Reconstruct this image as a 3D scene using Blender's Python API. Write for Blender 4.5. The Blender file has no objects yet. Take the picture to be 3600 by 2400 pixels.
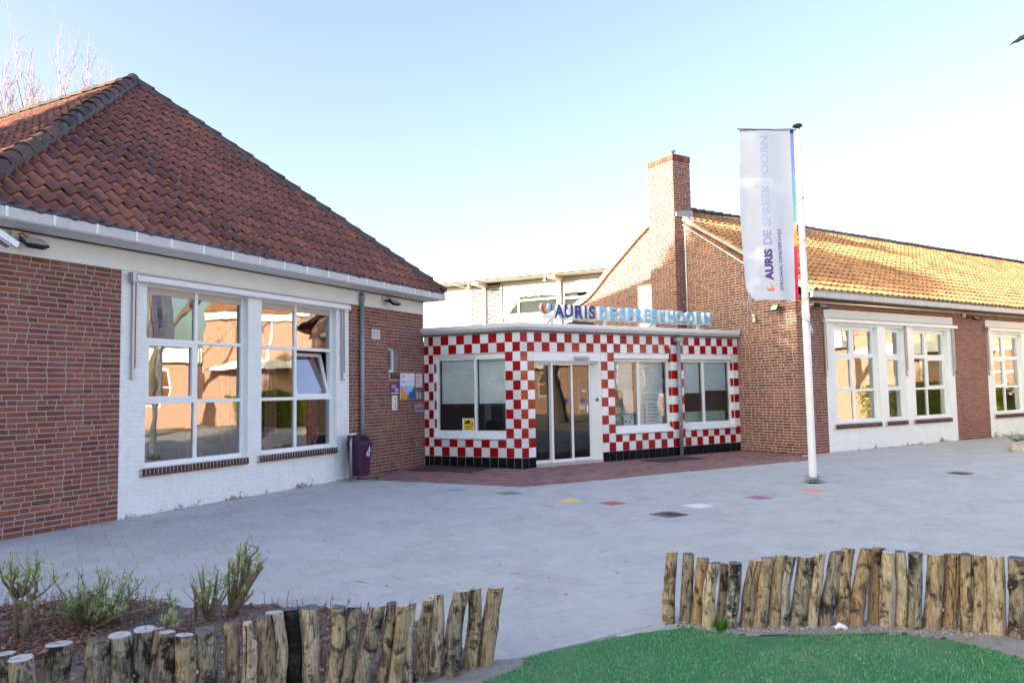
import bpy, bmesh, math, random
from math import sin, cos, pi, radians, sqrt
from mathutils import Matrix, Vector, noise

random.seed(7)
SC = bpy.context.scene
COL = SC.collection

# ------------------------------------------------------------------ camera
FOCAL_PX, PITCH, ROLL = 2617.06, 0.066541, -0.017936          # for a 3600 x 2400 frame
CAM_POS = Vector((0, 0, 1.6))
_fw = Vector((0, cos(PITCH), sin(PITCH))); _up0 = Vector((0, -sin(PITCH), cos(PITCH))); _rt0 = Vector((1, 0, 0))
CAM_R = cos(ROLL) * _rt0 + sin(ROLL) * _up0
CAM_U = -sin(ROLL) * _rt0 + cos(ROLL) * _up0
cam = bpy.data.cameras.new("camera")
cam.sensor_width = 36.0
cam.lens = FOCAL_PX / 3600 * 36
cam.clip_start = 0.05
cam.clip_end = 3000
camo = bpy.data.objects.new("camera", cam)
COL.objects.link(camo)
camo.matrix_world = Matrix((
    (CAM_R.x, CAM_U.x, -_fw.x, CAM_POS.x), (CAM_R.y, CAM_U.y, -_fw.y, CAM_POS.y),
    (CAM_R.z, CAM_U.z, -_fw.z, CAM_POS.z), (0, 0, 0, 1)))
SC.camera = camo

# ------------------------------------------------------------------ light
SUN_AZ, SUN_EL = -118.0, 12.5          # degrees, azimuth from +Y towards +X
SKY_STRENGTH, SUN_STRENGTH, EXPOSURE = 0.15, 5.0, 2.25
world = bpy.data.worlds.new("World"); SC.world = world; world.use_nodes = True
wn = world.node_tree
for n in list(wn.nodes): wn.nodes.remove(n)
sky = wn.nodes.new("ShaderNodeTexSky"); sky.sky_type = 'NISHITA'; sky.sun_disc = False
sky.sun_elevation = radians(SUN_EL); sky.sun_rotation = radians(SUN_AZ)
sky.altitude = 0; sky.air_density = 1.0; sky.dust_density = 4.0; sky.ozone_density = 1.0
hs = wn.nodes.new("ShaderNodeHueSaturation"); hs.inputs['Saturation'].default_value = 1.18; hs.inputs['Hue'].default_value = 0.529
bg = wn.nodes.new("ShaderNodeBackground"); bg.inputs['Strength'].default_value = SKY_STRENGTH
wo = wn.nodes.new("ShaderNodeOutputWorld")
gm = wn.nodes.new("ShaderNodeGamma"); gm.inputs['Gamma'].default_value = 0.88
wn.links.new(sky.outputs[0], gm.inputs['Color']); wn.links.new(gm.outputs[0], hs.inputs['Color']); wn.links.new(hs.outputs[0], bg.inputs['Color']); wn.links.new(bg.outputs[0], wo.inputs['Surface'])
sun = bpy.data.lights.new("sun", 'SUN'); sun.energy = SUN_STRENGTH; sun.angle = radians(0.5); sun.color = (1.0, 0.83, 0.60)
suno = bpy.data.objects.new("sun", sun); COL.objects.link(suno)
SUN_DIR = Vector((sin(radians(SUN_AZ)) * cos(radians(SUN_EL)), cos(radians(SUN_AZ)) * cos(radians(SUN_EL)), sin(radians(SUN_EL))))
suno.rotation_euler = SUN_DIR.to_track_quat('Z', 'Y').to_euler()
suno.location = SUN_DIR * 60
vs = SC.view_settings
vs.view_transform = 'Standard'; vs.look = 'None'; vs.gamma = 1.0; vs.use_curve_mapping = False; vs.exposure = EXPOSURE

# ------------------------------------------------------------------ frames of the facades
TL, TF = 0.467387, 1.011005
UL = Vector((sin(TL), cos(TL), 0)); NL = Vector((cos(TL), -sin(TL), 0))
UF = Vector((sin(TF), cos(TF), 0)); NF = Vector((cos(TF), -sin(TF), 0))
Zv = Vector((0, 0, 1))
OL = Vector((-1.95779, 16.45209, 0)); OF = Vector((0.16397, 15.38127, 0))
OG = Vector((6.66235, 17.35326, 0)); OFG = Vector((5.71731, 18.86132, 0))
def frame(O, X, Y):
    return Matrix(((X.x, Y.x, 0, O.x), (X.y, Y.y, 0, O.y), (0, 0, 1, O.z), (0, 0, 0, 1)))
FL = frame(OL, UL, -NL)      # left building, front wall: X along the wall to the far end, Y into the building
FE = frame(OL, NL, UL)       # entrance, short left face
FF = frame(OF, UF, -NF)      # entrance, long front face
FG = frame(OG, NF, UF)       # gable end (X negative to the left)
FR = frame(OG, UF, -NF)      # right building, long front wall
FB = frame(OL + UL * 12.0, NL, UL)   # white building behind
FW = frame(OG + UF * 15.0, NF, UF)   # opposite wing, outside the picture on the right
T = Matrix.Translation

def in_view(P):
    d = P - CAM_POS
    z = d.dot(_fw)
    if z < 0.2: return False
    x = d.dot(CAM_R) / z * FOCAL_PX; y = d.dot(CAM_U) / z * FOCAL_PX
    return abs(x) < 1810 and abs(y) < 1210

def nearest_in_view(items, n):
    """indices of the n items (world points) that show largest"""
    d = []
    for i, P in enumerate(items):
        if in_view(P): d.append(((P - CAM_POS).length, i))
    d.sort()
    return set(i for _, i in d[:n])

# ------------------------------------------------------------------ materials
def nodes(name):
    m = bpy.data.materials.new(name); m.use_nodes = True
    nt = m.node_tree
    for n in list(nt.nodes): nt.nodes.remove(n)
    out = nt.nodes.new("ShaderNodeOutputMaterial")
    return m, nt, out
class NT:
    def __init__(s, nt): s.nt = nt
    def n(s, t, **kw):
        nd = s.nt.nodes.new("ShaderNode" + t)
        for k, v in kw.items():
            if k.startswith('i_'):
                key = k[2:]
                key = int(key) if key.isdigit() else key.replace('_', ' ')
                nd.inputs[key].default_value = v
            else: setattr(nd, k, v)
        return nd
    def l(s, a, b): s.nt.links.new(a, b)
    def noise(s, vec, scale, detail=3, rough=0.55, dist=0.0):
        n = s.n("TexNoise", i_Scale=scale, i_Detail=detail, i_Roughness=rough, i_Distortion=dist)
        if vec is not None: s.l(vec, n.inputs['Vector'])
        return n.outputs[0]
    def ramp(s, fac, stops, interp='LINEAR'):
        r = s.n("ValToRGB"); r.color_ramp.interpolation = interp
        e = r.color_ramp.elements
        while len(e) < len(stops): e.new(0.5)
        for el, (p, c) in zip(e, stops):
            el.position = p; el.color = (c[0], c[1], c[2], 1) if not isinstance(c, (int, float)) else (c, c, c, 1)
        s.l(fac, r.inputs[0]); return r.outputs[0]
    def mix(s, fac, a, b, mode='MIX'):
        m = s.n("Mix", data_type='RGBA', blend_type=mode, clamp_factor=True)
        for v, k in ((fac, 0), (a, 6), (b, 7)):
            if isinstance(v, (int, float)): m.inputs[k].default_value = v
            elif isinstance(v, tuple): m.inputs[k].default_value = (*v[:3], 1)
            else: s.l(v, m.inputs[k])
        return m.outputs[2]
    def math(s, op, a, b=0.0, c=None):
        m = s.n("Math", operation=op)
        for v, k in ((a, 0), (b, 1), (c, 2)):
            if v is None: continue
            if isinstance(v, (int, float)): m.inputs[k].default_value = v
            else: s.l(v, m.inputs[k])
        return m.outputs[0]
    def pos(s): return s.n("NewGeometry").outputs['Position']
    def objc(s): return s.n("TexCoord").outputs['Object']
    def uv(s): return s.n("TexCoord").outputs['UV']
    def scalev(s, v, sc):
        m = s.n("Mapping"); m.inputs['Scale'].default_value = sc; s.l(v, m.inputs['Vector']); return m.outputs[0]
    def rnd(s):
        a = s.n("ObjectInfo").outputs['Random']; b = s.n("NewGeometry").outputs['Random Per Island']
        return s.math('FRACT', s.math('ADD', a, b))
    def bump(s, h, strength=0.3, dist=0.01):
        b = s.n("Bump", i_Strength=strength, i_Distance=dist); s.l(h, b.inputs['Height']); return b.outputs[0]
def bsdf(w, out, col, rough=0.7, metal=0.0, normal=None, spec=0.5, coat=0.0):
    p = w.n("BsdfPrincipled", i_Metallic=metal)
    p.inputs['Specular IOR Level'].default_value = spec
    p.inputs['Coat Weight'].default_value = coat
    for v, k in ((col, 'Base Color'), (rough, 'Roughness')):
        if isinstance(v, (int, float)): p.inputs[k].default_value = v
        elif isinstance(v, tuple): p.inputs[k].default_value = (*v[:3], 1)
        else: w.l(v, p.inputs[k])
    if normal is not None: w.l(normal, p.inputs['Normal'])
    w.l(p.outputs[0], out.inputs['Surface'])
    return p
M = {}
def plain(name, col, rough=0.6, metal=0.0, var=0.12, scale=6.0, bump=0.0, spec=0.5, bscale=60, coat=0.0):
    m, nt, out = nodes(name); w = NT(nt)
    P = w.pos()
    f = w.noise(P, scale, 4)
    c = w.mix(f, tuple(x * (1 - var) for x in col), tuple(min(1, x * (1 + var)) for x in col))
    nrm = w.bump(w.noise(P, bscale, 3), bump, 0.004) if bump else None
    rr = w.math('ADD', w.math('MULTIPLY', f, 0.2), rough - 0.1)
    bsdf(w, out, c, rr, metal, nrm, spec, coat)
    M[name] = m; return m
def brick_mat(name, stops, dirt=0.35, rough=0.85):
    m, nt, out = nodes(name); w = NT(nt)
    P = w.pos(); r = w.rnd()
    c = w.ramp(r, stops)
    n1 = w.noise(P, 9, 5, 0.65); n2 = w.noise(P, 55, 4, 0.7)
    c = w.mix(w.math('MULTIPLY', w.ramp(n1, [(0.35, 0.0), (0.7, 1.0)]), dirt), c, (0.13, 0.062, 0.055))
    c = w.mix(w.math('MULTIPLY', w.ramp(n2, [(0.5, 0.0), (0.75, 1.0)]), 0.28), c, (0.36, 0.20, 0.16))
    n5 = w.noise(w.scalev(P, (1.0, 1.0, 0.35)), 1.1, 5, 0.7)
    c = w.mix(w.math('MULTIPLY', w.ramp(n5, [(0.45, 0.0), (0.7, 1.0)]), 0.38), c, (0.105, 0.052, 0.047))
    n4 = w.noise(P, 2.3, 5, 0.7)
    c = w.mix(w.math('MULTIPLY', w.ramp(n4, [(0.56, 0.0), (0.72, 1.0)]), 0.16), c, (0.5, 0.45, 0.42))
    bsdf(w, out, c, rough, 0, w.bump(n2, 0.5, 0.004), 0.25)
    M[name] = m; return m
brick_mat('red_brick', [(0.0, (0.14, 0.048, 0.036)), (0.12, (0.205, 0.066, 0.046)), (0.5, (0.265, 0.083, 0.054)), (0.85, (0.34, 0.115, 0.07)), (1.0, (0.26, 0.10, 0.085))])
brick_mat('brown_brick', [(0.0, (0.11, 0.044, 0.038)), (0.15, (0.175, 0.060, 0.047)), (0.5, (0.24, 0.078, 0.057)), (0.86, (0.30, 0.10, 0.068)), (1.0, (0.40, 0.14, 0.08))])
brick_mat('dark_brick', [(0.0, (0.045, 0.022, 0.02)), (0.5, (0.075, 0.032, 0.026)), (1.0, (0.10, 0.04, 0.032))])
brick_mat('red_paver', [(0.0, (0.20, 0.12, 0.115)), (0.4, (0.29, 0.165, 0.155)), (0.8, (0.36, 0.21, 0.19)), (1.0, (0.30, 0.24, 0.23))])
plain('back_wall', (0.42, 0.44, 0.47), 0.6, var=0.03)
plain('grey_mortar', (0.36, 0.325, 0.29), 0.95, var=0.25, scale=14, bump=0.6, bscale=160)
plain('pale_mortar', (0.50, 0.46, 0.41), 0.95, var=0.2, scale=14, bump=0.6, bscale=160)
plain('lead_mortar', (0.10, 0.098, 0.095), 0.95, var=0.6, scale=9, bump=0.9, bscale=50)
plain('verge_mortar', (0.42, 0.42, 0.40), 0.95, var=0.25, scale=9, bump=0.6, bscale=50)
plain('white_paint', (0.835, 0.865, 0.85), 0.45, var=0.02)
plain('alu_white', (0.82, 0.83, 0.84), 0.35, var=0.03)
plain('alu_grey', (0.42, 0.43, 0.45), 0.38, 0.5, var=0.06)
plain('steel', (0.36, 0.38, 0.41), 0.45, 0.7, var=0.25, scale=12)
plain('zinc', (0.30, 0.33, 0.37), 0.5, 0.35, var=0.3, scale=5)
plain('gutter_rim', (0.10, 0.12, 0.17), 0.4, 0.3)
plain('beige_cloth', (0.56, 0.47, 0.41), 0.8, var=0.05)
plain('concrete', (0.50, 0.49, 0.47), 0.9, var=0.22, scale=7, bump=0.5, bscale=90)
plain('cornice', (0.76, 0.76, 0.75), 0.8, var=0.10, scale=3, bump=0.5, bscale=60)
plain('mossy_block', (0.09, 0.09, 0.085), 0.95, var=0.6, scale=22, bump=1.0, bscale=60)
plain('black_plastic', (0.018, 0.018, 0.02), 0.4, var=0.2)
plain('lamp_glass', (0.55, 0.53, 0.45), 0.25)
plain('purple_plastic', (0.045, 0.010, 0.05), 0.42, var=0.1)
plain('dark_hole', (0.006, 0.006, 0.007), 0.8)
plain('cream', (0.72, 0.68, 0.56), 0.6)
plain('red_lamp', (0.55, 0.015, 0.01), 0.2)
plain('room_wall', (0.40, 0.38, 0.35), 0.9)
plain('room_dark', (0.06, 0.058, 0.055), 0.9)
plain('brown_wood', (0.10, 0.055, 0.035), 0.7, var=0.35, scale=5)
plain('red_curtain', (0.22, 0.020, 0.022), 0.9, var=0.2)
plain('pink_curtain', (0.42, 0.20, 0.20), 0.9, var=0.2)
plain('pale_green', (0.55, 0.68, 0.55), 0.7)
plain('door_grey', (0.075, 0.085, 0.095), 0.5)
plain('paper', (0.82, 0.84, 0.88), 0.7, var=0.02)
plain('print_grey', (0.35, 0.38, 0.5), 0.7)
plain('poster_green', (0.03, 0.30, 0.18), 0.6, var=0.2)
plain('poster_brown', (0.40, 0.22, 0.16), 0.6, var=0.5, scale=14)
plain('poster_blue', (0.62, 0.74, 0.92), 0.6, var=0.1, scale=4)
plain('sign_purple', (0.20, 0.012, 0.17), 0.35)
plain('sign_yellow', (0.85, 0.62, 0.01), 0.4, var=0.03)
plain('sign_pink', (0.80, 0.66, 0.68), 0.4, var=0.02)
plain('print_pink', (0.62, 0.10, 0.18), 0.5)
plain('ink_black', (0.012, 0.012, 0.014), 0.5)
plain('ink_navy', (0.012, 0.035, 0.26), 0.35, var=0.03)
plain('ink_sky', (0.26, 0.66, 0.96), 0.4, var=0.03)
plain('ink_blue', (0.02, 0.10, 0.42), 0.4)
plain('ink_lilac', (0.48, 0.48, 0.80), 0.4)
plain('ink_orange', (0.85, 0.33, 0.01), 0.4)
plain('ink_red', (0.65, 0.035, 0.01), 0.4)
plain('flag_purple', (0.075, 0.03, 0.25), 0.8, var=0.04)
plain('flag_mid', (0.28, 0.31, 0.66), 0.8, var=0.04)
plain('flag_pale', (0.38, 0.44, 0.74), 0.8, var=0.04)
plain('stem_brown', (0.20, 0.165, 0.095), 0.9, var=0.5, scale=30, bump=0.7, bscale=120)
plain('twig_red', (0.16, 0.055, 0.05), 0.9, var=0.3)
plain('twig_pale', (0.42, 0.30, 0.18), 0.9, var=0.3)
plain('far_twig', (0.24, 0.20, 0.21), 0.9, var=0.3)
plain('trunk_bark', (0.16, 0.13, 0.09), 0.95, var=0.5, scale=8, bump=1.0, bscale=25)
plain('granite', (0.46, 0.40, 0.35), 0.9, var=0.7, scale=11, bump=0.9, bscale=30)
plain('earth_base', (0.20, 0.19, 0.18), 0.95, var=0.3, scale=0.8)
plain('joint_sand', (0.30, 0.29, 0.26), 0.95, var=0.4, scale=20)
plain('hatch_rust', (0.075, 0.05, 0.048), 0.55, 0.3, var=0.5, scale=6, bump=0.5)
plain('rubber_mat', (0.03, 0.032, 0.036), 0.85, var=0.3, scale=60, bump=0.6, bscale=150)
plain('iron', (0.075, 0.08, 0.09), 0.55, 0.4, var=0.3, scale=20)
plain('pole_white', (0.80, 0.81, 0.82), 0.3, var=0.015)
plain('rope_yellow', (0.55, 0.38, 0.10), 0.8)
plain('bird_black', (0.010, 0.011, 0.018), 0.5)
plain('wing_brick', (0.26, 0.10, 0.06), 0.9, var=0.3)
plain('terracotta', (0.52, 0.33, 0.23), 0.85, var=0.3, scale=10, bump=0.4)
plain('cut_wood_grey', (0.42, 0.42, 0.43), 0.9, var=0.35, scale=25, bump=0.5, bscale=90)

def glazed(name, col):
    m, nt, out = nodes(name); w = NT(nt)
    r = w.rnd()
    c = w.mix(r, tuple(x * 0.85 for x in col), tuple(min(1, x * 1.12) for x in col))
    n = w.noise(w.pos(), 7, 2)
    bsdf(w, out, c, 0.09, 0, w.bump(n, 0.08, 0.01), 0.28)
    M[name] = m
glazed('tile_white', (0.76, 0.77, 0.78)); glazed('tile_red', (0.33, 0.004, 0.006)); glazed('tile_black', (0.008, 0.009, 0.011))

def painted_masonry():
    m, nt, out = nodes('white_brick'); w = NT(nt)
    P = w.pos()
    sep = w.n("SeparateXYZ"); w.l(P, sep.inputs[0])
    n = w.noise(P, 5, 6, 0.7); n2 = w.noise(P, 38, 4, 0.65)
    c = w.mix(w.ramp(n, [(0.4, 0.0), (0.75, 1.0)]), (0.835, 0.865, 0.85), (0.765, 0.79, 0.78))
    zf = w.math('SUBTRACT', 1.0, w.math('MULTIPLY', sep.outputs[2], 5.0))          # flaked paint at the foot of the wall
    fl = w.ramp(w.math('ADD', w.math('ADD', w.math('MULTIPLY', w.noise(P, 13, 6, 0.8), 0.5), w.math('MULTIPLY', w.noise(P, 2.1, 3, 0.6), 0.5)), w.math('MULTIPLY', zf, 0.15)), [(0.655, 0.0), (0.685, 1.0)])
    c = w.mix(fl, c, (0.27, 0.25, 0.23))
    bsdf(w, out, c, 0.65, 0, w.bump(n2, 0.5, 0.006), 0.3)
    M['white_brick'] = m
painted_masonry()

def plaster():
    m, nt, out = nodes('white_plaster'); w = NT(nt)
    P = w.pos(); n = w.noise(P, 1.7, 5, 0.6); n2 = w.noise(P, 90, 3)
    sp = w.ramp(w.noise(P, 34, 2, 0.5), [(0.73, 0.0), (0.75, 1.0)])
    c = w.mix(w.ramp(n, [(0.35, 0.0), (0.7, 1.0)]), (0.835, 0.86, 0.84), (0.785, 0.805, 0.78))
    c = w.mix(w.math('MULTIPLY', sp, 0.5), c, (0.35, 0.32, 0.3))
    bsdf(w, out, c, 0.8, 0, w.bump(n2, 0.25, 0.003), 0.2)
    M['white_plaster'] = m
plaster()
def fascia():
    m, nt, out = nodes('fascia_board'); w = NT(nt)
    P = w.pos(); n = w.noise(P, 3.5, 6, 0.7); n2 = w.noise(P, 60, 4, 0.7)
    c = w.mix(w.ramp(n, [(0.3, 0.0), (0.75, 1.0)]), (0.68, 0.68, 0.67), (0.54, 0.535, 0.52))
    c = w.mix(w.math('MULTIPLY', w.ramp(n2, [(0.5, 0.0), (0.8, 1.0)]), 0.5), c, (0.30, 0.28, 0.26))
    bsdf(w, out, c, 0.7, 0, None, 0.3); M['fascia_board'] = m
fascia()

def roof_mat(name, stops, lichen, orange, amount=0.55, patch=0.5):
    m, nt, out = nodes(name); w = NT(nt)
    P = w.pos(); r = w.rnd()
    c = w.ramp(r, stops)
    uvn = w.n("SeparateXYZ"); w.l(w.uv(), uvn.inputs[0])
    n1 = w.noise(P, 4.5, 6, 0.7, 0.4); n2 = w.noise(P, 26, 5, 0.75); n3 = w.noise(P, 0.75, 3, 0.6)
    dirt = w.math('MULTIPLY', w.ramp(n1, [(0.40, 0.0), (0.62, 1.0)]), amount)
    c = w.mix(dirt, c, lichen)
    dk = w.math('MULTIPLY', w.ramp(w.math('ADD', n3, w.math('MULTIPLY', n2, 0.35)), [(0.62, 0.0), (0.78, 1.0)]), patch)
    c = w.mix(dk, c, tuple(x * 0.45 for x in lichen))
    clean = w.math('MULTIPLY', w.ramp(w.math('ADD', uvn.outputs[1], w.math('MULTIPLY', w.math('SUBTRACT', n2, 0.5), 0.55)), [(0.62, 0.0), (0.78, 1.0)]), 0.75)
    c = w.mix(clean, c, orange)
    sp = w.ramp(w.noise(P, 70, 2, 0.6), [(0.70, 0.0), (0.74, 1.0)])
    c = w.mix(w.math('MULTIPLY', sp, 0.25), c, (0.30, 0.29, 0.28))
    bsdf(w, out, c, 0.78, 0, w.bump(n2, 0.45, 0.005), 0.3)
    M[name] = m
roof_mat('roof_tile_red', [(0, (0.15, 0.062, 0.052)), (0.3, (0.20, 0.078, 0.060)), (0.6, (0.235, 0.090, 0.066)), (0.85, (0.33, 0.13, 0.085)), (1, (0.14, 0.066, 0.062))], (0.15, 0.097, 0.095), (0.55, 0.19, 0.095))
roof_mat('roof_tile_warm', [(0, (0.44, 0.22, 0.10)), (0.4, (0.52, 0.28, 0.125)), (0.8, (0.58, 0.32, 0.14)), (1, (0.46, 0.25, 0.13))], (0.34, 0.19, 0.12), (0.60, 0.28, 0.11), 0.5, 0.55)
roof_mat('ridge_tile', [(0, (0.09, 0.052, 0.045)), (0.5, (0.13, 0.068, 0.054)), (1, (0.19, 0.09, 0.065))], (0.062, 0.058, 0.058), (0.13, 0.08, 0.065), 1.0, 0.7)

def paving():
    m, nt, out = nodes('paving_concrete'); w = NT(nt)
    P = w.pos(); r = w.rnd()
    n0 = w.noise(P, 0.55, 4, 0.6); n1 = w.noise(P, 6, 5, 0.7); n2 = w.noise(P, 160, 3, 0.7); n3 = w.noise(P, 420, 2, 0.6)
    c = w.mix(r, (0.41, 0.437, 0.42), (0.49, 0.522, 0.502))
    c = w.mix(w.math('MULTIPLY', w.ramp(n0, [(0.35, 0.0), (0.7, 1.0)]), 0.4), c, (0.45, 0.44, 0.40))
    c = w.mix(w.math('MULTIPLY', w.ramp(n1, [(0.45, 0.0), (0.75, 1.0)]), 0.35), c, (0.66, 0.64, 0.58))
    c = w.mix(w.math('MULTIPLY', w.ramp(n2, [(0.50, 0.0), (0.68, 1.0)]), 0.35), c, (0.34, 0.335, 0.31))
    c = w.mix(w.math('MULTIPLY', w.ramp(n3, [(0.60, 0.0), (0.70, 1.0)]), 0.4), c, (0.68, 0.67, 0.66))
    sp = w.ramp(w.noise(P, 24, 1, 0.3), [(0.755, 0.0), (0.77, 1.0)])
    c = w.mix(w.math('MULTIPLY', sp, 0.6), c, (0.7, 0.7, 0.66))
    stn = w.ramp(w.math('ADD', w.noise(P, 1.3, 6, 0.75, 0.8), w.math('MULTIPLY', w.noise(P, 12, 4, 0.7), 0.25)), [(0.66, 0.0), (0.82, 1.0)])
    c = w.mix(w.math('MULTIPLY', stn, 0.55), c, (0.30, 0.295, 0.275))
    c = w.mix(w.math('MULTIPLY', w.ramp(r, [(0.95, 0.0), (0.96, 1.0)]), 0.18), c, (0.34, 0.335, 0.31))
    bsdf(w, out, c, 0.85, 0, w.bump(n2, 0.35, 0.003), 0.3)
    M['paving_concrete'] = m
paving()
def painted_tile_mat(name, col, wear):
    m, nt, out = nodes(name); w = NT(nt)
    P = w.pos()
    f = w.ramp(w.noise(P, 22, 6, 0.75), [(wear - 0.06, 0.0), (wear + 0.06, 1.0)])
    c = w.mix(f, col, (0.29, 0.29, 0.30))
    bsdf(w, out, c, 0.7, 0, w.bump(w.noise(P, 160, 3), 0.3, 0.003), 0.3); M[name] = m
for nm, col, wear in (('paint_blue', (0.22, 0.42, 0.62), 0.50), ('paint_green', (0.08, 0.30, 0.17), 0.62), ('paint_yellow', (0.78, 0.60, 0.16), 0.80),
                      ('paint_red', (0.50, 0.11, 0.15), 0.74), ('paint_white', (0.78, 0.78, 0.77), 0.82), ('paint_crimson', (0.38, 0.13, 0.18), 0.56), ('paint_salmon', (0.72, 0.30, 0.24), 0.78)):
    painted_tile_mat(nm, col, wear)

def log_mat(name, tan, brown, dark, darkness):
    m, nt, out = nodes(name); w = NT(nt)
    oi = w.n("ObjectInfo"); cmb = w.n("CombineXYZ")
    w.l(w.math('MULTIPLY', oi.outputs['Random'], 37.0), cmb.inputs[0]); w.l(w.math('MULTIPLY', oi.outputs['Random'], 91.0), cmb.inputs[2])
    add = w.n("VectorMath", operation='ADD'); w.l(w.objc(), add.inputs[0]); w.l(cmb.outputs[0], add.inputs[1])
    v = add.outputs[0]
    st = w.scalev(v, (1, 1, 0.13)); st2 = w.scalev(v, (1, 1, 0.35)); rg = w.scalev(v, (0.25, 0.25, 1.0))
    fine = w.noise(st, 90, 5, 0.7); mid = w.noise(st2, 14, 5, 0.65, 0.5); big = w.noise(v, 7, 5, 0.7, 0.6); rings = w.noise(rg, 40, 3, 0.6)
    c = w.mix(w.ramp(fine, [(0.35, 0.0), (0.68, 1.0)]), tan, brown)
    c = w.mix(w.math('MULTIPLY', w.ramp(rings, [(0.55, 0.0), (0.7, 1.0)]), 0.35), c, brown)
    c = w.mix(w.math('MULTIPLY', w.ramp(mid, [(0.52, 0.0), (0.66, 1.0)]), 0.75), c, tuple(x * 0.6 for x in brown))
    c = w.mix(w.ramp(big, [(darkness, 0.0), (darkness + 0.10, 1.0)]), c, dark)
    c = w.mix(w.math('MULTIPLY', w.ramp(w.noise(v, 55, 4, 0.7), [(0.58, 0.0), (0.66, 1.0)]), 0.5), c, tuple(min(0.7, x * 1.25) for x in tan))
    str2 = w.noise(w.scalev(v, (1, 1, 0.22)), 26, 5, 0.75, 1.2)
    c = w.mix(w.math('MULTIPLY', w.ramp(str2, [(0.535, 0.0), (0.60, 1.0)]), 0.85), c, tuple(x * 0.9 for x in dark))
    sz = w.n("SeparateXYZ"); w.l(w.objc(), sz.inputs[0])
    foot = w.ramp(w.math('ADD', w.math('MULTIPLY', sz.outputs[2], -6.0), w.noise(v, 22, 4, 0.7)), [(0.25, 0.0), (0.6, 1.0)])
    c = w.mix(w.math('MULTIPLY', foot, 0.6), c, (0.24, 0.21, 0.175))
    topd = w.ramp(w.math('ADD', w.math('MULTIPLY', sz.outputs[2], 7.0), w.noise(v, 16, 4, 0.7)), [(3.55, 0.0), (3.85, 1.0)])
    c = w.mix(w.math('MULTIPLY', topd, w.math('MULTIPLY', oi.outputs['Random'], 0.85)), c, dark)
    h = w.math('ADD', fine, w.math('ADD', mid, w.math('MULTIPLY', rings, 0.6)))
    bsdf(w, out, c, 0.85, 0, w.bump(h, 0.9, 0.009), 0.25)
    M[name] = m
log_mat('log_tan', (0.56, 0.44, 0.29), (0.25, 0.17, 0.10), (0.045, 0.034, 0.028), 0.53)
log_mat('log_grey', (0.44, 0.38, 0.29), (0.18, 0.14, 0.10), (0.03, 0.026, 0.023), 0.485)
log_mat('log_pale', (0.70, 0.58, 0.42), (0.36, 0.26, 0.165), (0.055, 0.044, 0.036), 0.57)
log_mat('log_black', (0.06, 0.048, 0.04), (0.03, 0.025, 0.022), (0.010, 0.009, 0.009), 0.42)
log_mat('log_rust', (0.52, 0.37, 0.21), (0.26, 0.165, 0.09), (0.05, 0.034, 0.026), 0.54)
log_mat('log_birch', (0.56, 0.53, 0.48), (0.24, 0.20, 0.16), (0.03, 0.028, 0.026), 0.47)
def end_grain(name, a, b):
    m, nt, out = nodes(name); w = NT(nt)
    v = w.objc()
    ln = w.n("VectorMath", operation='LENGTH'); w.l(w.scalev(v, (1, 1, 0)), ln.inputs[0])
    rr = w.math('SINE', w.math('MULTIPLY', w.math('ADD', ln.outputs['Value'], w.math('MULTIPLY', w.noise(v, 30, 3), 0.012)), 900))
    c = w.mix(w.math('ADD', w.math('MULTIPLY', rr, 0.25), w.noise(v, 40, 5, 0.7)), a, b)
    bsdf(w, out, c, 0.9, 0, w.bump(w.noise(v, 90, 4), 0.5, 0.003), 0.2); M[name] = m
end_grain('end_pale', (0.62, 0.61, 0.60), (0.32, 0.31, 0.30)); end_grain('end_dark', (0.20, 0.205, 0.22), (0.08, 0.08, 0.085))

def leafy(name, cols, trans=0.3):
    m, nt, out = nodes(name); w = NT(nt)
    c = w.ramp(w.rnd(), [(i / max(1, len(cols) - 1), x) for i, x in enumerate(cols)])
    d = w.n("BsdfDiffuse"); t = w.n("BsdfTranslucent"); g = w.n("BsdfGlossy", i_Roughness=0.45); mx = w.n("MixShader", i_Fac=trans); m2 = w.n("MixShader", i_Fac=0.05)
    w.l(c, d.inputs[0]); w.l(c, t.inputs[0]); w.l(d.outputs[0], mx.inputs[1]); w.l(t.outputs[0], mx.inputs[2])
    w.l(mx.outputs[0], m2.inputs[1]); w.l(g.outputs[0], m2.inputs[2]); w.l(m2.outputs[0], out.inputs[0]); M[name] = m
leafy('willow_leaf', [(0.27, 0.40, 0.12), (0.40, 0.52, 0.22), (0.48, 0.58, 0.36), (0.46, 0.56, 0.10)])
leafy('red_leaf', [(0.22, 0.03, 0.03), (0.16, 0.05, 0.03), (0.25, 0.08, 0.03)])
leafy('hedge_leaf', [(0.24, 0.34, 0.02), (0.34, 0.42, 0.03), (0.16, 0.26, 0.02), (0.42, 0.46, 0.05)])
leafy('dead_leaf', [(0.15, 0.06, 0.035), (0.24, 0.10, 0.06), (0.34, 0.20, 0.12), (0.08, 0.04, 0.03), (0.45, 0.34, 0.24)], 0.1)
leafy('moss_bits', [(0.20, 0.19, 0.12), (0.28, 0.27, 0.16), (0.14, 0.15, 0.07)], 0.1)
leafy('turf_blade', [(0.06, 0.23, 0.07), (0.10, 0.35, 0.13), (0.16, 0.45, 0.20), (0.28, 0.55, 0.34)], 0.15)
leafy('grass_blade', [(0.06, 0.22, 0.01), (0.10, 0.30, 0.015)], 0.3)

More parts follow.
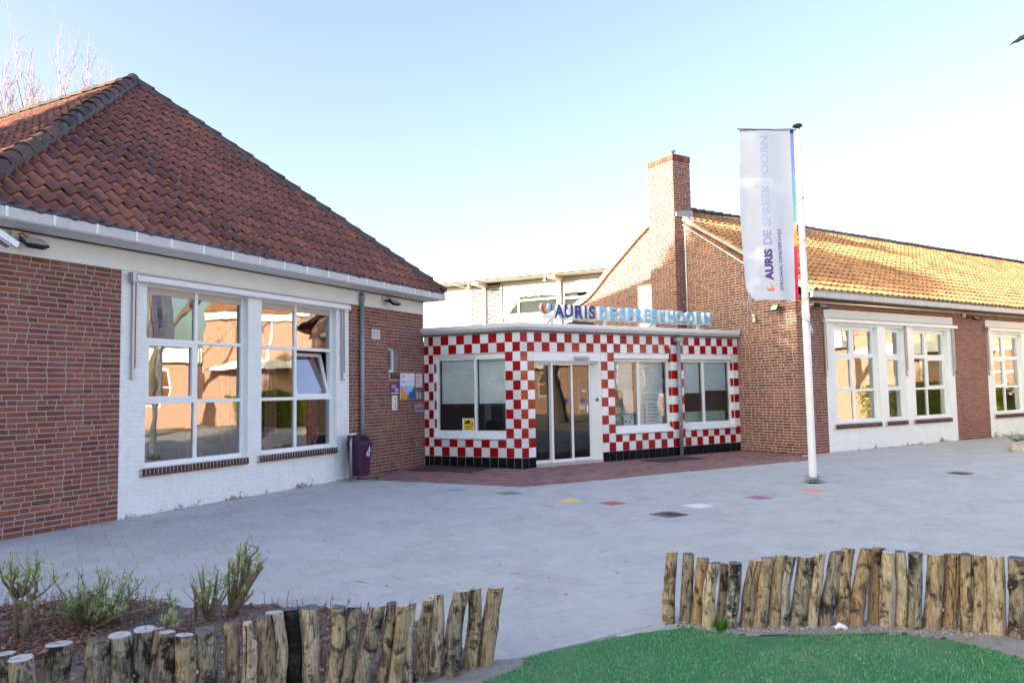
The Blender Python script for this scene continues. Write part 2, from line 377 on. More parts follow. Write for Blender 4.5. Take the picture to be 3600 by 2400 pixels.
def turf_mat():
    m, nt, out = nodes('turf_mat'); w = NT(nt)
    P = w.pos(); n = w.noise(P, 240, 3, 0.7); b = w.noise(P, 1.6, 4, 0.6); s = w.noise(P, 5, 5, 0.7)
    c = w.mix(w.ramp(n, [(0.35, 0.0), (0.7, 1.0)]), (0.035, 0.16, 0.05), (0.09, 0.32, 0.13))
    c = w.mix(w.math('MULTIPLY', w.ramp(b, [(0.45, 0.0), (0.7, 1.0)]), 0.55), c, (0.24, 0.32, 0.20))
    c = w.mix(w.math('MULTIPLY', w.ramp(s, [(0.60, 0.0), (0.75, 1.0)]), 0.5), c, (0.33, 0.31, 0.26))
    bsdf(w, out, c, 0.9, 0, w.bump(n, 0.7, 0.008), 0.2); M['turf_mat'] = m
turf_mat()
def soil_mat(name, a, b, peb):
    m, nt, out = nodes(name); w = NT(nt)
    P = w.pos(); n = w.noise(P, 9, 6, 0.75); n2 = w.noise(P, 90, 4, 0.7)
    c = w.mix(w.ramp(n, [(0.35, 0.0), (0.7, 1.0)]), a, b)
    c = w.mix(w.math('MULTIPLY', w.ramp(n2, [(0.55, 0.0), (0.7, 1.0)]), 0.5), c, peb)
    bsdf(w, out, c, 0.95, 0, w.bump(w.math('ADD', n, n2), 0.9, 0.015), 0.2); M[name] = m
soil_mat('garden_soil', (0.12, 0.10, 0.085), (0.27, 0.24, 0.215), (0.38, 0.35, 0.32))
soil_mat('grey_sand', (0.30, 0.275, 0.25), (0.42, 0.395, 0.37), (0.55, 0.52, 0.49))

def glass_mat(name, ior, tint, boost=1.0, wob=0.012, wscale=1.4):
    m, nt, out = nodes(name); w = NT(nt)
    n = w.noise(w.pos(), wscale, 2, 0.4)
    b = w.n("Bump", i_Strength=wob * 10, i_Distance=0.02); w.l(n, b.inputs['Height'])
    fr = w.n("Fresnel", i_IOR=ior)
    f = w.math('MINIMUM', w.math('MULTIPLY', fr.outputs[0], boost), 1.0)
    g = w.n("BsdfGlossy", i_Roughness=0.0); w.l(b.outputs[0], g.inputs['Normal']); g.inputs[0].default_value = (0.96, 0.97, 0.98, 1)
    t = w.n("BsdfTransparent"); t.inputs[0].default_value = (*tint, 1)
    mx = w.n("MixShader"); w.l(f, mx.inputs[0]); w.l(t.outputs[0], mx.inputs[1]); w.l(g.outputs[0], mx.inputs[2])
    w.l(mx.outputs[0], out.inputs[0]); M[name] = m
glass_mat('window_glass', 1.75, (0.90, 0.92, 0.91), 3.0)
glass_mat('entrance_glass', 1.6, (0.93, 0.96, 0.96), 1.3)
glass_mat('door_glass', 1.6, (0.62, 0.66, 0.66), 1.15)
def cloth_mat(name, col, tr):
    m, nt, out = nodes(name); w = NT(nt)
    d = w.n("BsdfDiffuse"); t = w.n("BsdfTranslucent"); mx = w.n("MixShader", i_Fac=tr)
    c = w.mix(w.noise(w.pos(), 3, 3), tuple(x * 0.96 for x in col), col)
    w.l(c, d.inputs[0]); w.l(c, t.inputs[0]); w.l(d.outputs[0], mx.inputs[1]); w.l(t.outputs[0], mx.inputs[2]); w.l(mx.outputs[0], out.inputs[0]); M[name] = m
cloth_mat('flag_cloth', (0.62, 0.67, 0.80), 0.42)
cloth_mat('blind_cloth', (0.84, 0.93, 0.94), 0.08)
def stripe_mat():
    m, nt, out = nodes('flag_stripe'); w = NT(nt)
    u = w.n("SeparateXYZ"); w.l(w.uv(), u.inputs[0])
    c = w.ramp(u.outputs[1], [(0.0, (0.03, 0.03, 0.16)), (0.02, (0.03, 0.03, 0.16)), (0.03, (0.26, 0.26, 0.72)), (0.26, (0.30, 0.38, 0.80)), (0.37, (0.20, 0.50, 0.62)), (0.53, (0.30, 0.62, 0.66)),
                              (0.56, (0.80, 0.76, 0.60)), (0.60, (0.80, 0.50, 0.18)), (0.67, (0.85, 0.55, 0.12)), (0.69, (0.80, 0.05, 0.13)), (1.0, (0.75, 0.03, 0.10))])
    d = w.n("BsdfDiffuse"); t = w.n("BsdfTranslucent"); mx = w.n("MixShader", i_Fac=0.35)
    w.l(c, d.inputs[0]); w.l(c, t.inputs[0]); w.l(d.outputs[0], mx.inputs[1]); w.l(t.outputs[0], mx.inputs[2]); w.l(mx.outputs[0], out.inputs[0]); M['flag_stripe'] = m
stripe_mat()
def far_brick():
    m, nt, out = nodes('far_brick'); w = NT(nt)
    tc = w.objc(); mp = w.n("Mapping"); mp.inputs['Rotation'].default_value = (pi / 2, 0, 0); w.l(tc, mp.inputs[0])
    b = w.n("TexBrick", i_Scale=1.0, offset=0.5); b.inputs['Brick Width'].default_value = 0.225; b.inputs['Row Height'].default_value = 0.066; b.inputs['Mortar Size'].default_value = 0.007
    b.inputs['Color1'].default_value = (0.42, 0.22, 0.15, 1); b.inputs['Color2'].default_value = (0.33, 0.16, 0.11, 1); b.inputs['Mortar'].default_value = (0.60, 0.54, 0.47, 1)
    w.l(mp.outputs[0], b.inputs[0])
    bsdf(w, out, b.outputs[0], 0.9); M['far_brick'] = m
far_brick()

# ------------------------------------------------------------------ mesh building
class MB:
    def __init__(s): s.v = []; s.f = []; s.mi = []; s.uv = None; s.sm = []
    def add(s, vs, fs, mi=0, smooth=False, uvs=None):
        o = len(s.v); s.v.extend(vs)
        for f in fs: s.f.append([i + o for i in f]); s.mi.append(mi); s.sm.append(smooth)
        if uvs is not None or s.uv is not None:
            if s.uv is None: s.uv = [(0, 0)] * o
            s.uv.extend(uvs if uvs is not None else [(0, 0)] * len(vs))
        return s
    def box(s, x0, x1, y0, y1, z0, z1, mi=0):
        if x1 < x0: x0, x1 = x1, x0
        if y1 < y0: y0, y1 = y1, y0
        if z1 < z0: z0, z1 = z1, z0
        v = [(x0, y0, z0), (x1, y0, z0), (x1, y1, z0), (x0, y1, z0), (x0, y0, z1), (x1, y0, z1), (x1, y1, z1), (x0, y1, z1)]
        return s.add(v, [(0, 3, 2, 1), (4, 5, 6, 7), (0, 1, 5, 4), (1, 2, 6, 5), (2, 3, 7, 6), (3, 0, 4, 7)], mi)
    def slab(s, x0, x1, y0, y1, z0, z1, c=0.004, mi=0, j=0.0, back=True):
        """box whose front (y0) edges are chamfered"""
        r = lambda: random.uniform(-j, j) if j else 0.0
        v = []
        for (x, z) in ((x0 + c, z0 + c), (x1 - c, z0 + c), (x1 - c, z1 - c), (x0 + c, z1 - c)): v.append((x + r(), y0 + r() * 0.5, z + r()))
        for (x, z) in ((x0, z0), (x1, z0), (x1, z1), (x0, z1)): v.append((x + r(), y0 + c, z + r()))
        for (x, z) in ((x0, z0), (x1, z0), (x1, z1), (x0, z1)): v.append((x, y1, z))
        f = [(0, 1, 2, 3)]
        for i in range(4):
            k = (i + 1) % 4
            f.append((4 + i, 4 + k, k, i)); f.append((8 + i, 8 + k, 4 + k, 4 + i))
        if back: f.append((11, 10, 9, 8))
        return s.add(v, f, mi)
    def top_slab(s, pts, z0, z1, c=0.004, mi=0, j=0.0):
        """quad slab seen from above, chamfered top; pts counter-clockwise"""
        cx = sum(p[0] for p in pts) / 4; cy = sum(p[1] for p in pts) / 4
        v = []
        for (x, y) in pts:
            d = sqrt((x - cx) ** 2 + (y - cy) ** 2); k = 1 - c * 1.414 / d
            v.append((cx + (x - cx) * k, cy + (y - cy) * k, z1 + random.uniform(-j, j)))
        for (x, y) in pts: v.append((x, y, z1 - c))
        for (x, y) in pts: v.append((x, y, z0))
        f = [(0, 1, 2, 3)]
        for i in range(4):
            k = (i + 1) % 4
            f.append((4 + i, 4 + k, k, i)); f.append((8 + i, 8 + k, 4 + k, 4 + i))
        return s.add(v, f, mi)
    def prism(s, poly, a0, a1, axis='y', mi=0):
        """extrude a 2-D polygon; axis y: poly in (x,z); axis x: poly in (y,z); axis z: poly in (x,y)"""
        n = len(poly)
        ar = sum(poly[i][0] * poly[(i + 1) % n][1] - poly[(i + 1) % n][0] * poly[i][1] for i in range(n))
        if ar < 0: poly = poly[::-1]
        if axis == 'y': mk = lambda p, a: (p[0], a, p[1])
        elif axis == 'x': mk = lambda p, a: (a, p[0], p[1])
        else: mk = lambda p, a: (p[0], p[1], a)
        v = [mk(p, a0) for p in poly] + [mk(p, a1) for p in poly]
        f = [list(range(n)), list(range(2 * n - 1, n - 1, -1))]
        if axis != 'y': f = [f[0][::-1], f[1][::-1]]
        for i in range(n):
            k = (i + 1) % n
            q = (i, n + i, n + k, k) if axis == 'y' else (i, k, n + k, n + i)
            f.append(q)
        return s.add(v, f, mi)
    def tube(s, pts, rad, n=8, mi=0, cap=True, smooth=True):
        pts = [Vector(p) for p in pts]; k = len(pts)
        rad = rad if isinstance(rad, (list, tuple)) else [rad] * k
        v = []; t0 = (pts[1] - pts[0]).normalized()
        a = Vector((0, 0, 1)) if abs(t0.z) < 0.9 else Vector((1, 0, 0))
        nx = t0.cross(a).normalized()
        for i, p in enumerate(pts):
            t = ((pts[min(i + 1, k - 1)] - pts[max(i - 1, 0)])).normalized()
            nx = (nx - t * nx.dot(t)).normalized(); ny = t.cross(nx)
            for q in range(n):
                an = 2 * pi * q / n
                w = p + (nx * cos(an) + ny * sin(an)) * rad[i]; v.append((w.x, w.y, w.z))
        f = []
        for i in range(k - 1):
            for q in range(n):
                r = (q + 1) % n
                f.append((i * n + q, i * n + r, (i + 1) * n + r, (i + 1) * n + q))
        s.add(v, f, mi, smooth)
        if cap:
            o = len(s.v) - len(v)
            for ring, rev in ((0, True), (k - 1, False)):
                idx = [o + ring * n + q for q in range(n)]
                s.f.append(idx[::-1] if rev else idx); s.mi.append(mi); s.sm.append(False)
        return s
    def lathe(s, prof, n=16, mi=0, c=(0, 0), smooth=True):
        v = []; f = []
        for (r, z) in prof:
            for q in range(n): v.append((c[0] + r * cos(2 * pi * q / n), c[1] + r * sin(2 * pi * q / n), z))
        for i in range(len(prof) - 1):
            for q in range(n):
                r = (q + 1) % n
                f.append((i * n + q, i * n + r, (i + 1) * n + r, (i + 1) * n + q))
        return s.add(v, f, mi, smooth)
    def quad(s, a, b, c, d, mi=0): return s.add([tuple(a), tuple(b), tuple(c), tuple(d)], [(0, 1, 2, 3)], mi)
    def merge(s, other, mat=None, mi=None):
        vs = [tuple(mat @ Vector(p)) for p in other.v] if mat is not None else other.v
        o = len(s.v); s.v.extend(vs)
        for f, m_, sm in zip(other.f, other.mi, other.sm):
            s.f.append([i + o for i in f]); s.mi.append(m_ if mi is None else mi); s.sm.append(sm)
        if other.uv is not None or s.uv is not None:
            if s.uv is None: s.uv = [(0, 0)] * o
            s.uv.extend(other.uv if other.uv is not None else [(0, 0)] * len(vs))
        return s
    def mesh(s, name, mats):
        me = bpy.data.meshes.new(name)
        me.from_pydata(s.v, [], s.f)
        for m in (mats if isinstance(mats, (list, tuple)) else [mats]): me.materials.append(M[m] if isinstance(m, str) else m)
        me.polygons.foreach_set('material_index', s.mi)
        if any(s.sm): me.polygons.foreach_set('use_smooth', s.sm)
        if s.uv is not None:
            lay = me.uv_layers.new(name='UVMap')
            li = [0] * len(me.loops); me.loops.foreach_get('vertex_index', li)
            flat = []
            for i in li: flat.extend(s.uv[i])
            lay.data.foreach_set('uv', flat)
        me.update()
        return me

WM = {}
ID = Matrix.Identity(4)
def link(name, data, W, parent=None):
    o = bpy.data.objects.new(name, data); COL.objects.link(o)
    W = W.copy(); WM[o.name] = W
    if parent is not None:
        o.parent = parent; o.matrix_basis = WM[parent.name].inverted() @ W
    else: o.matrix_basis = W
    return o
def put(name, mb, mats, W=ID, parent=None, label=None, kind=None):
    o = link(name, mb.mesh(name, mats), W, parent)
    if label: o['label'] = label
    if kind: o['kind'] = kind
    return o
def tag(o, label, cat, group=None, kind=None):
    o['label'] = label; o['category'] = cat
    if group: o['group'] = group
    if kind: o['kind'] = kind
    return o
def thing(name, W, label, cat, group=None): return tag(link(name, None, W), label, cat, group)

def text_mesh(body, size=1.0, extrude=0.0, offset=0.0):
    cu = bpy.data.curves.new("lettering", 'FONT'); cu.body = body; cu.size = size; cu.extrude = extrude; cu.offset = offset; cu.resolution_u = 4
    ob = bpy.data.objects.new("lettering", cu)
    me = bpy.data.meshes.new_from_object(ob)
    mb = MB(); mb.add([tuple(v.co) for v in me.vertices], [list(p.vertices) for p in me.polygons])
    bpy.data.objects.remove(ob); bpy.data.curves.remove(cu); bpy.data.meshes.remove(me)
    return mb
def fit_text(body, u0, u1, z0, z1, y, bold=0.0, depth=0.0):
    """text laid on a wall frame (x right, z up, front towards -y), stretched into the box"""
    t = text_mesh(body, 1.0, 0.0, bold)
    xs = [p[0] for p in t.v]; ys = [p[1] for p in t.v]
    x0, x1, y0, y1 = min(xs), max(xs), min(ys), max(ys)
    t.v = [(u0 + (p[0] - x0) / (x1 - x0) * (u1 - u0), y, z0 + (p[1] - y0) / (y1 - y0) * (z1 - z0)) for p in t.v]
    return t

# ------------------------------------------------------------------ brickwork
COURSE, BH = 0.0665, 0.0500
JT = 0.0155
def wall_cells(mb, u0, u1, z0, z1, holes, y0, y1, mi=0):
    us = sorted(set([u0, u1] + [h[0] for h in holes] + [h[1] for h in holes])); zs = sorted(set([z0, z1] + [h[2] for h in holes] + [h[3] for h in holes]))
    us = [u for u in us if u0 <= u <= u1]; zs = [z for z in zs if z0 <= z <= z1]
    for i in range(len(us) - 1):
        run = None
        for k in range(len(zs) - 1):
            cu, cz = (us[i] + us[i + 1]) / 2, (zs[k] + zs[k + 1]) / 2
            solid = not any(h[0] < cu < h[1] and h[2] < cz < h[3] for h in holes)
            if solid: run = [zs[k], zs[k + 1]] if run is None else [run[0], zs[k + 1]]
            if (not solid or k == len(zs) - 2) and run:
                mb.box(us[i], us[i + 1], y0, y1, run[0], run[1], mi); run = None
def rect_rows(u0, u1, holes=()):
    def fn(za, zb):
        iv = [(u0, u1)]
        for h in holes:
            if zb > h[2] + 0.012 and za < h[3] - 0.012:
                nv = []
                for a, b in iv:
                    if h[1] <= a or h[0] >= b: nv.append((a, b))
                    else:
                        if h[0] > a: nv.append((a, h[0]))
                        if h[1] < b: nv.append((h[1], b))
                iv = nv
        return iv
    return fn
def lay_courses(rows, z0, z1, rng):
    out = []; k = 0; z = z0
    while z + 0.02 < z1:
        ze = min(z + BH, z1)
        for (a, b) in rows(z, ze):
            u = a; first = True; run = rng.randint(0, 2)
            while u < b - 0.015:
                L = 0.1025 if (first and k % 2) else (0.1025 if rng.random() < 0.36 else 0.215)
                if first and rng.random() < 0.4: L *= rng.uniform(0.6, 1)
                first = False
                e = u + L
                if b - e < 0.06: e = b
                out.append((u, e, z, ze)); u = e + JT
        z += COURSE; k += 1
    return out
_brick_meshes = {}
def brick_mesh(kind, mat):
    key = (kind, mat)
    if key not in _brick_meshes:
        L = 0.215 if kind == 'long' else 0.1025
        _brick_meshes[key] = MB().slab(-L / 2, L / 2, 0, 0.03, -BH / 2, BH / 2, 0.0045, j=0.0012, back=False).mesh('brick', mat)
    return _brick_meshes[key]
def build_bricks(sets, budget, proud=0.0):
    """sets: list of (bricks, W, parent part, material). The largest-showing ones become parts, the rest one mesh per wall."""
    allb = []
    for si, (bl, W, par, mat) in enumerate(sets):
        for b in bl: allb.append((si, b, W @ Vector(((b[0] + b[1]) / 2, 0, (b[2] + b[3]) / 2))))
    keep = nearest_in_view([a[2] for a in allb], budget)
    rest = [MB() for _ in sets]
    for i, (si, (ua, ub, za, zb), P) in enumerate(allb):
        W, par, mat = sets[si][1:]
        y = random.uniform(-0.0018, 0.0018) - proud
        if i in keep and (zb - za) > 0.05:
            L = ub - ua; kind = 'long' if L > 0.15 else 'short'
            B = Matrix.Translation(((ua + ub) / 2, y, (za + zb) / 2 + random.uniform(-.001, .001))) @ Matrix.Rotation(random.uniform(-0.006, 0.006), 4, 'Y') @ Matrix.Diagonal((L / (0.215 if kind == 'long' else 0.1025), 1, (zb - za) / BH, 1))
            link('brick', brick_mesh(kind, mat), W @ B, par)
        else:
            rest[si].slab(ua, ub, y, 0.03, za, zb, 0.0045, 0, 0.0012, back=False)
    for mb, (bl, W, par, mat) in zip(rest, sets):
        if mb.v: put('brickwork', mb, mat, W, par, kind='stuff')
def sill_course(parent, W, u0, u1, z0, z1, y0=-0.06, mat='dark_brick', pieces=True):
    """brick-on-edge window sill, each brick a piece"""
    n = max(1, round((u1 - u0) / 0.0625)); st = (u1 - u0) / n
    base = put('brick_sill', MB().box(u0 + 0.004, u1 - 0.004, y0 + 0.008, 0.10, z0 + 0.006, z1 - 0.012), 'pale_mortar', W, parent)
    me = MB().slab(-st / 2 + 0.007, st / 2 - 0.007, 0, 0.17, -(z1 - z0) / 2, (z1 - z0) / 2, 0.005, j=0.001, back=False).mesh('sill_brick', mat)
    for i in range(n):
        B = T((u0 + (i + 0.5) * st, y0 + random.uniform(-.002, .002), (z0 + z1) / 2 + random.uniform(-.002, .002))) @ Matrix.Rotation(radians(-6), 4, 'X')
        link('sill_brick', me, W @ B, base)
    return base

# ------------------------------------------------------------------ windows
def window(parent, W, us, zs, y, fw=0.06, mull=0.055, sash=(), open_sash=None, glass='window_glass', skip=(), name='window', ftop=None, blind_top=0, lower_rail=0.05):
    """us: vertical divisions incl. both outer edges, zs: horizontal divisions incl. both outer edges"""
    mb = MB(); d = 0.07
    ft = ftop if ftop else fw
    edges_u = [(us[0], us[0] + fw)] + [(u - mull / 2, u + mull / 2) for u in us[1:-1]] + [(us[-1] - fw, us[-1])]
    edges_z = [(zs[0], zs[0] + fw)] + [(z - mull / 2, z + mull / 2) for z in zs[1:-1]] + [(zs[-1] - ft, zs[-1])]
    mb.box(*edges_u[0], y, y + d, zs[0], zs[-1]); mb.box(*edges_u[-1], y, y + d, zs[0], zs[-1])
    for e in edges_z: mb.box(us[0] + fw, us[-1] - fw, y, y + d, *e)
    for e in edges_u[1:-1]:
        for k in range(len(edges_z) - 1): mb.box(e[0], e[1], y + 0.001, y + d, edges_z[k][1], edges_z[k + 1][0])
    for k in range(1, len(edges_z) - 1):        # small drip ledge under each rail
        mb.box(us[0] + fw + 0.004, us[-1] - fw - 0.004, y - 0.012, y - 0.001, edges_z[k][0] + 0.004, edges_z[k][0] + 0.016)
    win = put(name, mb, 'white_paint', W, parent)
    for c in range(len(us) - 1):
        for r in range(len(zs) - 1):
            a, b = edges_u[c][1], edges_u[c + 1][0]; z0, z1 = edges_z[r][1], edges_z[r + 1][0]
            tilt = Matrix.Rotation(random.uniform(-0.006, 0.006), 4, 'X') @ Matrix.Rotation(random.uniform(-0.008, 0.008), 4, 'Z')
            if (c, r) in skip: continue
            if (c, r) == open_sash:
                s = 0.055; h = z1 - z0; w_ = b - a
                sb = MB(); sb.box(0, s, 0, 0.055, 0, h); sb.box(w_ - s, w_, 0, 0.055, 0, h); sb.box(s, w_ - s, 0, 0.055, 0, s); sb.box(s, w_ - s, 0, 0.055, h - s, h)
                S = W @ T((a, y + 0.005, z0)) @ Matrix.Rotation(radians(-15), 4, 'X')
                so = put('sash', sb, 'white_paint', S, win, label='casement tilted open inwards at the top')
                put('pane', MB().quad((s, 0.03, s), (w_ - s, 0.03, s), (w_ - s, 0.03, h - s), (s, 0.03, h - s)), glass, S, win)
                continue
            if (c, r) in sash:
                s = 0.05
                sb = MB(); yy = y - 0.012
                sb.box(a, a + s, yy, y + 0.05, z0, z1); sb.box(b - s, b, yy, y + 0.05, z0, z1); sb.box(a + s, b - s, yy, y + 0.05, z0, z0 + s); sb.box(a + s, b - s, yy, y + 0.05, z1 - s, z1)
                put('sash', sb, 'white_paint', W, win)
                a += s; b -= s; z0 += s; z1 -= s
            if blind_top and r == len(zs) - 2:
                put('roller_cassette', MB().box(a + 0.004, b - 0.004, y + 0.008, y + 0.045, z1 - blind_top, z1 - 0.003), 'beige_cloth', W, win)
                z1 -= blind_top
            cx, cz = (a + b) / 2, (z0 + z1) / 2; hw, hh = (b - a) / 2 + 0.006, (z1 - z0) / 2 + 0.006
            put('pane', MB().quad((-hw, 0, -hh), (hw, 0, -hh), (hw, 0, hh), (-hw, 0, hh)), glass, W @ T((cx, y + 0.03, cz)) @ tilt, win)
    return win
def room(parent, W, u0, u1, y0, y1, z0, z1, mat='room_wall', name='interior_shell'):
    mb = MB(); t = 0.08
    mb.box(u0, u1, y1, y1 + t, z0, z1); mb.box(u0 - t, u0, y0, y1, z0, z1); mb.box(u1, u1 + t, y0, y1, z0, z1)
    mb.box(u0, u1, y0, y1, z0 - t, z0 - 0.001); mb.box(u0, u1, y0, y1, z1 + 0.001, z1 + t)
    return put(name, mb, mat, W, parent)

def awning(W, u0, u1, z0, z1, arms, arm_z, label, y0=-0.005):
    t = thing('awning', W @ T(((u0 + u1) / 2, 0, z0)), label, 'awning', 'folded awnings over the windows')
    d = -0.12
    mb = MB(); mb.prism([(d, z0 + 0.012), (d + 0.012, z0), (y0, z0 + 0.005), (y0, z1), (d + 0.03, z1 - 0.012), (d, z1 - 0.035)], u0 + 0.06, u1, 'x')
    put('cassette', mb, 'alu_white', W, t)
    put('valance_slot', MB().box(u0 + 0.062, u1 - 0.002, d + 0.028, d + 0.05, z1 - 0.013, z1 - 0.004), 'black_plastic', W, t)
    put('end_cap', MB().box(u0, u0 + 0.055, d + 0.01, y0, z0 - 0.02, z1 + 0.002), 'alu_grey', W, t)
    for a in arms:
        mb = MB(); mb.box(a - 0.018, a + 0.018, -0.045, -0.012, arm_z + 0.05, z0 - 0.001)
        mb.box(a + 0.022, a + 0.05, -0.06, -0.02, arm_z + 0.16, z0 - 0.001)
        mb.box(a - 0.02, a + 0.045, -0.055, -0.01, arm_z + 0.01, arm_z + 0.045)
        put('arm', mb, 'alu_grey', W, t)
        put('cord', MB().box(a + 0.0185, a + 0.0215, -0.034, -0.026, arm_z + 0.16, z0 - 0.001), 'black_plastic', W, t)
    return t

def fascia_run(parent, W, u0, u1, y, z0, z1, seams, rim=True, soffit_mat='cornice', boards=8, seam_w=0.045):
    g = put('gutter_fascia', MB().prism([(y, z0 + 0.02), (y + 0.02, z0), (y + 0.06, z0), (y + 0.06, z1), (y, z1)], u0, u1, 'x'), 'fascia_board', W, parent)
    for s in seams:
        put('seam_cover', MB().box(s - seam_w / 2, s + seam_w / 2, y - 0.008, y - 0.0005, z0 + 0.022, z1 - 0.002), 'white_paint', W, g)
    put('gutter_rim', MB().tube([(u0, y + 0.006, z1 + 0.016), (u1, y + 0.006, z1 + 0.016)], 0.024, 8), 'gutter_rim', W, g)
    so = put('soffit', MB().box(u0, u1, y + 0.062, 0.0, z0 + 0.028, z0 + 0.04), soffit_mat, W, parent)
    if boards:
        st = (u1 - u0) / boards
        for i in range(boards):
            put('soffit_panel', MB().box(u0 + i * st + 0.004, u0 + (i + 1) * st - 0.004, y + 0.065, -0.02, z0 + 0.018, z0 + 0.027), soffit_mat, W, so)
    return g

# ------------------------------------------------------------------ pantiles
TW = 0.206
def tile_piece(w, ln, amp=0.036, lift=0.048, thick=0.021, n=10):
    """single pantile: x across, y up the slope, z out of the roof; nose at y=0"""
    mb = MB(); prof = []
    W_ = w * 1.10
    for i in range(n + 1):
        x = W_ * i / n
        ph = 2 * pi * x / w
        q_ = ph - 0.6; prof.append((x - W_ / 2, amp * (sin(q_) + 0.16 * sin(2 * q_))))
    v = []; uv = []
    for j, (yy, zl) in enumerate(((0, lift), (ln * 0.5, lift * 0.56), (ln, 0.0))):
        for (x, z) in prof: v.append((x, yy, z + zl)); uv.append((x / W_ + 0.5, yy / ln))
    f = []
    m = n + 1
    for j in range(2):
        for i in range(n): f.append((j * m + i, j * m + i + 1, (j + 1) * m + i + 1, (j + 1) * m + i))
    mb.add(v, f, 0, True, uv)
    v2 = [(x, 0, z + lift) for x, z in prof] + [(x, 0.002, z + lift - thick) for x, z in prof] + [(x, ln * 0.4, z + lift * 0.6 - thick) for x, z in prof]
    f2 = [(m + i, m + i + 1, i + 1, i) for i in range(n)] + [(2 * m + i, 2 * m + i + 1, m + i + 1, m + i) for i in range(n)]
    mb.add(v2, f2, 0, False, [(0.5, 0.05)] * len(v2))
    return mb
def slope_matrix(W, O, ang):
    """X along the eave, Y up the slope, Z out"""
    return W @ T(O) @ Matrix.Rotation(ang, 4, 'X')
def tile_roof(parent, S, length, rows, expo, w, mat, inside, budget, planes=(), low=False, x_start=0.0):
    """S: slope matrix; inside(x,y)->0 out, 1 in, 2 crosses an edge; planes: (co,no) in slope space that trim crossing tiles"""
    ln = expo + 0.075
    base = tile_piece(w, ln, n=6 if low else 9)
    spots = []; cross = []
    cols = int(length / w) + 1
    for r in range(rows):
        for c in range(cols):
            x = x_start + (c + 0.5) * w; y = r * expo
            k = inside(x, y)
            if k == 1: spots.append((x, y))
            elif k == 2: cross.append((x, y))
    keep = nearest_in_view([S @ Vector((x, y + expo / 2, 0)) for x, y in spots], budget)
    me = base.mesh('roof_tile', mat) if budget else None
    rest = MB()
    for i, (x, y) in enumerate(spots):
        J = T((x + random.uniform(-.006, .006), y + random.uniform(-.010, .010), random.uniform(-.003, .007))) @ Matrix.Rotation(random.gauss(0, .018), 4, 'Z') @ Matrix.Rotation(random.uniform(-.015, .015), 4, 'Y')
        if i in keep: link('roof_tile', me, S @ J, parent)
        else: rest.merge(base, J)
    if rest.v: put('tile_covering', rest, mat, S, parent, kind='stuff')
    if cross:
        mb = MB()
        for (x, y) in cross: mb.merge(base, T((x, y, random.uniform(-.002, .004))))
        me2 = mb.mesh('cut_tiles', mat)
        bm = bmesh.new(); bm.from_mesh(me2)
        for co, no in planes:
            bmesh.ops.bisect_plane(bm, geom=bm.verts[:] + bm.edges[:] + bm.faces[:], plane_co=co, plane_no=no, clear_outer=True)
        bm.to_mesh(me2); bm.free()
        o = link('cut_tiles', me2, S, parent); o['kind'] = 'stuff'
def ridge_caps(parent, W, A, B, out_dir, mat='ridge_tile', step=0.36, r=0.105, name='ridge_tile', mortar=None):
    """half-round caps lapped along A->B"""
    A = Vector(A); B = Vector(B); d = B - A; L = d.length; d.normalize(); n = max(1, int(L / step)); st = L / n
    up = Vector(out_dir); up = (up - d * up.dot(d)).normalized(); sd = d.cross(up)
    mb = MB(); seg = 8; v = []; uv = []
    for j, (y, k) in enumerate(((-0.03, 1.10), (st * 0.5, 1.0), (st + 0.02, 0.90))):
        for i in range(seg + 1):
            a = pi * i / seg
            v.append((cos(a) * r * k, y, sin(a) * r * k * 0.92 + (0.012 if j == 0 else 0))); uv.append((i / seg, y / st * 0.5))
    m = seg + 1; f = []
    for j in range(2):
        for i in range(seg): f.append((j * m + i + 1, j * m + i, (j + 1) * m + i, (j + 1) * m + i + 1))
    mb.add(v, f, 0, True, uv)
    v2 = v[:m] + [(x * 0.84, y + 0.003, z * 0.84 - 0.002) for x, y, z in v[:m]]
    mb.add(v2, [(i, i + 1, m + i + 1, m + i) for i in range(seg)], 0, False, [(0.5, 0.1)] * len(v2))
    me = mb.mesh(name, mat)
    R = Matrix(((sd.x, d.x, up.x, 0), (sd.y, d.y, up.y, 0), (sd.z, d.z, up.z, 0), (0, 0, 0, 1)))
    for i in range(n):
        P = A + d * (i * st)
        J = T(P + up * random.uniform(-0.006, 0.010) + sd * random.uniform(-0.006, 0.006)) @ R @ Matrix.Rotation(random.uniform(-.03, .03), 4, 'Z')
        link(name, me, W @ J, parent)

# ================================================================== GROUND
def ground_sheet(name, poly, z, mat, parent=None, kind='structure'):
    mb = MB(); n = len(poly)
    ar = sum(poly[i][0] * poly[(i + 1) % n][1] - poly[(i + 1) % n][0] * poly[i][1] for i in range(n))
    if ar < 0: poly = poly[::-1]
    mb.add([(x, y, z) for x, y in poly], [list(range(n))])
    return put(name, mb, mat, ID, parent, kind=kind)
ground = ground_sheet('ground', [(-900, -900), (900, -900), (900, 900), (-900, 900)], -0.06, 'earth_base')
pavement = ground_sheet('pavement', [(-14, -3), (34, -3), (34, 34), (-14, 34)], -0.0045, 'joint_sand')

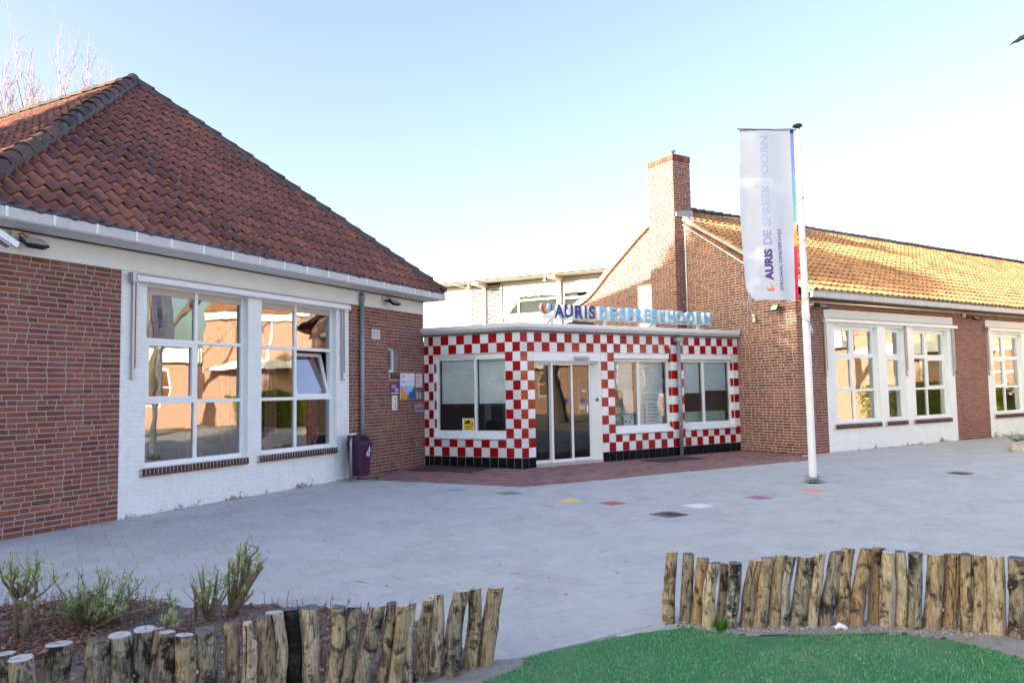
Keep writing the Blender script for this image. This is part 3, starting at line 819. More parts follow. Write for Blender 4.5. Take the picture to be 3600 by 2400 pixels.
def pip(p, poly):
    x, y = p; c = False; n = len(poly); j = n - 1
    for i in range(n):
        xi, yi = poly[i]; xj, yj = poly[j]
        if (yi > y) != (yj > y) and x < (xj - xi) * (y - yi) / (yj - yi) + xi: c = not c
        j = i
    return c
def smooth_poly(pts, it=2, closed=True):
    for _ in range(it):
        q = []
        for i in range(len(pts)):
            a = pts[i]; b = pts[(i + 1) % len(pts)]
            q.append((a[0] * .75 + b[0] * .25, a[1] * .75 + b[1] * .25)); q.append((a[0] * .25 + b[0] * .75, a[1] * .25 + b[1] * .75))
        pts = q
    return pts
RLOG = [(1.039, 5.215, 0.041, 0.476, 0.0411), (1.147, 5.217, 0.044, 0.46, 0.0411), (1.211, 5.164, 0.069, 0.438, 0.0426), (1.257, 5.068, 0.064, 0.435, 0.0418), (1.349, 5.135, 0.059, 0.407, 0.0301), (1.402, 5.061, 0.063, 0.432, 0.043), (1.518, 5.092, 0.096, 0.444, 0.0473), (1.59, 5.068, 0.092, 0.458, 0.0444), (1.7, 5.092, 0.074, 0.475, 0.0406), (1.767, 5.079, 0.072, 0.47, 0.0325), (1.864, 5.079, 0.084, 0.466, 0.0539), (1.949, 5.057, 0.093, 0.479, 0.0363), (2.041, 5.085, 0.13, 0.484, 0.0526), (2.149, 5.07, 0.075, 0.505, 0.0445), (2.233, 5.052, 0.108, 0.509, 0.047), (2.39, 5.104, 0.057, 0.502, 0.0421), (2.441, 5.028, 0.029, 0.496, 0.0428), (2.535, 5.016, 0.011, 0.495, 0.0374), (2.594, 4.98, 0.038, 0.488, 0.0437), (2.69, 4.98, 0.065, 0.486, 0.0502), (2.819, 4.992, 0.061, 0.478, 0.053), (2.893, 4.919, 0.03, 0.491, 0.0392), (2.97, 4.895, 0.027, 0.497, 0.0506), (3.044, 4.83, 0.022, 0.5, 0.0512), (3.104, 4.748, 0.038, 0.499, 0.0541)]
_L = [(-2.165, 3.155, 0.055, 0.56, 0.0384), (-1.937, 3.08, -0.073, 0.56, 0.0488), (-1.98, 3.265, 0.023, 0.56, 0.0557), (-1.847, 3.281, 0.031, 0.56, 0.0466), (-1.746, 3.341, -0.002, 0.56, 0.0488), (-1.722, 3.42, 0.038, 0.56, 0.05), (-1.661, 3.434, 0.038, 0.56, 0.0195), (-1.579, 3.396, 0.02, 0.56, 0.0359), (-1.495, 3.357, 0.037, 0.56, 0.0409), (-1.396, 3.412, 0.008, 0.56, 0.0457), (-1.326, 3.486, 0.014, 0.56, 0.034), (-1.248, 3.485, 0.021, 0.56, 0.0326), (-1.196, 3.583, 0.003, 0.56, 0.0335), (-1.149, 3.678, -0.012, 0.56, 0.0418), (-1.078, 3.714, -0.02, 0.56, 0.0362), (-0.984, 3.72, -0.033, 0.56, 0.0408), (-0.925, 3.71, 0.058, 0.56, 0.0362), (-0.861, 3.747, 0.066, 0.56, 0.0365), (-0.803, 3.735, 0.127, 0.56, 0.0379), (-0.706, 3.767, 0.084, 0.56, 0.0275), (-0.641, 3.749, 0.081, 0.56, 0.032), (-0.575, 3.804, 0.044, 0.56, 0.0294)]
_S = (1.6 - 0.46) / (1.6 - 0.56)
LLOG = []
for (x, y, dx, h, r) in _L:
    dn = dx * _S * 0.46 / 0.56
    LLOG.append(((x + dx) * _S - dn, y * _S, dn, 0.46, r * _S))
LLOG += [(-0.554, 4.283, 0.055, 0.441, 0.0328), (-0.472, 4.343, 0.018, 0.454, 0.0454), (-0.385, 4.326, 0.069, 0.473, 0.0486), (-0.286, 4.413, 0.046, 0.459, 0.0419), (-0.205, 4.461, 0.082, 0.455, 0.0484)]

TURF = [(-0.75, 4.02), (-0.42, 4.20), (-0.15, 4.40), (-0.02, 4.53), (0.275, 4.75), (0.60, 4.90), (0.9, 5.035), (1.2, 5.115), (1.30, 5.06), (1.45, 4.96), (1.7, 4.885), (2.0, 4.925), (2.3, 4.95), (2.55, 4.895), (2.75, 4.76), (2.89, 4.56), (3.0, 4.36), (3.2, 4.0), (3.4, 3.0), (3.2, 1.5), (-2.2, 1.5), (-2.3, 2.9), (-1.4, 3.45)]
BED = [(-8.0, 5.2), (-5.2, 5.75), (-3.9, 5.76), (-3.56, 6.03), (-3.17, 6.0), (-2.83, 5.9), (-2.39, 5.68), (-1.96, 5.71), (-1.39, 5.66), (-0.75, 5.35), (-0.35, 4.75), (-0.24, 4.50), (-0.55, 4.22), (-1.0, 3.97), (-1.5, 3.62), (-2.1, 3.32), (-3.4, 2.6), (-8.0, 1.5)]
SAND = [(1.0, 5.17), (1.25, 5.14), (1.6, 5.20), (2.0, 5.19), (2.45, 5.17), (2.85, 5.08), (3.1, 4.92), (3.3, 4.6), (3.5, 4.1), (3.2, 3.9), (3.0, 4.3), (2.75, 4.70), (2.5, 4.86), (2.2, 4.90), (1.9, 4.88), (1.5, 4.88), (1.2, 5.03)]

# red clinker apron round the entrance, bounded by two lines parallel to its faces
APRON = [Vector(p) for p in ((0.167, 12.568), (6.55, 16.33), (6.55, 17.4), (5.8, 18.9), (0.2, 15.4), (-1.95, 16.45), (-2.95, 14.1))]
apron2d = [(p.x, p.y) for p in APRON]
PT = 0.302
PA = TF                                          # paving courses run parallel to the long front
pu = UF.to_2d(); pn = NF.to_2d()
pav_org = Vector((0.223, 5.097))
LABELS_PAINT = [('paint_blue', (-0.974, 12.284), 'worn pale blue painted paving tile'), ('paint_green', (-0.151, 11.715), 'green painted paving tile'), ('paint_yellow', (0.674, 11.054), 'yellow painted paving tile'),
                ('paint_red', (1.486, 10.535), 'red painted paving tile'), ('paint_white', (2.559, 10.137), 'white painted paving tile'), ('paint_crimson', (3.579, 10.913), 'worn dark red painted paving tile'), ('paint_salmon', (4.561, 11.589), 'salmon pink painted paving tile')]
DRAIN1 = (1.949, 9.601); DRAIN2 = (7.949, 13.416); POLE = (4.946, 12.462)
def pav_xy(i, k):
    off = 0.5 * (i % 2)
    p = pav_org + pu * ((k + off) * PT) - pn * (i * PT)
    return p
def build_paving():
    tiles = []
    for i in range(-14, 95):
        for k in range(-70, 95):
            c = pav_xy(i, k) + pu * PT / 2 - pn * PT / 2
            if not (-9 < c.x < 20 and 3.2 < c.y < 27): continue
            P = Vector((c.x, c.y, 0))
            d = P - CAM_POS; z = d.dot(_fw); xx = d.dot(CAM_R) / z * FOCAL_PX; yy = d.dot(CAM_U) / z * FOCAL_PX
            if abs(xx) > 3200 or yy < -2200: continue
            if (P - OL).dot(-NL) > 0.25 and (P - OL).dot(UL) < 0.3: continue     # under the left building
            if (P - OG).dot(-NF) > 0.25 and (P - OG).dot(UF) > -0.3: continue
            if pip(c, TURF) and pip(c + Vector((0.17, 0.17)), TURF) and pip(c - Vector((0.2, 0.2)), TURF): continue
            if pip(c, BED) and pip(c + Vector((0.2, 0.1)), BED) and pip(c + Vector((-0.2, 0.1)), BED): continue
            if pip(c, apron2d) and pip(c + Vector((0.25, -0.12)), apron2d) and pip(c + Vector((-0.25, -0.12)), apron2d): continue
            if (c - Vector(POLE)).length < 0.16: continue
            if (c - Vector(DRAIN1)).length < 0.2 or (c - Vector(DRAIN2)).length < 0.2: continue
            tiles.append(P)
    # painted ones: the tile nearest each mark
    painted = {}
    for mat, p, lab in LABELS_PAINT:
        j = min(range(len(tiles)), key=lambda q: (tiles[q].to_2d() - Vector(p)).length); painted[j] = (mat, lab)
    keep = nearest_in_view(tiles, 300)
    h = PT / 2 - 0.0016
    rot = Matrix.Rotation(pi / 2 - PA, 4, 'Z')
    unit = lambda: MB().top_slab([(-h, -h), (h, -h), (h, h), (-h, h)], -0.03, 0.0, 0.0022)
    me = unit().mesh('paving_tile', 'paving_concrete'); rest = MB()
    for j, P in enumerate(tiles):
        J = T((P.x, P.y, random.uniform(-0.002, 0.0015) + 0.010 * 0)) @ rot @ Matrix.Rotation(random.uniform(-.006, .006), 4, 'Z') @ Matrix.Rotation(random.uniform(-.004, .004), 4, 'X') @ Matrix.Rotation(random.uniform(-.004, .004), 4, 'Y')
        if j in painted:
            o = put('painted_tile', unit(), painted[j][0], J @ T((0, 0, 0.001)), pavement, label=painted[j][1])
        elif j in keep: link('paving_tile', me, J, pavement)
        else: rest.merge(unit(), J)
    put('paving_tiles', rest, 'paving_concrete', ID, pavement, kind='stuff')
build_paving()

def build_apron():
    ap = ground_sheet('brick_apron', apron2d, 0.004, 'joint_sand')
    items = []
    mit = (Vector((0.167, 12.568)) - OF.to_2d()).normalized()
    def side(P): d = P - OF.to_2d(); return mit.x * d.y - mit.y * d.x     # >0: on the entrance's left-face side
    for W, X, Y, O, left in ((FE, NL, UL, OL, True), (FF, UF, -NF, OF, False)):
        for r in range(-36, 1):
            y = r * 0.0815
            off = (r % 2) * 0.104
            for k in range(-20, 60):
                x = k * 0.208 + off - (0 if left else 2.0)
                P3 = O + X * (x + 0.104) + Y * (y + 0.04)
                P = P3.to_2d()
                if not pip(P, apron2d): continue
                s = side(P)
                if left != (s < 0) if False else (left and s > 0.0) or ((not left) and s <= 0.0): continue
                if left and (P3 - OL).dot(-NL) > -0.02: continue
                if left and not (-0.3 < (P3 - OL).dot(NL) < 4.5): continue
                if not left and (P3 - OG).dot(-NF) > -0.03 and (P3 - OG).dot(UF) > -0.03: continue
                if (P3 - OF).dot(-NF) > -0.03 and (P3 - OL).dot(UL) > -0.03 and (P3-OG).dot(UF) < 0: continue
                items.append((P3, W))
    keep = nearest_in_view([p for p, _ in items], 300)
    unit = lambda: MB().top_slab([(-0.101, -0.0385), (0.101, -0.0385), (0.101, 0.0385), (-0.101, 0.0385)], -0.03, 0.0, 0.005)
    me = unit().mesh('paver', 'red_paver'); rest = MB()
    for j, (P, W) in enumerate(items):
        R = W.copy(); R.translation = Vector((P.x, P.y, 0.013 + random.uniform(-0.004, 0.003)))
        R = R @ Matrix.Rotation(random.uniform(-.025, .025), 4, 'Z') @ Matrix.Rotation(random.uniform(-.012, .012), 4, 'X')
        if j in keep: link('paver', me, R, ap)
        else: rest.merge(unit(), R)
    put('pavers', rest, 'red_paver', ID, ap, kind='stuff')
    return ap
apron = build_apron()

def relief_sheet(name, poly, z, amp, mat, step=0.06, fall=0.10, kind='structure'):
    xs = [p[0] for p in poly]; ys = [p[1] for p in poly]
    mb = MB(); idx = {}
    x0, y0 = max(min(xs), -5.2), max(min(ys), 1.8)
    nx = int((max(xs) - x0) / step) + 2; ny = int((max(ys) - y0) / step) + 2
    def H(x, y):
        n = noise.fractal(Vector((x * 3, y * 3, 1.7)), 0.9, 2.0, 4)
        return z + amp * n
    def vid(i, j):
        if (i, j) not in idx:
            x, y = x0 + i * step, y0 + j * step
            jx = x + 0.02 * noise.noise(Vector((x * 7, y * 7, 3))); jy = y + 0.02 * noise.noise(Vector((x * 7, y * 7, 9)))
            edge = 0 if pip((x, y), poly) else 1
            idx[(i, j)] = len(mb.v); mb.v.append((jx, jy, H(x, y) if not edge else -0.002))
        return idx[(i, j)]
    for i in range(nx):
        for j in range(ny):
            c = (x0 + (i + .5) * step, y0 + (j + .5) * step)
            if pip(c, poly):
                mb.f.append([vid(i, j), vid(i + 1, j), vid(i + 1, j + 1), vid(i, j + 1)]); mb.mi.append(0); mb.sm.append(True)
    return put(name, mb, mat, ID, kind=kind)
bed = relief_sheet('planting_bed', smooth_poly(BED), 0.035, 0.03, 'garden_soil')
sand = relief_sheet('sand_strip', smooth_poly(SAND), 0.012, 0.010, 'grey_sand', 0.03)
sand2 = relief_sheet('sand_patch', smooth_poly([(-0.75, 3.95), (-0.45, 4.30), (-0.2, 4.52), (-0.02, 4.58), (0.08, 4.5), (-0.05, 4.35), (-0.3, 4.1)]), 0.010, 0.008, 'grey_sand', 0.03)

def build_turf():
    poly = smooth_poly(TURF, 4)
    poly = [(x + 0.014 * noise.noise(Vector((x * 9, y * 9, 1))) + .006 * noise.noise(Vector((x * 40, y * 40, 1))), y + 0.018 * noise.noise(Vector((x * 9, y * 9, 5))) + .008 * noise.noise(Vector((x * 40, y * 40, 5)))) for x, y in poly]
    t = put('turf', MB().add([(x, y, 0.006) for x, y in poly[::-1]], [list(range(len(poly)))]), 'turf_mat', ID, kind='structure')
    mb = MB(); rng = random.Random(3)
    n = 0
    while n < 42000:
        # density follows the part in view
        x = rng.uniform(-0.9, 3.3); y = rng.uniform(3.55, 5.15)
        if not pip((x + rng.gauss(0, .008), y + rng.gauss(0, .008)), poly): continue
        n += 1
        if noise.fractal(Vector((x * 2.2, y * 2.2, 4)), .8, 2, 4) > rng.uniform(.05, .5): continue
        a = rng.uniform(0, 2 * pi); h = rng.uniform(0.008, 0.022); w = rng.uniform(0.0018, 0.0035); b = rng.uniform(-1, 1) * 0.012; q = rng.uniform(-1, 1) * 0.012
        mb.add([(x - w * cos(a), y - w * sin(a), 0.004), (x + w * cos(a), y + w * sin(a), 0.004), (x + b, y + q, 0.004 + h)], [(0, 1, 2)])
    put('turf_fibres', mb, 'turf_blade', ID, t, kind='stuff')
    return t
turf = build_turf()

# ================================================================== LEFT BRICK BUILDING
BL = thing('brick_building', FL, 'red brick classroom block with steep dark red hip roof and white window bay', 'building')
UA, UB = -7.29, -2.56                       # white window bay
HOLES_L = [(-6.90, -5.06, 0.64, 3.22), (-4.77, -2.92, 0.64, 3.22)]
SLIT = (-1.295, -0.965, 2.03, 2.55)
wl = MB()
wall_cells(wl, -9.4, UA, 0, 3.32, [], 0.007, 0.25)
wall_near = put('wall', wl, 'grey_mortar', FL, BL); wl = MB()
wall_cells(wl, UB, 0.0, 0, 3.32, [SLIT], 0.007, 0.25)
wall_left = put('wall', wl, 'grey_mortar', FL, BL)
wl = MB(); wall_cells(wl, UA + 0.001, UB - 0.001, 0, 3.32, HOLES_L, 0.004, 0.25)
bay_left = put('painted_wall', wl, 'white_brick', FL, BL, label='white painted brick window bay')
rng = random.Random(11)
soldier = [SLIT[0] - 0.03, SLIT[1] + 0.05, 2.55, 2.66]
hs_ = [SLIT, soldier, (SLIT[0] - 0.01, SLIT[1] + 0.02, 1.905, 2.03)]
bricksA = lay_courses(rect_rows(-9.4, UA - 0.002), 0.006, 3.315, rng)
bricksB = lay_courses(rect_rows(UB + 0.002, 0.0, hs_), 0.006, 3.315, rng)
bricksW = lay_courses(rect_rows(UA + 0.004, UB - 0.004, HOLES_L + [(-5.06, -4.77, 0.64, 3.4), (-7.0, -2.95, 0.52, 0.64)]), 0.006, 3.315, rng)
build_bricks([(bricksA, FL, wall_near, 'red_brick'), (bricksB, FL, wall_left, 'red_brick'), (bricksW, FL, bay_left, 'white_brick')], 300)
# header course over the slit window
me = MB().slab(-0.027, 0.027, 0, 0.03, -0.052, 0.052, 0.004, back=False).mesh('brick', 'red_brick')
for i in range(6): link('brick', me, FL @ T((SLIT[0] + 0.01 + i * 0.065, 0.0, 2.605)), wall_left)
put('centre_pillar', MB().box(-5.058, -4.772, 0.02, 0.2, 0.64, 3.22), 'white_paint', FL, BL)
w1 = window(BL, FL, [-6.90, -5.985, -5.06], [0.64, 1.54, 2.41, 3.22], 0.10, sash=[(0, 1)], blind_top=0.10)
w2 = window(BL, FL, [-4.77, -3.885, -2.92], [0.64, 1.54, 2.41, 3.22], 0.10, open_sash=(1, 1), blind_top=0.10)
sill_course(BL, FL, -6.98, -5.08, 0.53, 0.632); sill_course(BL, FL, -4.86, -2.95, 0.53, 0.632)
sw = window(BL, FL, [SLIT[0] + 0.0, SLIT[1] - 0.0], [2.03, 2.55], 0.12, fw=0.06, name='slit_window')
sill_course(BL, FL, -1.28, -0.95, 1.912, 2.028, -0.035)
put('fascia_band', MB().box(-9.4, 0.0, -0.012, 0.25, 3.322, 3.60), 'white_plaster', FL, BL)
fascia_run(BL, FL, -9.65, 0.0, -0.55, 3.60, 3.745, [-9.076, -8.547, -8.02, -7.482, -6.957, -6.425, -5.9, -5.37, -4.84, -4.31, -3.78, -3.25, -2.72, -2.19, -1.66, -1.13, -0.6], boards=17, seam_w=0.032)
put('fascia_return', MB().box(0.001, 0.05, -0.55, 0.3, 3.60, 3.745), 'fascia_board', FL, BL)
put('conduit', MB().tube([(-9.4, -0.02, 3.585), (-0.05, -0.02, 3.585)], 0.008, 6), 'cream', FL, BL)
# side and back walls
mb = MB(); mb.box(-9.4, -9.15, 0.251, 12, 0, 3.6); mb.box(-0.25, -0.001, 0.251, 12, 0, 3.74); mb.box(-9.4, -0.001, 12.001, 12.25, 0, 3.74)
put('rear_wall', mb, 'wing_brick', FL, BL)
room(BL, FL, -9.1, -0.3, 0.26, 5.5, 0.1, 3.3)
# roof
AU, AY, AZ = -4.35, 3.90, 7.80
RISE, RUN, RUN2 = AZ - 3.74, AY + 0.5, AU + 9.5
P_L = math.atan2(RISE, RUN); LS = sqrt(RISE ** 2 + RUN ** 2)
roofL = put('roof', MB().add([(-9.5, -0.5, 3.74), (0.05, -0.5, 3.74), (AU, AY, AZ), (-9.5, 12.6, 3.74), (0.05, 12.6, 3.74), (AU, 12.6, AZ)],
            [(0, 1, 2), (0, 2, 5, 3), (1, 4, 5, 2), (3, 5, 4)]), 'lead_mortar', FL, BL)
SL = slope_matrix(FL, (-9.5, -0.5, 3.77), P_L)
ax_, ay_ = RUN2, LS
def hipdist(x, y):
    # distance inside the left and the right hip (slope space)
    nl = Vector((ay_, -ax_)).normalized(); nr = Vector((-ay_, -(9.55 - ax_))).normalized()
    return nl.dot(Vector((x, y))), nr.dot(Vector((x - 9.55, y)))
def insL(x, y):
    d = [min(hipdist(x + dx, y + dy)) for dx, dy in ((-.11, 0), (.11, 0), (-.11, .38), (.11, .38))]
    return 1 if min(d) > 0 else (2 if max(d) > 0 else 0)
hl = Vector((ay_, -ax_, 0)).normalized(); hr = Vector((-ay_, -(9.55 - ax_), 0)).normalized()
tile_roof(roofL, SL @ T((0, -0.06, 0)), 9.6, 21, 0.31, TW, 'roof_tile_red', lambda x, y: insL(x, y - 0.06 * 0), 300, planes=[((0, 0, 0), -hl), ((9.55, 0, 0), -hr)])
P_L2 = math.atan2(RISE, RUN2); LS2 = sqrt(RISE ** 2 + RUN2 ** 2)
SL2 = slope_matrix(FL @ T((-9.5, 12.6, 3.77)) @ Matrix.Rotation(-pi / 2, 4, 'Z'), (0, 0, 0), P_L2)
hr2 = Vector((-LS2, -RUN, 0)).normalized()
def insL2(x, y):
    d = [hr2.to_2d().dot(Vector((x + dx - 13.1, y + dy))) for dx, dy in ((-.11, 0), (.11, 0), (-.11, .38), (.11, .38))]
    if y > LS2 - 0.35: return 0
    return 1 if min(d) > 0 else (2 if max(d) > 0 else 0)
tile_roof(roofL, SL2, 13.2, 22, 0.31, TW, 'roof_tile_red', insL2, 0, planes=[((13.1, 0, 0), -hr2)], low=True)
apexL = Vector((AU, AY, AZ)); hipA = Vector((-9.5, -0.5, 3.74)); hipB = Vector((0.05, -0.5, 3.74))
for base in (hipA, hipB):
    d = (apexL - base).normalized()
    put('hip_mortar', MB().tube([base + Vector((0, 0, 0.03)) + d * 0.15, apexL + Vector((0, 0, 0.02))], 0.125, 7), 'lead_mortar', FL, roofL)
put('ridge_mortar', MB().tube([apexL + Vector((0, 0, 0.02)), (AU, 12.6, AZ + .02)], 0.085, 7), 'lead_mortar', FL, roofL)
ridge_caps(roofL, FL, hipA + Vector((0, 0, 0.07)), apexL + Vector((0, 0, 0.06)), (-0.5, -0.5, 1), r=0.105)
ridge_caps(roofL, FL, hipB + Vector((0, 0, 0.07)), apexL + Vector((0, 0, 0.06)), (0.5, -0.5, 1), r=0.105)
ridge_caps(roofL, FL, Vector((AU, 12.6, AZ + .06)), apexL + Vector((0, 0, 0.06)), (0, 0, 1))
put('apex_cap', MB().lathe([(0.135, -0.06), (0.125, 0.03), (0.085, 0.10), (0.03, 0.13), (0.0, 0.135)], 12), 'lead_mortar', FL @ T(tuple(apexL + Vector((0, 0, 0.06)))), roofL)
dp = MB(); dp.tube([(-2.235, -0.06, 3.57), (-2.235, -0.06, 0.05)], 0.042, 12)
dpo = put('downpipe', dp, 'zinc', FL, BL)
for z in (3.40, 2.43, 1.78, 0.95): put('pipe_clip', MB().lathe([(0.042, -0.014), (0.052, -0.014), (0.052, 0.014), (0.042, 0.014)], 12), 'zinc', FL @ T((-2.235, -0.06, z)), dpo)
put('pipe_collar', MB().lathe([(0.043, 0.0), (0.055, 0.0), (0.055, 0.09), (0.043, 0.10)], 12), 'zinc', FL @ T((-2.235, -0.06, 3.42)), dpo)
awning(FL, -7.20, -2.64, 3.185, 3.295, [-7.13, -2.79], 1.845, 'long white folded awning with two arms over the classroom window')

def curtain(W, u0, u1, z0, z1, y, mat, label):
    mb = MB(); n = max(10, int((u1 - u0) / 0.035)); v = []
    for i in range(n + 1):
        u = u0 + (u1 - u0) * i / n
        for z in (z0, (z0 + z1) / 2, z1): v.append((u, y + 0.04 * sin(i * 1.25) + 0.015 * sin(i * 0.37 + z * 2), z))
    f = []
    for i in range(n):
        for j in range(2): f.append((i * 3 + j, (i + 1) * 3 + j, (i + 1) * 3 + j + 1, i * 3 + j + 1))
    mb.add(v, f, 0, True); mb.add([(a, b + 0.006, c) for a, b, c in v], [tuple(reversed(q)) for q in f], 0, True)
    o = put('curtain', mb, mat, W); return tag(o, label, 'curtain', 'curtains behind the classroom window')
curtain(FL, -6.83, -6.62, 0.55, 3.1, 0.35, 'beige_cloth', 'pale curtain gathered at the left edge of the classroom window')
curtain(FL, -5.30, -5.10, 0.55, 3.1, 0.35, 'red_curtain', 'dark red curtain just left of the white centre pillar')
curtain(FL, -5.95, -5.62, 0.55, 3.1, 0.35, 'pink_curtain', 'pink curtain hanging behind the second pane column of the classroom window')
curtain(FL, -4.35, -4.1, 0.55, 3.1, 0.35, 'pink_curtain', 'pink curtain hanging just behind the window column beside the white centre pillar')
curtain(FL, -3.45, -3.0, 0.55, 3.1, 0.35, 'red_curtain', 'dark red curtain hanging behind the tilted open casement')
tb = thing('table', FL @ T((-5.4, 0.9, 0.1)), 'pale wooden table standing inside behind the classroom window', 'table')
put('tabletop', MB().box(-5.9, -4.9, 0.55, 1.2, 0.80, 0.84), 'twig_pale', FL, tb)
for x in (-5.85, -4.95):
    for y in (0.6, 1.15): put('leg', MB().box(x - .02, x + .02, y - .02, y + .02, 0.1, 0.799), 'alu_grey', FL, tb)

put('inner_sill', MB().box(-6.88, -2.94, 0.19, 0.42, 0.60, 0.64), 'white_paint', FL, BL)
def potted(u, seed, label):
    t = thing('potted_plant', FL @ T((u, 0.30, 0.64)), label, 'plant', 'potted plants on the inner window sill')
    put('pot', MB().lathe([(0.0, 0), (0.055, 0), (0.075, .12), (0.08, .125), (0.065, .125), (0.06, .10), (0, .10)], 14), 'pale_green', FL @ T((u, 0.30, 0.64)), t)
    rg = random.Random(seed); mb = MB()
    for _ in range(70):
        a = rg.uniform(0, 2 * pi); P = Vector((rg.gauss(0, .04), rg.gauss(0, .03), .12 + rg.uniform(0, .12))); d = Vector((cos(a), sin(a), rg.uniform(.1, 1))).normalized() * .09; s_ = Vector((-sin(a), cos(a), 0)) * .02
        mb.add([tuple(P), tuple(P + d * .5 + s_), tuple(P + d), tuple(P + d * .5 - s_)], [(0, 1, 2, 3)])
    put('foliage', mb, 'hedge_leaf', FL @ T((u, 0.30, 0.64)), t)
potted(-4.55, 1, 'potted plant on the inner sill just right of the centre pillar'); potted(-4.1, 2, 'potted plant on the inner sill in the middle of the right window')

# ================================================================== TILED ENTRANCE
EN = thing('tiled_entrance', FF, 'flat roofed entrance pavilion clad in red and white chequered tiles with a black base', 'building')
ROWZ = [0.004, 0.226] + [0.226 + 0.1995 * k for k in range(1, 14)]       # tile rows, top = 2.82
E_U = [0.004, 0.122, 0.243] + [0.243 + (2.021 - 0.243) / 9 * k for k in range(1, 10)] + [2.198, 2.3735]
F_U = [0.003, 0.175, 0.35] + [0.35 + 1.775 / 9 * k for k in range(1, 10)] + [2.31, 2.50] + [2.50 + 1.745 / 9 * k for k in range(1, 10)] + [4.44, 4.64] + [4.64 + 1.735 / 9 * k for k in range(1, 10)] + [6.548]
HE = [(0.258, 2.021, 0.585, 2.41)]
HF = [(0.35, 2.125, 0.0, 2.41), (2.50, 4.245, 0.585, 2.41), (4.64, 6.36, 0.585, 2.41)]
wE = MB(); wall_cells(wE, 0.0, 2.3766, 0, 2.82, HE, 0.006, 0.22); wallE = put('side_wall', wE, 'cornice', FE, EN)
wF = MB(); wall_cells(wF, 0.006, 6.5536, 0, 2.82, HF, 0.006, 0.22); wallF = put('front_wall', wF, 'cornice', FF, EN)
def clad(wall, W, US, holes, par, top_red):
    out = []
    n = len(US) - 1
    for i in range(n):
        for r in range(len(ROWZ) - 1):
            a, b, z0, z1 = US[i], US[i + 1], ROWZ[r], ROWZ[r + 1]
            cu = (a + b) / 2; cut = False
            for h in holes:
                if h[0] - 0.02 < cu < h[1] + 0.02:
                    if z0 >= h[2] - 0.03 and z1 <= h[3] + 0.03: cut = True
                    elif z0 < h[2] < z1: z1 = h[2]
                    elif z0 < h[3] < z1: z0 = h[3]
            if cut or z1 - z0 < 0.03: continue
            k = (i + r + par) % 2
            mat = 'tile_black' if r == 0 else ('tile_red' if k == 0 else 'tile_white')
            out.append((a, b, z0, z1, mat, W, wall))
    return out
nE = len(E_U) - 1
tiles = clad(wallE, FE, E_U, HE, (nE - 1 + 13 + 1) % 2, None)            # rightmost column, top row white
tiles += clad(wallF, FF, F_U, HF, (0 + 13) % 2, None)                    # leftmost column, top row red
_tm = {}
keep = nearest_in_view([W @ Vector(((a + b) / 2, 0, (z0 + z1) / 2)) for (a, b, z0, z1, m, W, w_) in tiles], 300)
restE = {}
for i, (a, b, z0, z1, m, W, w_) in enumerate(tiles):
    g = 0.0028 if m == 'tile_black' else 0.0018; y = random.uniform(-0.0006, 0.0006); tl = Matrix.Rotation(random.uniform(-.004, .004), 4, 'X') @ Matrix.Rotation(random.uniform(-.004, .004), 4, 'Z')
    hw, hh = (b - a) / 2 - g, (z1 - z0) / 2 - g
    B = T(((a + b) / 2, y, (z0 + z1) / 2)) @ tl
    if i in keep:
        key = (round(hw, 4), round(hh, 4), m)
        if key not in _tm: _tm[key] = MB().slab(-hw, hw, 0, 0.02, -hh, hh, 0.0022, back=False).mesh('wall_tile', m)
        link('wall_tile', _tm[key], W @ B, w_)
    else:
        restE.setdefault((w_.name, m), (MB(), W, w_))[0].merge(MB().slab(-hw, hw, 0, 0.02, -hh, hh, 0.0022, back=False), B)
for (nm, m), (mb, W, w_) in restE.items(): put('tile_covering', mb, m, W, w_, kind='stuff')
# tiled reveals
def reveal(W, u, sgn, z0, z1, parent, par):
    for m, k in (('tile_red', 0), ('tile_white', 1)):
        mb = MB()
        for r in range(len(ROWZ) - 1):
            a, b = max(ROWZ[r], z0), min(ROWZ[r + 1], z1)
            if b - a < 0.02 or (r + par) % 2 != k: continue
            x0, x1 = (u, u + 0.004) if sgn > 0 else (u - 0.004, u)
            mb.box(x0, x1, 0.012, 0.098, a + 0.002, b - 0.002)
        put('reveal_tiles', mb, m, W, parent, kind='stuff')
reveal(FE, 0.258, 1, 0.66, 2.41, wallE, 0)
reveal(FF, 4.245, -1, 0.66, 2.41, wallF, 1); reveal(FF, 6.36, -1, 0.66, 2.41, wallF, 0)
# cornice, coping and flat roof
def offset_corner(dE, dF):
    """corner point of the two faces pushed out by dE (side face) and dF (front face)"""
    # solve P.UL = OL.UL - dE ; P.(-NF) = OF.(-NF) - dF
    a, b = UL.x, UL.y; c, d = -NF.x, -NF.y
    r1 = OL.dot(UL) - dE; r2 = OF.dot(-NF) - dF
    det = a * d - b * c
    return Vector(((r1 * d - b * r2) / det, (a * r2 - r1 * c) / det, 0))
def band(name, prof, mat, parent):
    """prof: list of (outward offset, z) swept round the side and the front face"""
    mb = MB(); m = len(prof); v = []
    for st in range(3):
        for (o, z) in prof:
            if st == 0: P = OL - UL * o - NL * (0.04 if o > 0.1 else 0.0)
            elif st == 1: P = offset_corner(o, o)
            else: P = OFG + NF * o
            v.append((P.x, P.y, z))
    f = []
    for st in range(2):
        for i in range(m):
            k = (i + 1) % m
            f.append((st * m + i, (st + 1) * m + i, (st + 1) * m + k, st * m + k))
    f.append(list(range(m))); f.append(list(range(3 * m - 1, 2 * m - 1, -1)))
    mb.add(v, f); return put(name, mb, mat, ID, parent)
band('cornice', [(-0.15, 2.822), (0.004, 2.822), (0.12, 2.925), (0.12, 2.945), (-0.15, 2.945)], 'cornice', EN)
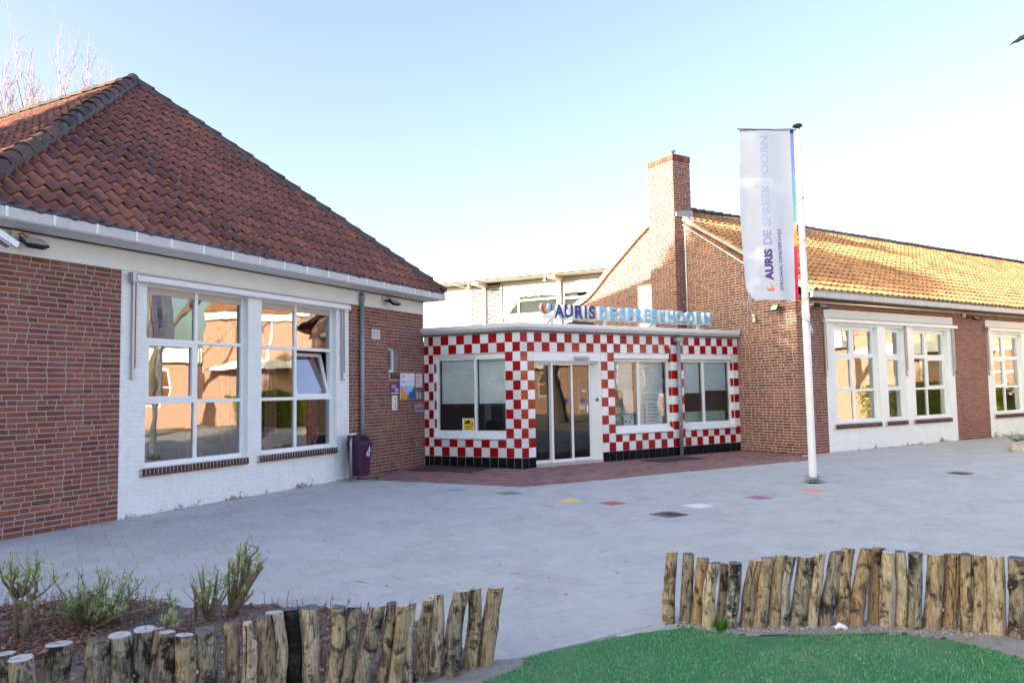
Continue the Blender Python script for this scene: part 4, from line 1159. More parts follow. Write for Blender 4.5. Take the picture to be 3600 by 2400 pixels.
cop = band('coping', [(0.0, 2.947), (0.125, 2.947), (0.13, 3.005), (0.11, 3.015), (0.0, 3.015)], 'alu_white', EN)
put('coping_end', MB().box(6.5, 6.70, -0.155, -0.04, 2.94, 3.05), 'zinc', FF, EN)
bk1 = OL + UL * 4; bk2 = OFG - NF * 4
rp = [OL - UL * 0.05, offset_corner(0.05, 0.05), OFG + NF * 0.05, bk2, bk1]
put('flat_roof', MB().prism([(p.x, p.y) for p in rp], 2.83, 2.99, 'z'), 'lead_mortar', ID, EN)
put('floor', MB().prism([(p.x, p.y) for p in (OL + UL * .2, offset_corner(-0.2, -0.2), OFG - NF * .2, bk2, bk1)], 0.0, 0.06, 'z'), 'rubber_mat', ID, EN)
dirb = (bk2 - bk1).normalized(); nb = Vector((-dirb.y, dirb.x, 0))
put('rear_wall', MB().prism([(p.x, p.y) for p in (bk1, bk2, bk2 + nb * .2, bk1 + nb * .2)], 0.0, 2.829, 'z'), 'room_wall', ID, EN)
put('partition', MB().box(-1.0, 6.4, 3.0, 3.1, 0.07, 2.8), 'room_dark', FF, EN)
# windows of the entrance
window(EN, FE, [0.262, 1.245, 2.019], [0.72, 2.35], 0.10, fw=0.055, mull=0.06, glass='entrance_glass')
put('window_sill', MB().prism([(-0.03, 0.60), (-0.03, 0.625), (0.10, 0.719), (0.17, 0.719), (0.17, 0.60)], 0.262, 2.019, 'x'), 'white_paint', FE, EN)
put('window_head', MB().box(0.262, 2.019, 0.06, 0.18, 2.351, 2.409), 'white_paint', FE, EN)
put('shutter_box', MB().box(1.30, 2.019, 0.02, 0.097, 2.285, 2.37), 'alu_white', FE, EN)
for a, b, mu in ((2.502, 4.240, 3.29), (4.642, 6.356, 5.40)):
    window(EN, FF, [a, mu, b], [0.72, 2.28], 0.10, fw=0.055, mull=0.07, glass='entrance_glass')
    put('window_sill', MB().prism([(-0.05, 0.60), (-0.05, 0.625), (0.10, 0.719), (0.17, 0.719), (0.17, 0.60)], a, b, 'x'), 'white_paint', FF, EN)
    put('shutter_box', MB().prism([(0.01, 2.29), (0.01, 2.395), (0.02, 2.408), (0.16, 2.408), (0.16, 2.285)], a, b - 0.05, 'x'), 'alu_white', FF, EN)
    put('window_head', MB().box(a, b, 0.162, 0.2, 2.281, 2.409), 'white_paint', FF, EN)
# sliding door
dm = MB(); dy = 0.16
put('door_header', MB().box(0.352, 2.123, 0.012, 0.2, 2.225, 2.408), 'white_paint', FF, EN)
put('door_jamb', MB().prism([(1.985, 0.20), (2.123, 0.012), (2.123, 0.24), (1.985, 0.24)], 0.06, 2.224, 'z'), 'white_paint', FF, EN)
put('door_track', MB().box(0.352, 1.984, 0.10, 0.26, 2.185, 2.224), 'alu_white', FF, EN)
put('threshold', MB().box(0.352, 2.123, -0.02, 0.3, 0.005, 0.064), 'alu_grey', FF, EN)
for (a, b, y, nm) in ((0.40, 0.90, 0.20, 'door'), (0.86, 1.44, 0.14, 'door'), (1.40, 1.98, 0.20, 'door')):
    fr = MB(); fw_ = 0.05
    fr.box(a, a + fw_, y, y + 0.045, 0.066, 2.184); fr.box(b - fw_, b, y, y + 0.045, 0.066, 2.184); fr.box(a + fw_, b - fw_, y, y + 0.045, 0.066, 0.13); fr.box(a + fw_, b - fw_, y, y + 0.045, 2.145, 2.184)
    dr = put(nm, fr, 'alu_white', FF, EN)
    put('pane', MB().quad((a + fw_, y + 0.02, 0.13), (b - fw_, y + 0.02, 0.13), (b - fw_, y + 0.02, 2.145), (a + fw_, y + 0.02, 2.145)), 'door_glass', FF @ T((0, 0, 0)), dr)
for (x, z, m) in ((1.30, 1.37, 'ink_blue'), (1.78, 1.37, 'ink_blue')):
    put('door_sticker', MB().prism([(x - .035, z - .055), (x + .035, z - .055), (x + .035, z + .01), (x + .05, z + .01), (x, z + .06), (x - .05, z + .01), (x - .035, z + .01)], 0.205 if x > 1.4 else 0.145, 0.208 if x > 1.4 else 0.148), m, FF, EN)
put('door_sticker', MB().box(1.73, 1.86, 0.2065, 0.2095, 1.555, 1.60), 'ink_sky', FF, EN)
put('door_sticker', MB().box(1.85, 1.90, 0.2065, 0.2095, 1.10, 1.26), 'paper', FF, EN)
put('inner_door', MB().box(1.72, 2.05, 1.2, 1.25, 0.07, 2.15), 'door_grey', FF, EN)
put('door_handle', MB().tube([(1.66, 0.235, 1.05), (1.66, 0.235, 1.85)], 0.012, 6), 'alu_white', FF, EN)
put('handle_plate', MB().box(1.67, 1.83, 0.225, 0.24, 1.17, 1.27), 'alu_white', FF, EN)
pr = thing('door_sensor', FF @ T((1.55, 0, 2.27)), 'silver curved motion sensor over the sliding glass door', 'sensor')
put('housing', MB().prism([(0.010, 2.32), (-0.03, 2.325), (-0.075, 2.30), (-0.09, 2.262), (-0.05, 2.262), (0.010, 2.275)], 1.385, 1.745, 'x'), 'alu_grey', FF, pr)
put('lens', MB().box(1.42, 1.70, -0.08, -0.02, 2.252, 2.261), 'black_plastic', FF, pr)
bp_ = thing('bell_push', FF @ T((2.06, 0.08, 1.38)), 'round black bell push on the white door jamb', 'doorbell')
RB = FF @ T((2.065, 0.088, 1.38)) @ Matrix.Rotation(pi / 2, 4, 'X') @ Matrix.Rotation(radians(-38), 4, 'Y')
put('housing', MB().lathe([(0.0, 0.03), (0.025, 0.028), (0.033, 0.02), (0.036, -0.02), (0.0, -0.02)], 14), 'black_plastic', RB, bp_)
put('button', MB().lathe([(0.0, 0.042), (0.011, 0.040), (0.013, 0.028)], 12), 'steel', RB, bp_)
# rain pipe with hopper on the pier
dpF = put('downpipe', MB().tube([(4.43, -0.07, 2.70), (4.43, -0.07, 0.02)], 0.045, 12), 'zinc', FF, EN)
put('hopper', MB().prism([(4.33, 2.805), (4.33, 2.72), (4.385, 2.68), (4.475, 2.68), (4.53, 2.72), (4.53, 2.805)], -0.145, -0.005), 'zinc', FF, dpF)
put('leaf_guard', MB().lathe([(0.05, 0.0), (0.05, 0.03), (0.02, 0.05), (0.0, 0.05)], 10), 'black_plastic', FF @ T((4.43, -0.075, 2.806)), dpF)
for z in (1.65, 0.75): put('pipe_clip', MB().lathe([(0.045, -0.014), (0.056, -0.014), (0.056, 0.014), (0.045, 0.014)], 12), 'zinc', FF @ T((4.43, -0.07, z)), dpF)
al = thing('alarm_beacon', FF @ T((4.12, -0.05, 2.57)), 'red alarm beacon with cream base on the tiled frieze beside the rain pipe', 'alarm')
RA = FF @ T((4.10, -0.05, 2.575)) @ Matrix.Rotation(pi / 2, 4, 'Y')
put('beacon', MB().lathe([(0.0, -0.075), (0.03, -0.072), (0.045, -0.055), (0.048, 0.0), (0.0, 0.0)], 14), 'red_lamp', RA, al)
put('base', MB().lathe([(0.0, 0.001), (0.05, 0.001), (0.05, 0.05), (0.04, 0.08), (0.0, 0.085)], 14), 'cream', RA, al)
put('bracket', MB().box(4.08, 4.14, -0.03, 0.0, 2.56, 2.59), 'cream', FF, al)

# blinds and things behind the entrance glass
def blind(W, u0, u1, z0, z1, y, label):
    mb = MB(); n = max(8, int((z1 - z0) / 0.03)); v = []
    for i in range(n + 1):
        z = z0 + (z1 - z0) * i / n; d = 0.012 * (i % 2)
        v += [(u0, y + d, z), (u1, y + d, z)]
    f = [(2 * i, 2 * i + 1, 2 * i + 3, 2 * i + 2) for i in range(n)]
    mb.add(v, f); mb.box(u0, u1, y - 0.005, y + 0.022, z0 - 0.025, z0 - 0.001)
    return tag(put('blind', mb, 'blind_cloth', W), label, 'blind', 'pleated blinds behind the entrance windows')
blind(FE, 0.34, 1.20, 1.37, 2.30, 0.20, 'pale blue pleated blind half down in the left pane facing the brick block')
blind(FE, 1.28, 1.97, 1.37, 2.30, 0.20, 'pale blue pleated blind half down in the right pane beside the entrance corner')
blind(FF, 3.36, 4.18, 0.98, 2.24, 0.24, 'pale blue pleated blind behind the paper notice in the front window')
blind(FF, 2.57, 3.23, 0.98, 2.24, 0.24, 'pale blue pleated blind behind the posters in the front window')
blind(FF, 4.72, 5.36, 1.50, 2.24, 0.20, 'pale blue pleated blind half down in the window just right of the rain pipe')
blind(FF, 5.45, 6.29, 1.55, 2.24, 0.20, 'pale blue pleated blind half down in the pane nearest the gable')
put('inner_board', MB().box(4.70, 6.30, 0.26, 0.28, 0.72, 1.02), 'pale_green', FF, EN)
def lines(mb, u0, u1, z0, z1, n, y, rngs=random.Random(5)):
    st = (z1 - z0) / n
    for i in range(n): mb.box(u0, u0 + (u1 - u0) * rngs.uniform(0.6, 1), y, y + 0.001, z0 + i * st + st * 0.3, z0 + i * st + st * 0.62)
def sheet(W, u0, u1, z0, z1, y, mat, label, cat='poster', group='papers taped inside the front window', name='poster'):
    t = thing(name, W @ T(((u0 + u1) / 2, y, z0)), label, cat, group)
    put('sheet', MB().box(u0, u1, y, y + 0.003, z0, z1), mat, W, t); return t
p = sheet(FF, 2.575, 2.80, 1.20, 1.58, 0.16, 'poster_brown', 'brown photo poster taped at the left edge of the front window')
put('print', MB().merge(fit_text('OOK MOGELIJK', 2.58, 2.79, 1.09, 1.15, 0.156)), 'ink_blue', FF, p)
put('caption_strip', MB().box(2.575, 2.80, 0.16, 0.163, 1.07, 1.17), 'sign_pink', FF, p)
p = sheet(FF, 2.575, 2.82, 0.76, 1.06, 0.16, 'poster_green', 'green poster with pink corner low at the left edge of the front window')
mb = MB(); lines(mb, 2.59, 2.77, 0.88, 0.98, 3, 0.157); put('print', mb, 'paper', FF, p)
put('corner', MB().box(2.68, 2.815, 0.156, 0.1595, 0.765, 0.80), 'print_pink', FF, p)
p = sheet(FF, 2.87, 3.17, 0.76, 1.02, 0.16, 'poster_blue', 'light blue poster with brown drawings beside the window mullion')
mb = MB()
for cx, cz, r in ((2.94, 0.87, 0.035), (3.05, 0.85, 0.03), (3.10, 0.95, 0.035)): mb.prism([(cx + r * cos(a * pi / 6), cz + r * sin(a * pi / 6)) for a in range(12)], 0.156, 0.1595)
put('drawing', mb, 'poster_brown', FF, p)
p = sheet(FF, 2.87, 3.17, 1.04, 1.56, 0.16, 'paper', 'tall white paper with a few lines above the light blue poster')
mb = MB(); lines(mb, 2.90, 3.12, 1.08, 1.2, 3, 0.157); put('print', mb, 'print_grey', FF, p)
p = sheet(FF, 3.42, 4.10, 0.76, 1.42, 0.20, 'paper', 'large white sheet with list and small boxes behind the right pane of the front window')
mb = MB(); lines(mb, 3.65, 4.0, 0.82, 1.28, 6, 0.197)
for i in range(5): mb.box(3.50, 3.58, 0.197, 0.199, 0.82 + i * 0.09, 0.875 + i * 0.09)
put('print', mb, 'print_grey', FF, p)
put('heading', fit_text('AURIS DE SPREEKHOORN', 3.55, 4.0, 1.33, 1.37, 0.196), 'ink_blue', FF, p)
yb = sheet(FE, 0.90, 1.19, 0.755, 1.035, 0.118, 'paper', 'yellow camera surveillance sticker in the lower window corner near the trash bin', 'sign', None, 'warning_sign')
put('yellow_field', MB().box(0.935, 1.175, 0.1145, 0.1175, 0.785, 1.02), 'sign_yellow', FE, yb)
put('lettering', MB().merge(fit_text('camera', 0.965, 1.15, 0.835, 0.87, 0.112)).merge(fit_text('toezicht', 0.955, 1.16, 0.793, 0.828, 0.112)), 'ink_black', FE, yb)
put('pictogram', MB().prism([(0.96, 0.955), (1.075, 1.0), (1.10, 0.95), (0.985, 0.905)], 0.111, 0.114).box(1.075, 1.09, 0.111, 0.114, 0.90, 0.95).box(1.0905, 1.15, 0.111, 0.114, 0.90, 0.915).box(1.1505, 1.165, 0.111, 0.114, 0.885, 0.95), 'ink_black', FE, yb)

# rooftop letters
SG = thing('letter_sign', FF @ T((3.7, 0.6, 3.0)), 'rooftop lettering AURIS DE SPREEKHOORN in navy and sky blue on a white rail', 'sign')
LET = [('A', 1.286, 1.554), ('U', 1.56, 1.796), ('R', 1.851, 2.093), ('I', 2.13, 2.191), ('S', 2.249, 2.434), ('D', 2.559, 2.802), ('E', 2.873, 3.063), ('S', 3.173, 3.362), ('P', 3.425, 3.612), ('R', 3.674, 3.906), ('E', 3.961, 4.143), ('E', 4.194, 4.391), ('K', 4.448, 4.678), ('H', 4.724, 4.959), ('O', 5.003, 5.301), ('O', 5.351, 5.64), ('R', 5.706, 5.931), ('N', 5.983, 6.237)]
def solid_letter(ch, u0, u1, z0, z1, y0, y1):
    t = text_mesh(ch, 1.0, 0.5, 0.042)
    xs = [p[0] for p in t.v]; ys = [p[1] for p in t.v]
    a, b, c, d = min(xs), max(xs), min(ys), max(ys)
    v = [(u0 + (p[0] - a) / (b - a) * (u1 - u0), y0 if p[2] > 0 else y1, z0 + (p[1] - c) / (d - c) * (z1 - z0)) for p in t.v]
    m = MB()
    m.add(v, t.f)
    m.mi = [0 if all(abs(v[i][1] - y0) < 1e-6 for i in f) else 1 for f in t.f]
    return m
for i, (ch, a, b) in enumerate(LET):
    o = put('letter', solid_letter(ch, a, b, 3.225, 3.53, 0.55, 0.66), ['ink_navy' if i < 5 else 'ink_sky', 'white_paint'], FF, SG)
def petal(cx, cz, s, flip, w0=0.0, w1=1.0):
    """leaf-like petal rising from (cx,cz); w0..w1 the strip of its width"""
    pts = []; n = 10
    L = lambda t, w: (cx + flip * s * (0.02 + 0.52 * w * sin(pi * min(1, t * 0.9 + 0.05)) ** 0.8 * (1 - 0.15 * t) + 0.30 * t * t), cz + s * t)
    for i in range(n + 1): pts.append(L(i / n, w1))
    for i in range(n, -1, -1): pts.append(L(i / n, w0))
    q = [pts[0]]
    for p_ in pts[1:]:
        if (p_[0] - q[-1][0]) ** 2 + (p_[1] - q[-1][1]) ** 2 > 1e-8: q.append(p_)
    return q
lg = put('logo', MB().prism(petal(1.085, 3.285, 0.25, -1), 0.565, 0.66).prism(petal(1.085, 3.285, 0.25, 1), 0.565, 0.66).box(1.0, 1.25, 0.57, 0.65, 3.235, 3.27), 'white_paint', FF, SG)
put('petal', MB().prism(petal(1.085, 3.285, 0.25, -1, 0.0, 0.5), 0.555, 0.5645), 'ink_orange', FF, lg); put('petal', MB().prism(petal(1.085, 3.285, 0.25, -1, 0.5, 1.0), 0.555, 0.5645), 'ink_red', FF, lg)
put('petal', MB().prism(petal(1.085, 3.285, 0.25, 1, 0.0, 0.6), 0.555, 0.5645), 'ink_sky', FF, lg); put('petal', MB().prism(petal(1.085, 3.285, 0.25, 1, 0.6, 1.0), 0.555, 0.5645), 'ink_blue', FF, lg)
put('rail', MB().box(1.0, 6.29, 0.58, 0.64, 3.19, 3.222), 'white_paint', FF, SG)
for u in (1.25, 2.75, 4.30, 5.80):
    put('post', MB().box(u - .03, u + .03, 0.58, 0.64, 2.99, 3.189), 'white_paint', FF, SG)
    put('strut', MB().tube([(u, 0.66, 3.18), (u, 1.05, 3.0)], 0.018, 6), 'alu_grey', FF, SG)
blk = put('ballast_block', MB().prism([(-.32, 0), (-.3, .15), (-.22, .17), (.24, .165), (.31, .14), (.32, 0)], -.14, .14), 'mossy_block', FF @ T((2.13, 0.75, 2.992)))
tag(blk, 'dark mossy concrete block lying on the flat roof under the letters', 'block')

# things fixed to the brick wall beside the entrance
def wall_sign(W, u0, u1, z0, z1, mat, label, name='sign', y=-0.02):
    t = thing(name, W @ T(((u0 + u1) / 2, y, (z0 + z1) / 2)), label, 'sign', 'signs on the brick wall by the entrance')
    put('panel', MB().slab(u0, u1, y, -0.004, z0, z1, 0.002), mat, W, t)
    for x in (u0 + .02, u1 - .02):
        for z in (z0 + .02, z1 - .02): put('screw', MB().box(x - .006, x + .006, y - .004, y - .0005, z - .006, z + .006), 'steel', W, t)
    return t
s = wall_sign(FL, -0.91, -0.39, 1.455, 2.02, 'paper', 'large white house sign numbered 10 with a colourful lower half')
put('lettering', fit_text('10', -0.865, -0.775, 1.915, 1.985, -0.0225, 0.01), 'ink_navy', FL, s)
put('lettering', fit_text('AURIS', -0.835, -0.735, 1.828, 1.855, -0.0225, 0.02), 'ink_navy', FL, s); put('lettering', fit_text('DE SPREEKHOORN', -0.725, -0.425, 1.828, 1.855, -0.0225), 'ink_sky', FL, s)
put('lettering', fit_text('SPECIAAL ONDERWIJS', -0.865, -0.685, 1.795, 1.812, -0.0225), 'ink_blue', FL, s)
put('logo', MB().prism(petal(-0.852, 1.83, 0.028, -1), -0.0225, -0.0205).prism(petal(-0.852, 1.83, 0.028, 1), -0.0225, -0.0205), 'ink_navy', FL, s)
zt = 1.757; u0, u1, zb_ = -0.905, -0.395, 1.46
def sgp(poly, mat, k): put('print', MB().prism([(u0 + a * (u1 - u0), zb_ + b * (zt - zb_)) for a, b in poly], -0.0212 - k * 0.0006, -0.0204 - k * 0.0006), mat, FL, s)
sgp([(0, 0), (1, 0), (1, 1), (0, 1)], 'ink_blue', 0)
sgp([(0, 0.1), (0.30, 0.45), (0.42, 0), (0, 0)], 'print_pink', 1)
sgp([(0, 0.15), (0, 0.95), (0.62, 0.28), (0.50, 0.0), (0.22, 0.0)], 'ink_orange', 2)
sgp([(0, 1), (0.42, 1), (0.60, 0.62), (0.56, 0.25), (0.30, 0.45)], 'ink_lilac', 3)
sgp([(0.42, 1), (0.98, 1), (0.72, 0.50), (0.60, 0.62)], 'ink_sky', 4)
sgp([(0.42, 0.0), (0.50, 0.42), (0.64, 0.22), (0.66, 0.0)], 'poster_green', 5)
s = wall_sign(FL, -0.333, -0.10, 1.714, 2.016, 'sign_pink', 'small pale pink notice with red print next to the tiled corner')
mb = MB(); lines(mb, -0.31, -0.15, 1.93, 1.985, 2, -0.0225); lines(mb, -0.31, -0.2, 1.80, 1.91, 4, -0.0225); lines(mb, -0.25, -0.13, 1.735, 1.765, 2, -0.0225); put('print', mb, 'print_pink', FL, s)
s = wall_sign(FL, -1.264, -0.963, 1.592, 1.802, 'sign_purple', 'purple sign with white print under the slit window')
mb = MB(); lines(mb, -1.24, -1.03, 1.69, 1.78, 5, -0.0225); put('print', mb, 'paper', FL, s)
put('footer', MB().box(-1.262, -0.965, -0.0225, -0.0205, 1.595, 1.615), 'paper', FL, s)
put('emblem', MB().prism([(-1.12, 1.66), (-1.10, 1.63), (-1.02, 1.63), (-0.99, 1.665), (-1.02, 1.70), (-1.09, 1.70)], -0.0225, -0.0205), 'ink_lilac', FL, s)
s = wall_sign(FL, -1.203, -1.033, 1.246, 1.556, 'paper', 'narrow white sign with a yellow diamond and small figure under the purple sign')
put('diamond', MB().prism([(-1.145, 1.475), (-1.105, 1.435), (-1.065, 1.475), (-1.105, 1.515)], -0.0225, -0.0205), 'sign_yellow', FL, s)
put('figure', MB().prism([(-1.11, 1.43), (-1.085, 1.41), (-1.09, 1.385), (-1.08, 1.35), (-1.09, 1.31), (-1.06, 1.29), (-1.13, 1.285), (-1.12, 1.34), (-1.135, 1.37), (-1.12, 1.39)], -0.0225, -0.0205), 'print_grey', FL, s)
mb = MB(); lines(mb, -1.19, -1.05, 1.52, 1.545, 2, -0.0225); lines(mb, -1.19, -1.05, 1.255, 1.27, 1, -0.0225); put('print', mb, 'ink_red', FL, s)
num = thing('house_number', FL @ T((-0.257, -0.02, 1.545)), 'grey metal house number 10 on the brick wall right of the large sign', 'house number')
for ch, a, b in (('1', -0.345, -0.285), ('0', -0.262, -0.16)): put('digit', solid_letter(ch, a, b, 1.468, 1.625, -0.03, -0.004), ['concrete', 'alu_grey'], FL, num)
lb = thing('letterbox', FL @ T((-0.22, 0, 1.18)), 'grey letter slot built into the brick wall below the house number', 'letterbox')
mb = MB(); wall_cells(mb, -0.40, -0.045, 1.178, 1.358, [(-0.33, -0.09, 1.25, 1.31)], -0.012, 0.006); put('front', mb, 'alu_grey', FL, lb)
put('slot', MB().box(-0.33, -0.09, -0.003, 0.005, 1.25, 1.31), 'dark_hole', FL, lb)
put('flap', MB().prism([(-0.02, 1.305), (-0.013, 1.312), (-0.013, 1.275), (-0.022, 1.27)], -0.328, -0.092, 'x'), 'alu_grey', FL, lb)
vt = thing('vent_grille', FL @ T((-1.74, 0, 2.69)), 'white square ventilation grille high on the brick wall', 'vent')
mb = MB(); mb.box(-1.866, -1.846, -0.02, -0.003, 2.69, 2.88); mb.box(-1.632, -1.612, -0.02, -0.003, 2.69, 2.88); mb.box(-1.8459, -1.6321, -0.02, -0.003, 2.69, 2.708); mb.box(-1.8459, -1.6321, -0.02, -0.003, 2.862, 2.88); mb.box(-1.747, -1.731, -0.0185, -0.003, 2.7085, 2.8615)
put('frame', mb, 'white_paint', FL, vt)
for i in range(9): put('slat', MB().prism([(-0.016, 2.716 + i * .016), (-0.006, 2.722 + i * .016), (-0.006, 2.725 + i * .016), (-0.016, 2.719 + i * .016)], -1.845, -1.633, 'x'), 'white_paint', FL, vt)
put('back', MB().box(-1.845, -1.633, -0.0045, -0.0032, 2.709, 2.861), 'room_wall', FL, vt)
tp = thing('water_tap', FL @ T((-0.453, 0, 0.53)), 'small chrome water tap low on the brick wall beside the tiles', 'tap')
put('body', MB().tube([(-0.453, 0.0, 0.55), (-0.453, -0.07, 0.55), (-0.453, -0.10, 0.53), (-0.453, -0.105, 0.49)], [0.014, 0.014, 0.013, 0.012], 8), 'steel', FL, tp)
put('lever', MB().box(-0.49, -0.416, -0.065, -0.05, 0.575, 0.588).box(-0.46, -0.446, -0.064, -0.051, 0.56, 0.5745), 'steel', FL, tp)
def floodlight(W, u, z, label, w=0.26, y=-0.22, face=-55):
    t = thing('floodlight', W @ T((u, -0.05, z)), label, 'floodlight', 'black floodlights on the walls')
    R = W @ T((u, y, z)) @ Matrix.Rotation(radians(face), 4, 'X')
    put('housing', MB().prism([(-w / 2, -0.085), (w / 2, -0.085), (w / 2, 0.085), (-w / 2, 0.085)], 0, 0.03).prism([(-w / 2 + .04, -0.06), (w / 2 - .04, -0.06), (w / 2 - .04, 0.06), (-w / 2 + .04, 0.06)], 0.031, 0.07), 'black_plastic', R, t)
    for i in range(11): put('fin', MB().box(-w / 2 + .03 + i * (w - .06) / 10 - .003, -w / 2 + .03 + i * (w - .06) / 10 + .003, 0.0305, 0.055, -0.082, -0.0605), 'black_plastic', R, t)
    put('lamp_glass', MB().box(-w / 2 + .015, w / 2 - .015, -0.004, -0.0005, -0.07, 0.07), 'lamp_glass', R, t)
    put('bracket', MB().box(u - .09, u - .075, y + .03, 0.0, z + 0.0, z + .03).box(u + .075, u + .09, y + .03, 0.0, z + 0.0, z + .03).box(u - .0749, u + .0749, -0.02, 0.0, z + .005, z + .028), 'black_plastic', W, t)
    put('cable', MB().tube([(u - .03, y + 0.06, z + .04), (u - .08, y + .12, z + .09), (u - .12, -.03, z + .06)], 0.007, 6), 'black_plastic', W, t)
    return t
floodlight(FL, -8.57, 3.47, 'black floodlight under the eaves at the near end of the brick block', 0.27)
floodlight(FL, -1.37, 3.475, 'black floodlight under the eaves above the trash bin and signs', 0.25)
def junction(W, u, z, label, s=0.055):
    t = thing('junction_box', W @ T((u, -0.03, z)), label, 'junction box', 'junction boxes under the eaves')
    put('box', MB().slab(u - s, u + s, -0.06, -0.012, z - s, z + s, 0.006), 'cream', W, t); put('lid', MB().slab(u - s * .8, u + s * .8, -0.066, -0.0605, z - s * .8, z + s * .8, 0.003), 'cream', W, t)
junction(FL, -8.69, 3.54, 'cream junction box beside the near floodlight'); junction(FL, -1.50, 3.54, 'cream junction box beside the floodlight above the signs', 0.05)
cm = thing('security_camera', FL @ T((-8.95, -0.5, 3.3)), 'white security camera cut off at the picture edge below the near floodlight', 'camera')
cr = FL @ T((-8.935, -0.42, 3.345)) @ Matrix.Rotation(radians(28), 4, 'Y')
put('housing', MB().box(-0.5, -0.03, -0.06, 0.05, -0.055, 0.03), 'alu_grey', cr, cm)
put('sunshield', MB().prism([(-0.075, -0.03), (-0.065, 0.045), (0.065, 0.045), (0.075, -0.03), (0.068, -0.03), (0.058, 0.036), (-0.058, 0.036), (-0.068, -0.03)], -0.5, 0.03, 'x'), 'white_paint', cr, cm)
put('lens_cover', MB().box(-0.0295, -0.02, -0.055, 0.045, -0.05, 0.025), 'black_plastic', cr, cm)
put('arm', MB().tube([(-0.4, 0.0, -0.05), (-0.45, 0.2, -0.02), (-0.45, 0.42, 0.1)], 0.018, 6), 'white_paint', cr, cm)

# ================================================================== GABLED BUILDING ON THE RIGHT
BR = thing('gabled_building', FR, 'long brick school wing with orange pantiled gable roof, tall chimney and white window bays', 'building')
SLOPE = 0.62; PR = math.atan(SLOPE); RIDGE_Y = 4.1; EAVE = (-0.5, 3.80)
RZ = EAVE[1] + SLOPE * (RIDGE_Y - EAVE[0])
rear = [(-8.75, 4.15), (-8.235, 4.36), (-7.758, 4.52), (-7.354, 4.757), (-7.05, 4.963), (-6.75, 5.18), (-6.2, 5.505), (-5.37, 6.01), (-4.9, 6.26), (-4.1, 6.50)]
front_top = [(-3.57, 6.20), (-1.296, 4.69), (-0.25, 3.98), (0.0, 3.70)]
gpoly = [(-8.75, 0)] + rear + front_top[:-1] + [(-0.007, 3.70), (-0.007, 0)]
VENT = (-5.444, -4.52, 3.3, 4.60)
def poly_rows(poly, u0, u1, holes):
    base = rect_rows(u0, u1, holes)
    def fn(za, zb):
        z = (za + zb) / 2; xs = []
        n = len(poly)
        for i in range(n):
            (x0, z0), (x1, z1) = poly[i], poly[(i + 1) % n]
            if (z0 > z) != (z1 > z): xs.append(x0 + (z - z0) / (z1 - z0) * (x1 - x0))
        xs.sort(); out = []
        for a, b in base(za, zb):
            for k in range(0, len(xs) - 1, 2):
                p, q = max(a, xs[k]), min(b, xs[k + 1])
                if q - p > 0.04: out.append((p, q))
        return out
    return fn
gw = put('gable_wall', MB().prism(gpoly, 0.007, 0.25), 'pale_mortar', FG, BR)
put('louvre_panel', MB().box(VENT[0] + 0.02, VENT[1], -0.02, 0.006, VENT[2], VENT[3]), 'alu_white', FG, BR)
put('louvre_frame', MB().box(VENT[0], VENT[0] + 0.045, -0.035, 0.0065, VENT[2], VENT[3] + 0.04).box(VENT[0] + 0.0455, VENT[1], -0.035, 0.0065, VENT[3] + 0.001, VENT[3] + 0.04), 'alu_grey', FG, BR)
CH = (-4.5, -3.5)
rng = random.Random(23)
bg_ = lay_courses(poly_rows(gpoly, -8.75, -0.0045, [VENT, (CH[0], CH[1], 0, 9)]), 0.006, 6.5, rng)
bg_ = [b for b in bg_ if b[3] > 2.3 or b[1] > -2.0]
# front wall
BAYS = [(1.03, 6.84), (8.65, 14.5)]
def bay_holes(o): return [(1.42 + o, 3.195 + o, 0.69, 3.07), (3.555 + o, 4.37 + o, 0.69, 3.07), (4.81 + o, 6.53 + o, 0.69, 3.07)]
mw = MB()
wall_cells(mw, 0.251, 1.03, 0, 3.66, [], 0.007, 0.25); wall_cells(mw, 6.84, 8.65, 0, 3.66, [], 0.007, 0.25); wall_cells(mw, 14.5, 26, 0, 3.66, [], 0.007, 0.25)
for a, b in BAYS: wall_cells(mw, a, b, 3.45, 3.66, [], 0.007, 0.25)
fw_wall = put('wall', mw, 'grey_mortar', FR, BR)
rb = lay_courses(rect_rows(0.0, 1.028), 0.006, 3.62, rng) + lay_courses(rect_rows(6.842, 8.648), 0.006, 3.62, rng)
for a, b in BAYS: rb += lay_courses(rect_rows(a, b), 3.452, 3.62, rng)
sets = [(bg_, FG, gw, 'brown_brick'), (rb, FR, fw_wall, 'red_brick')]
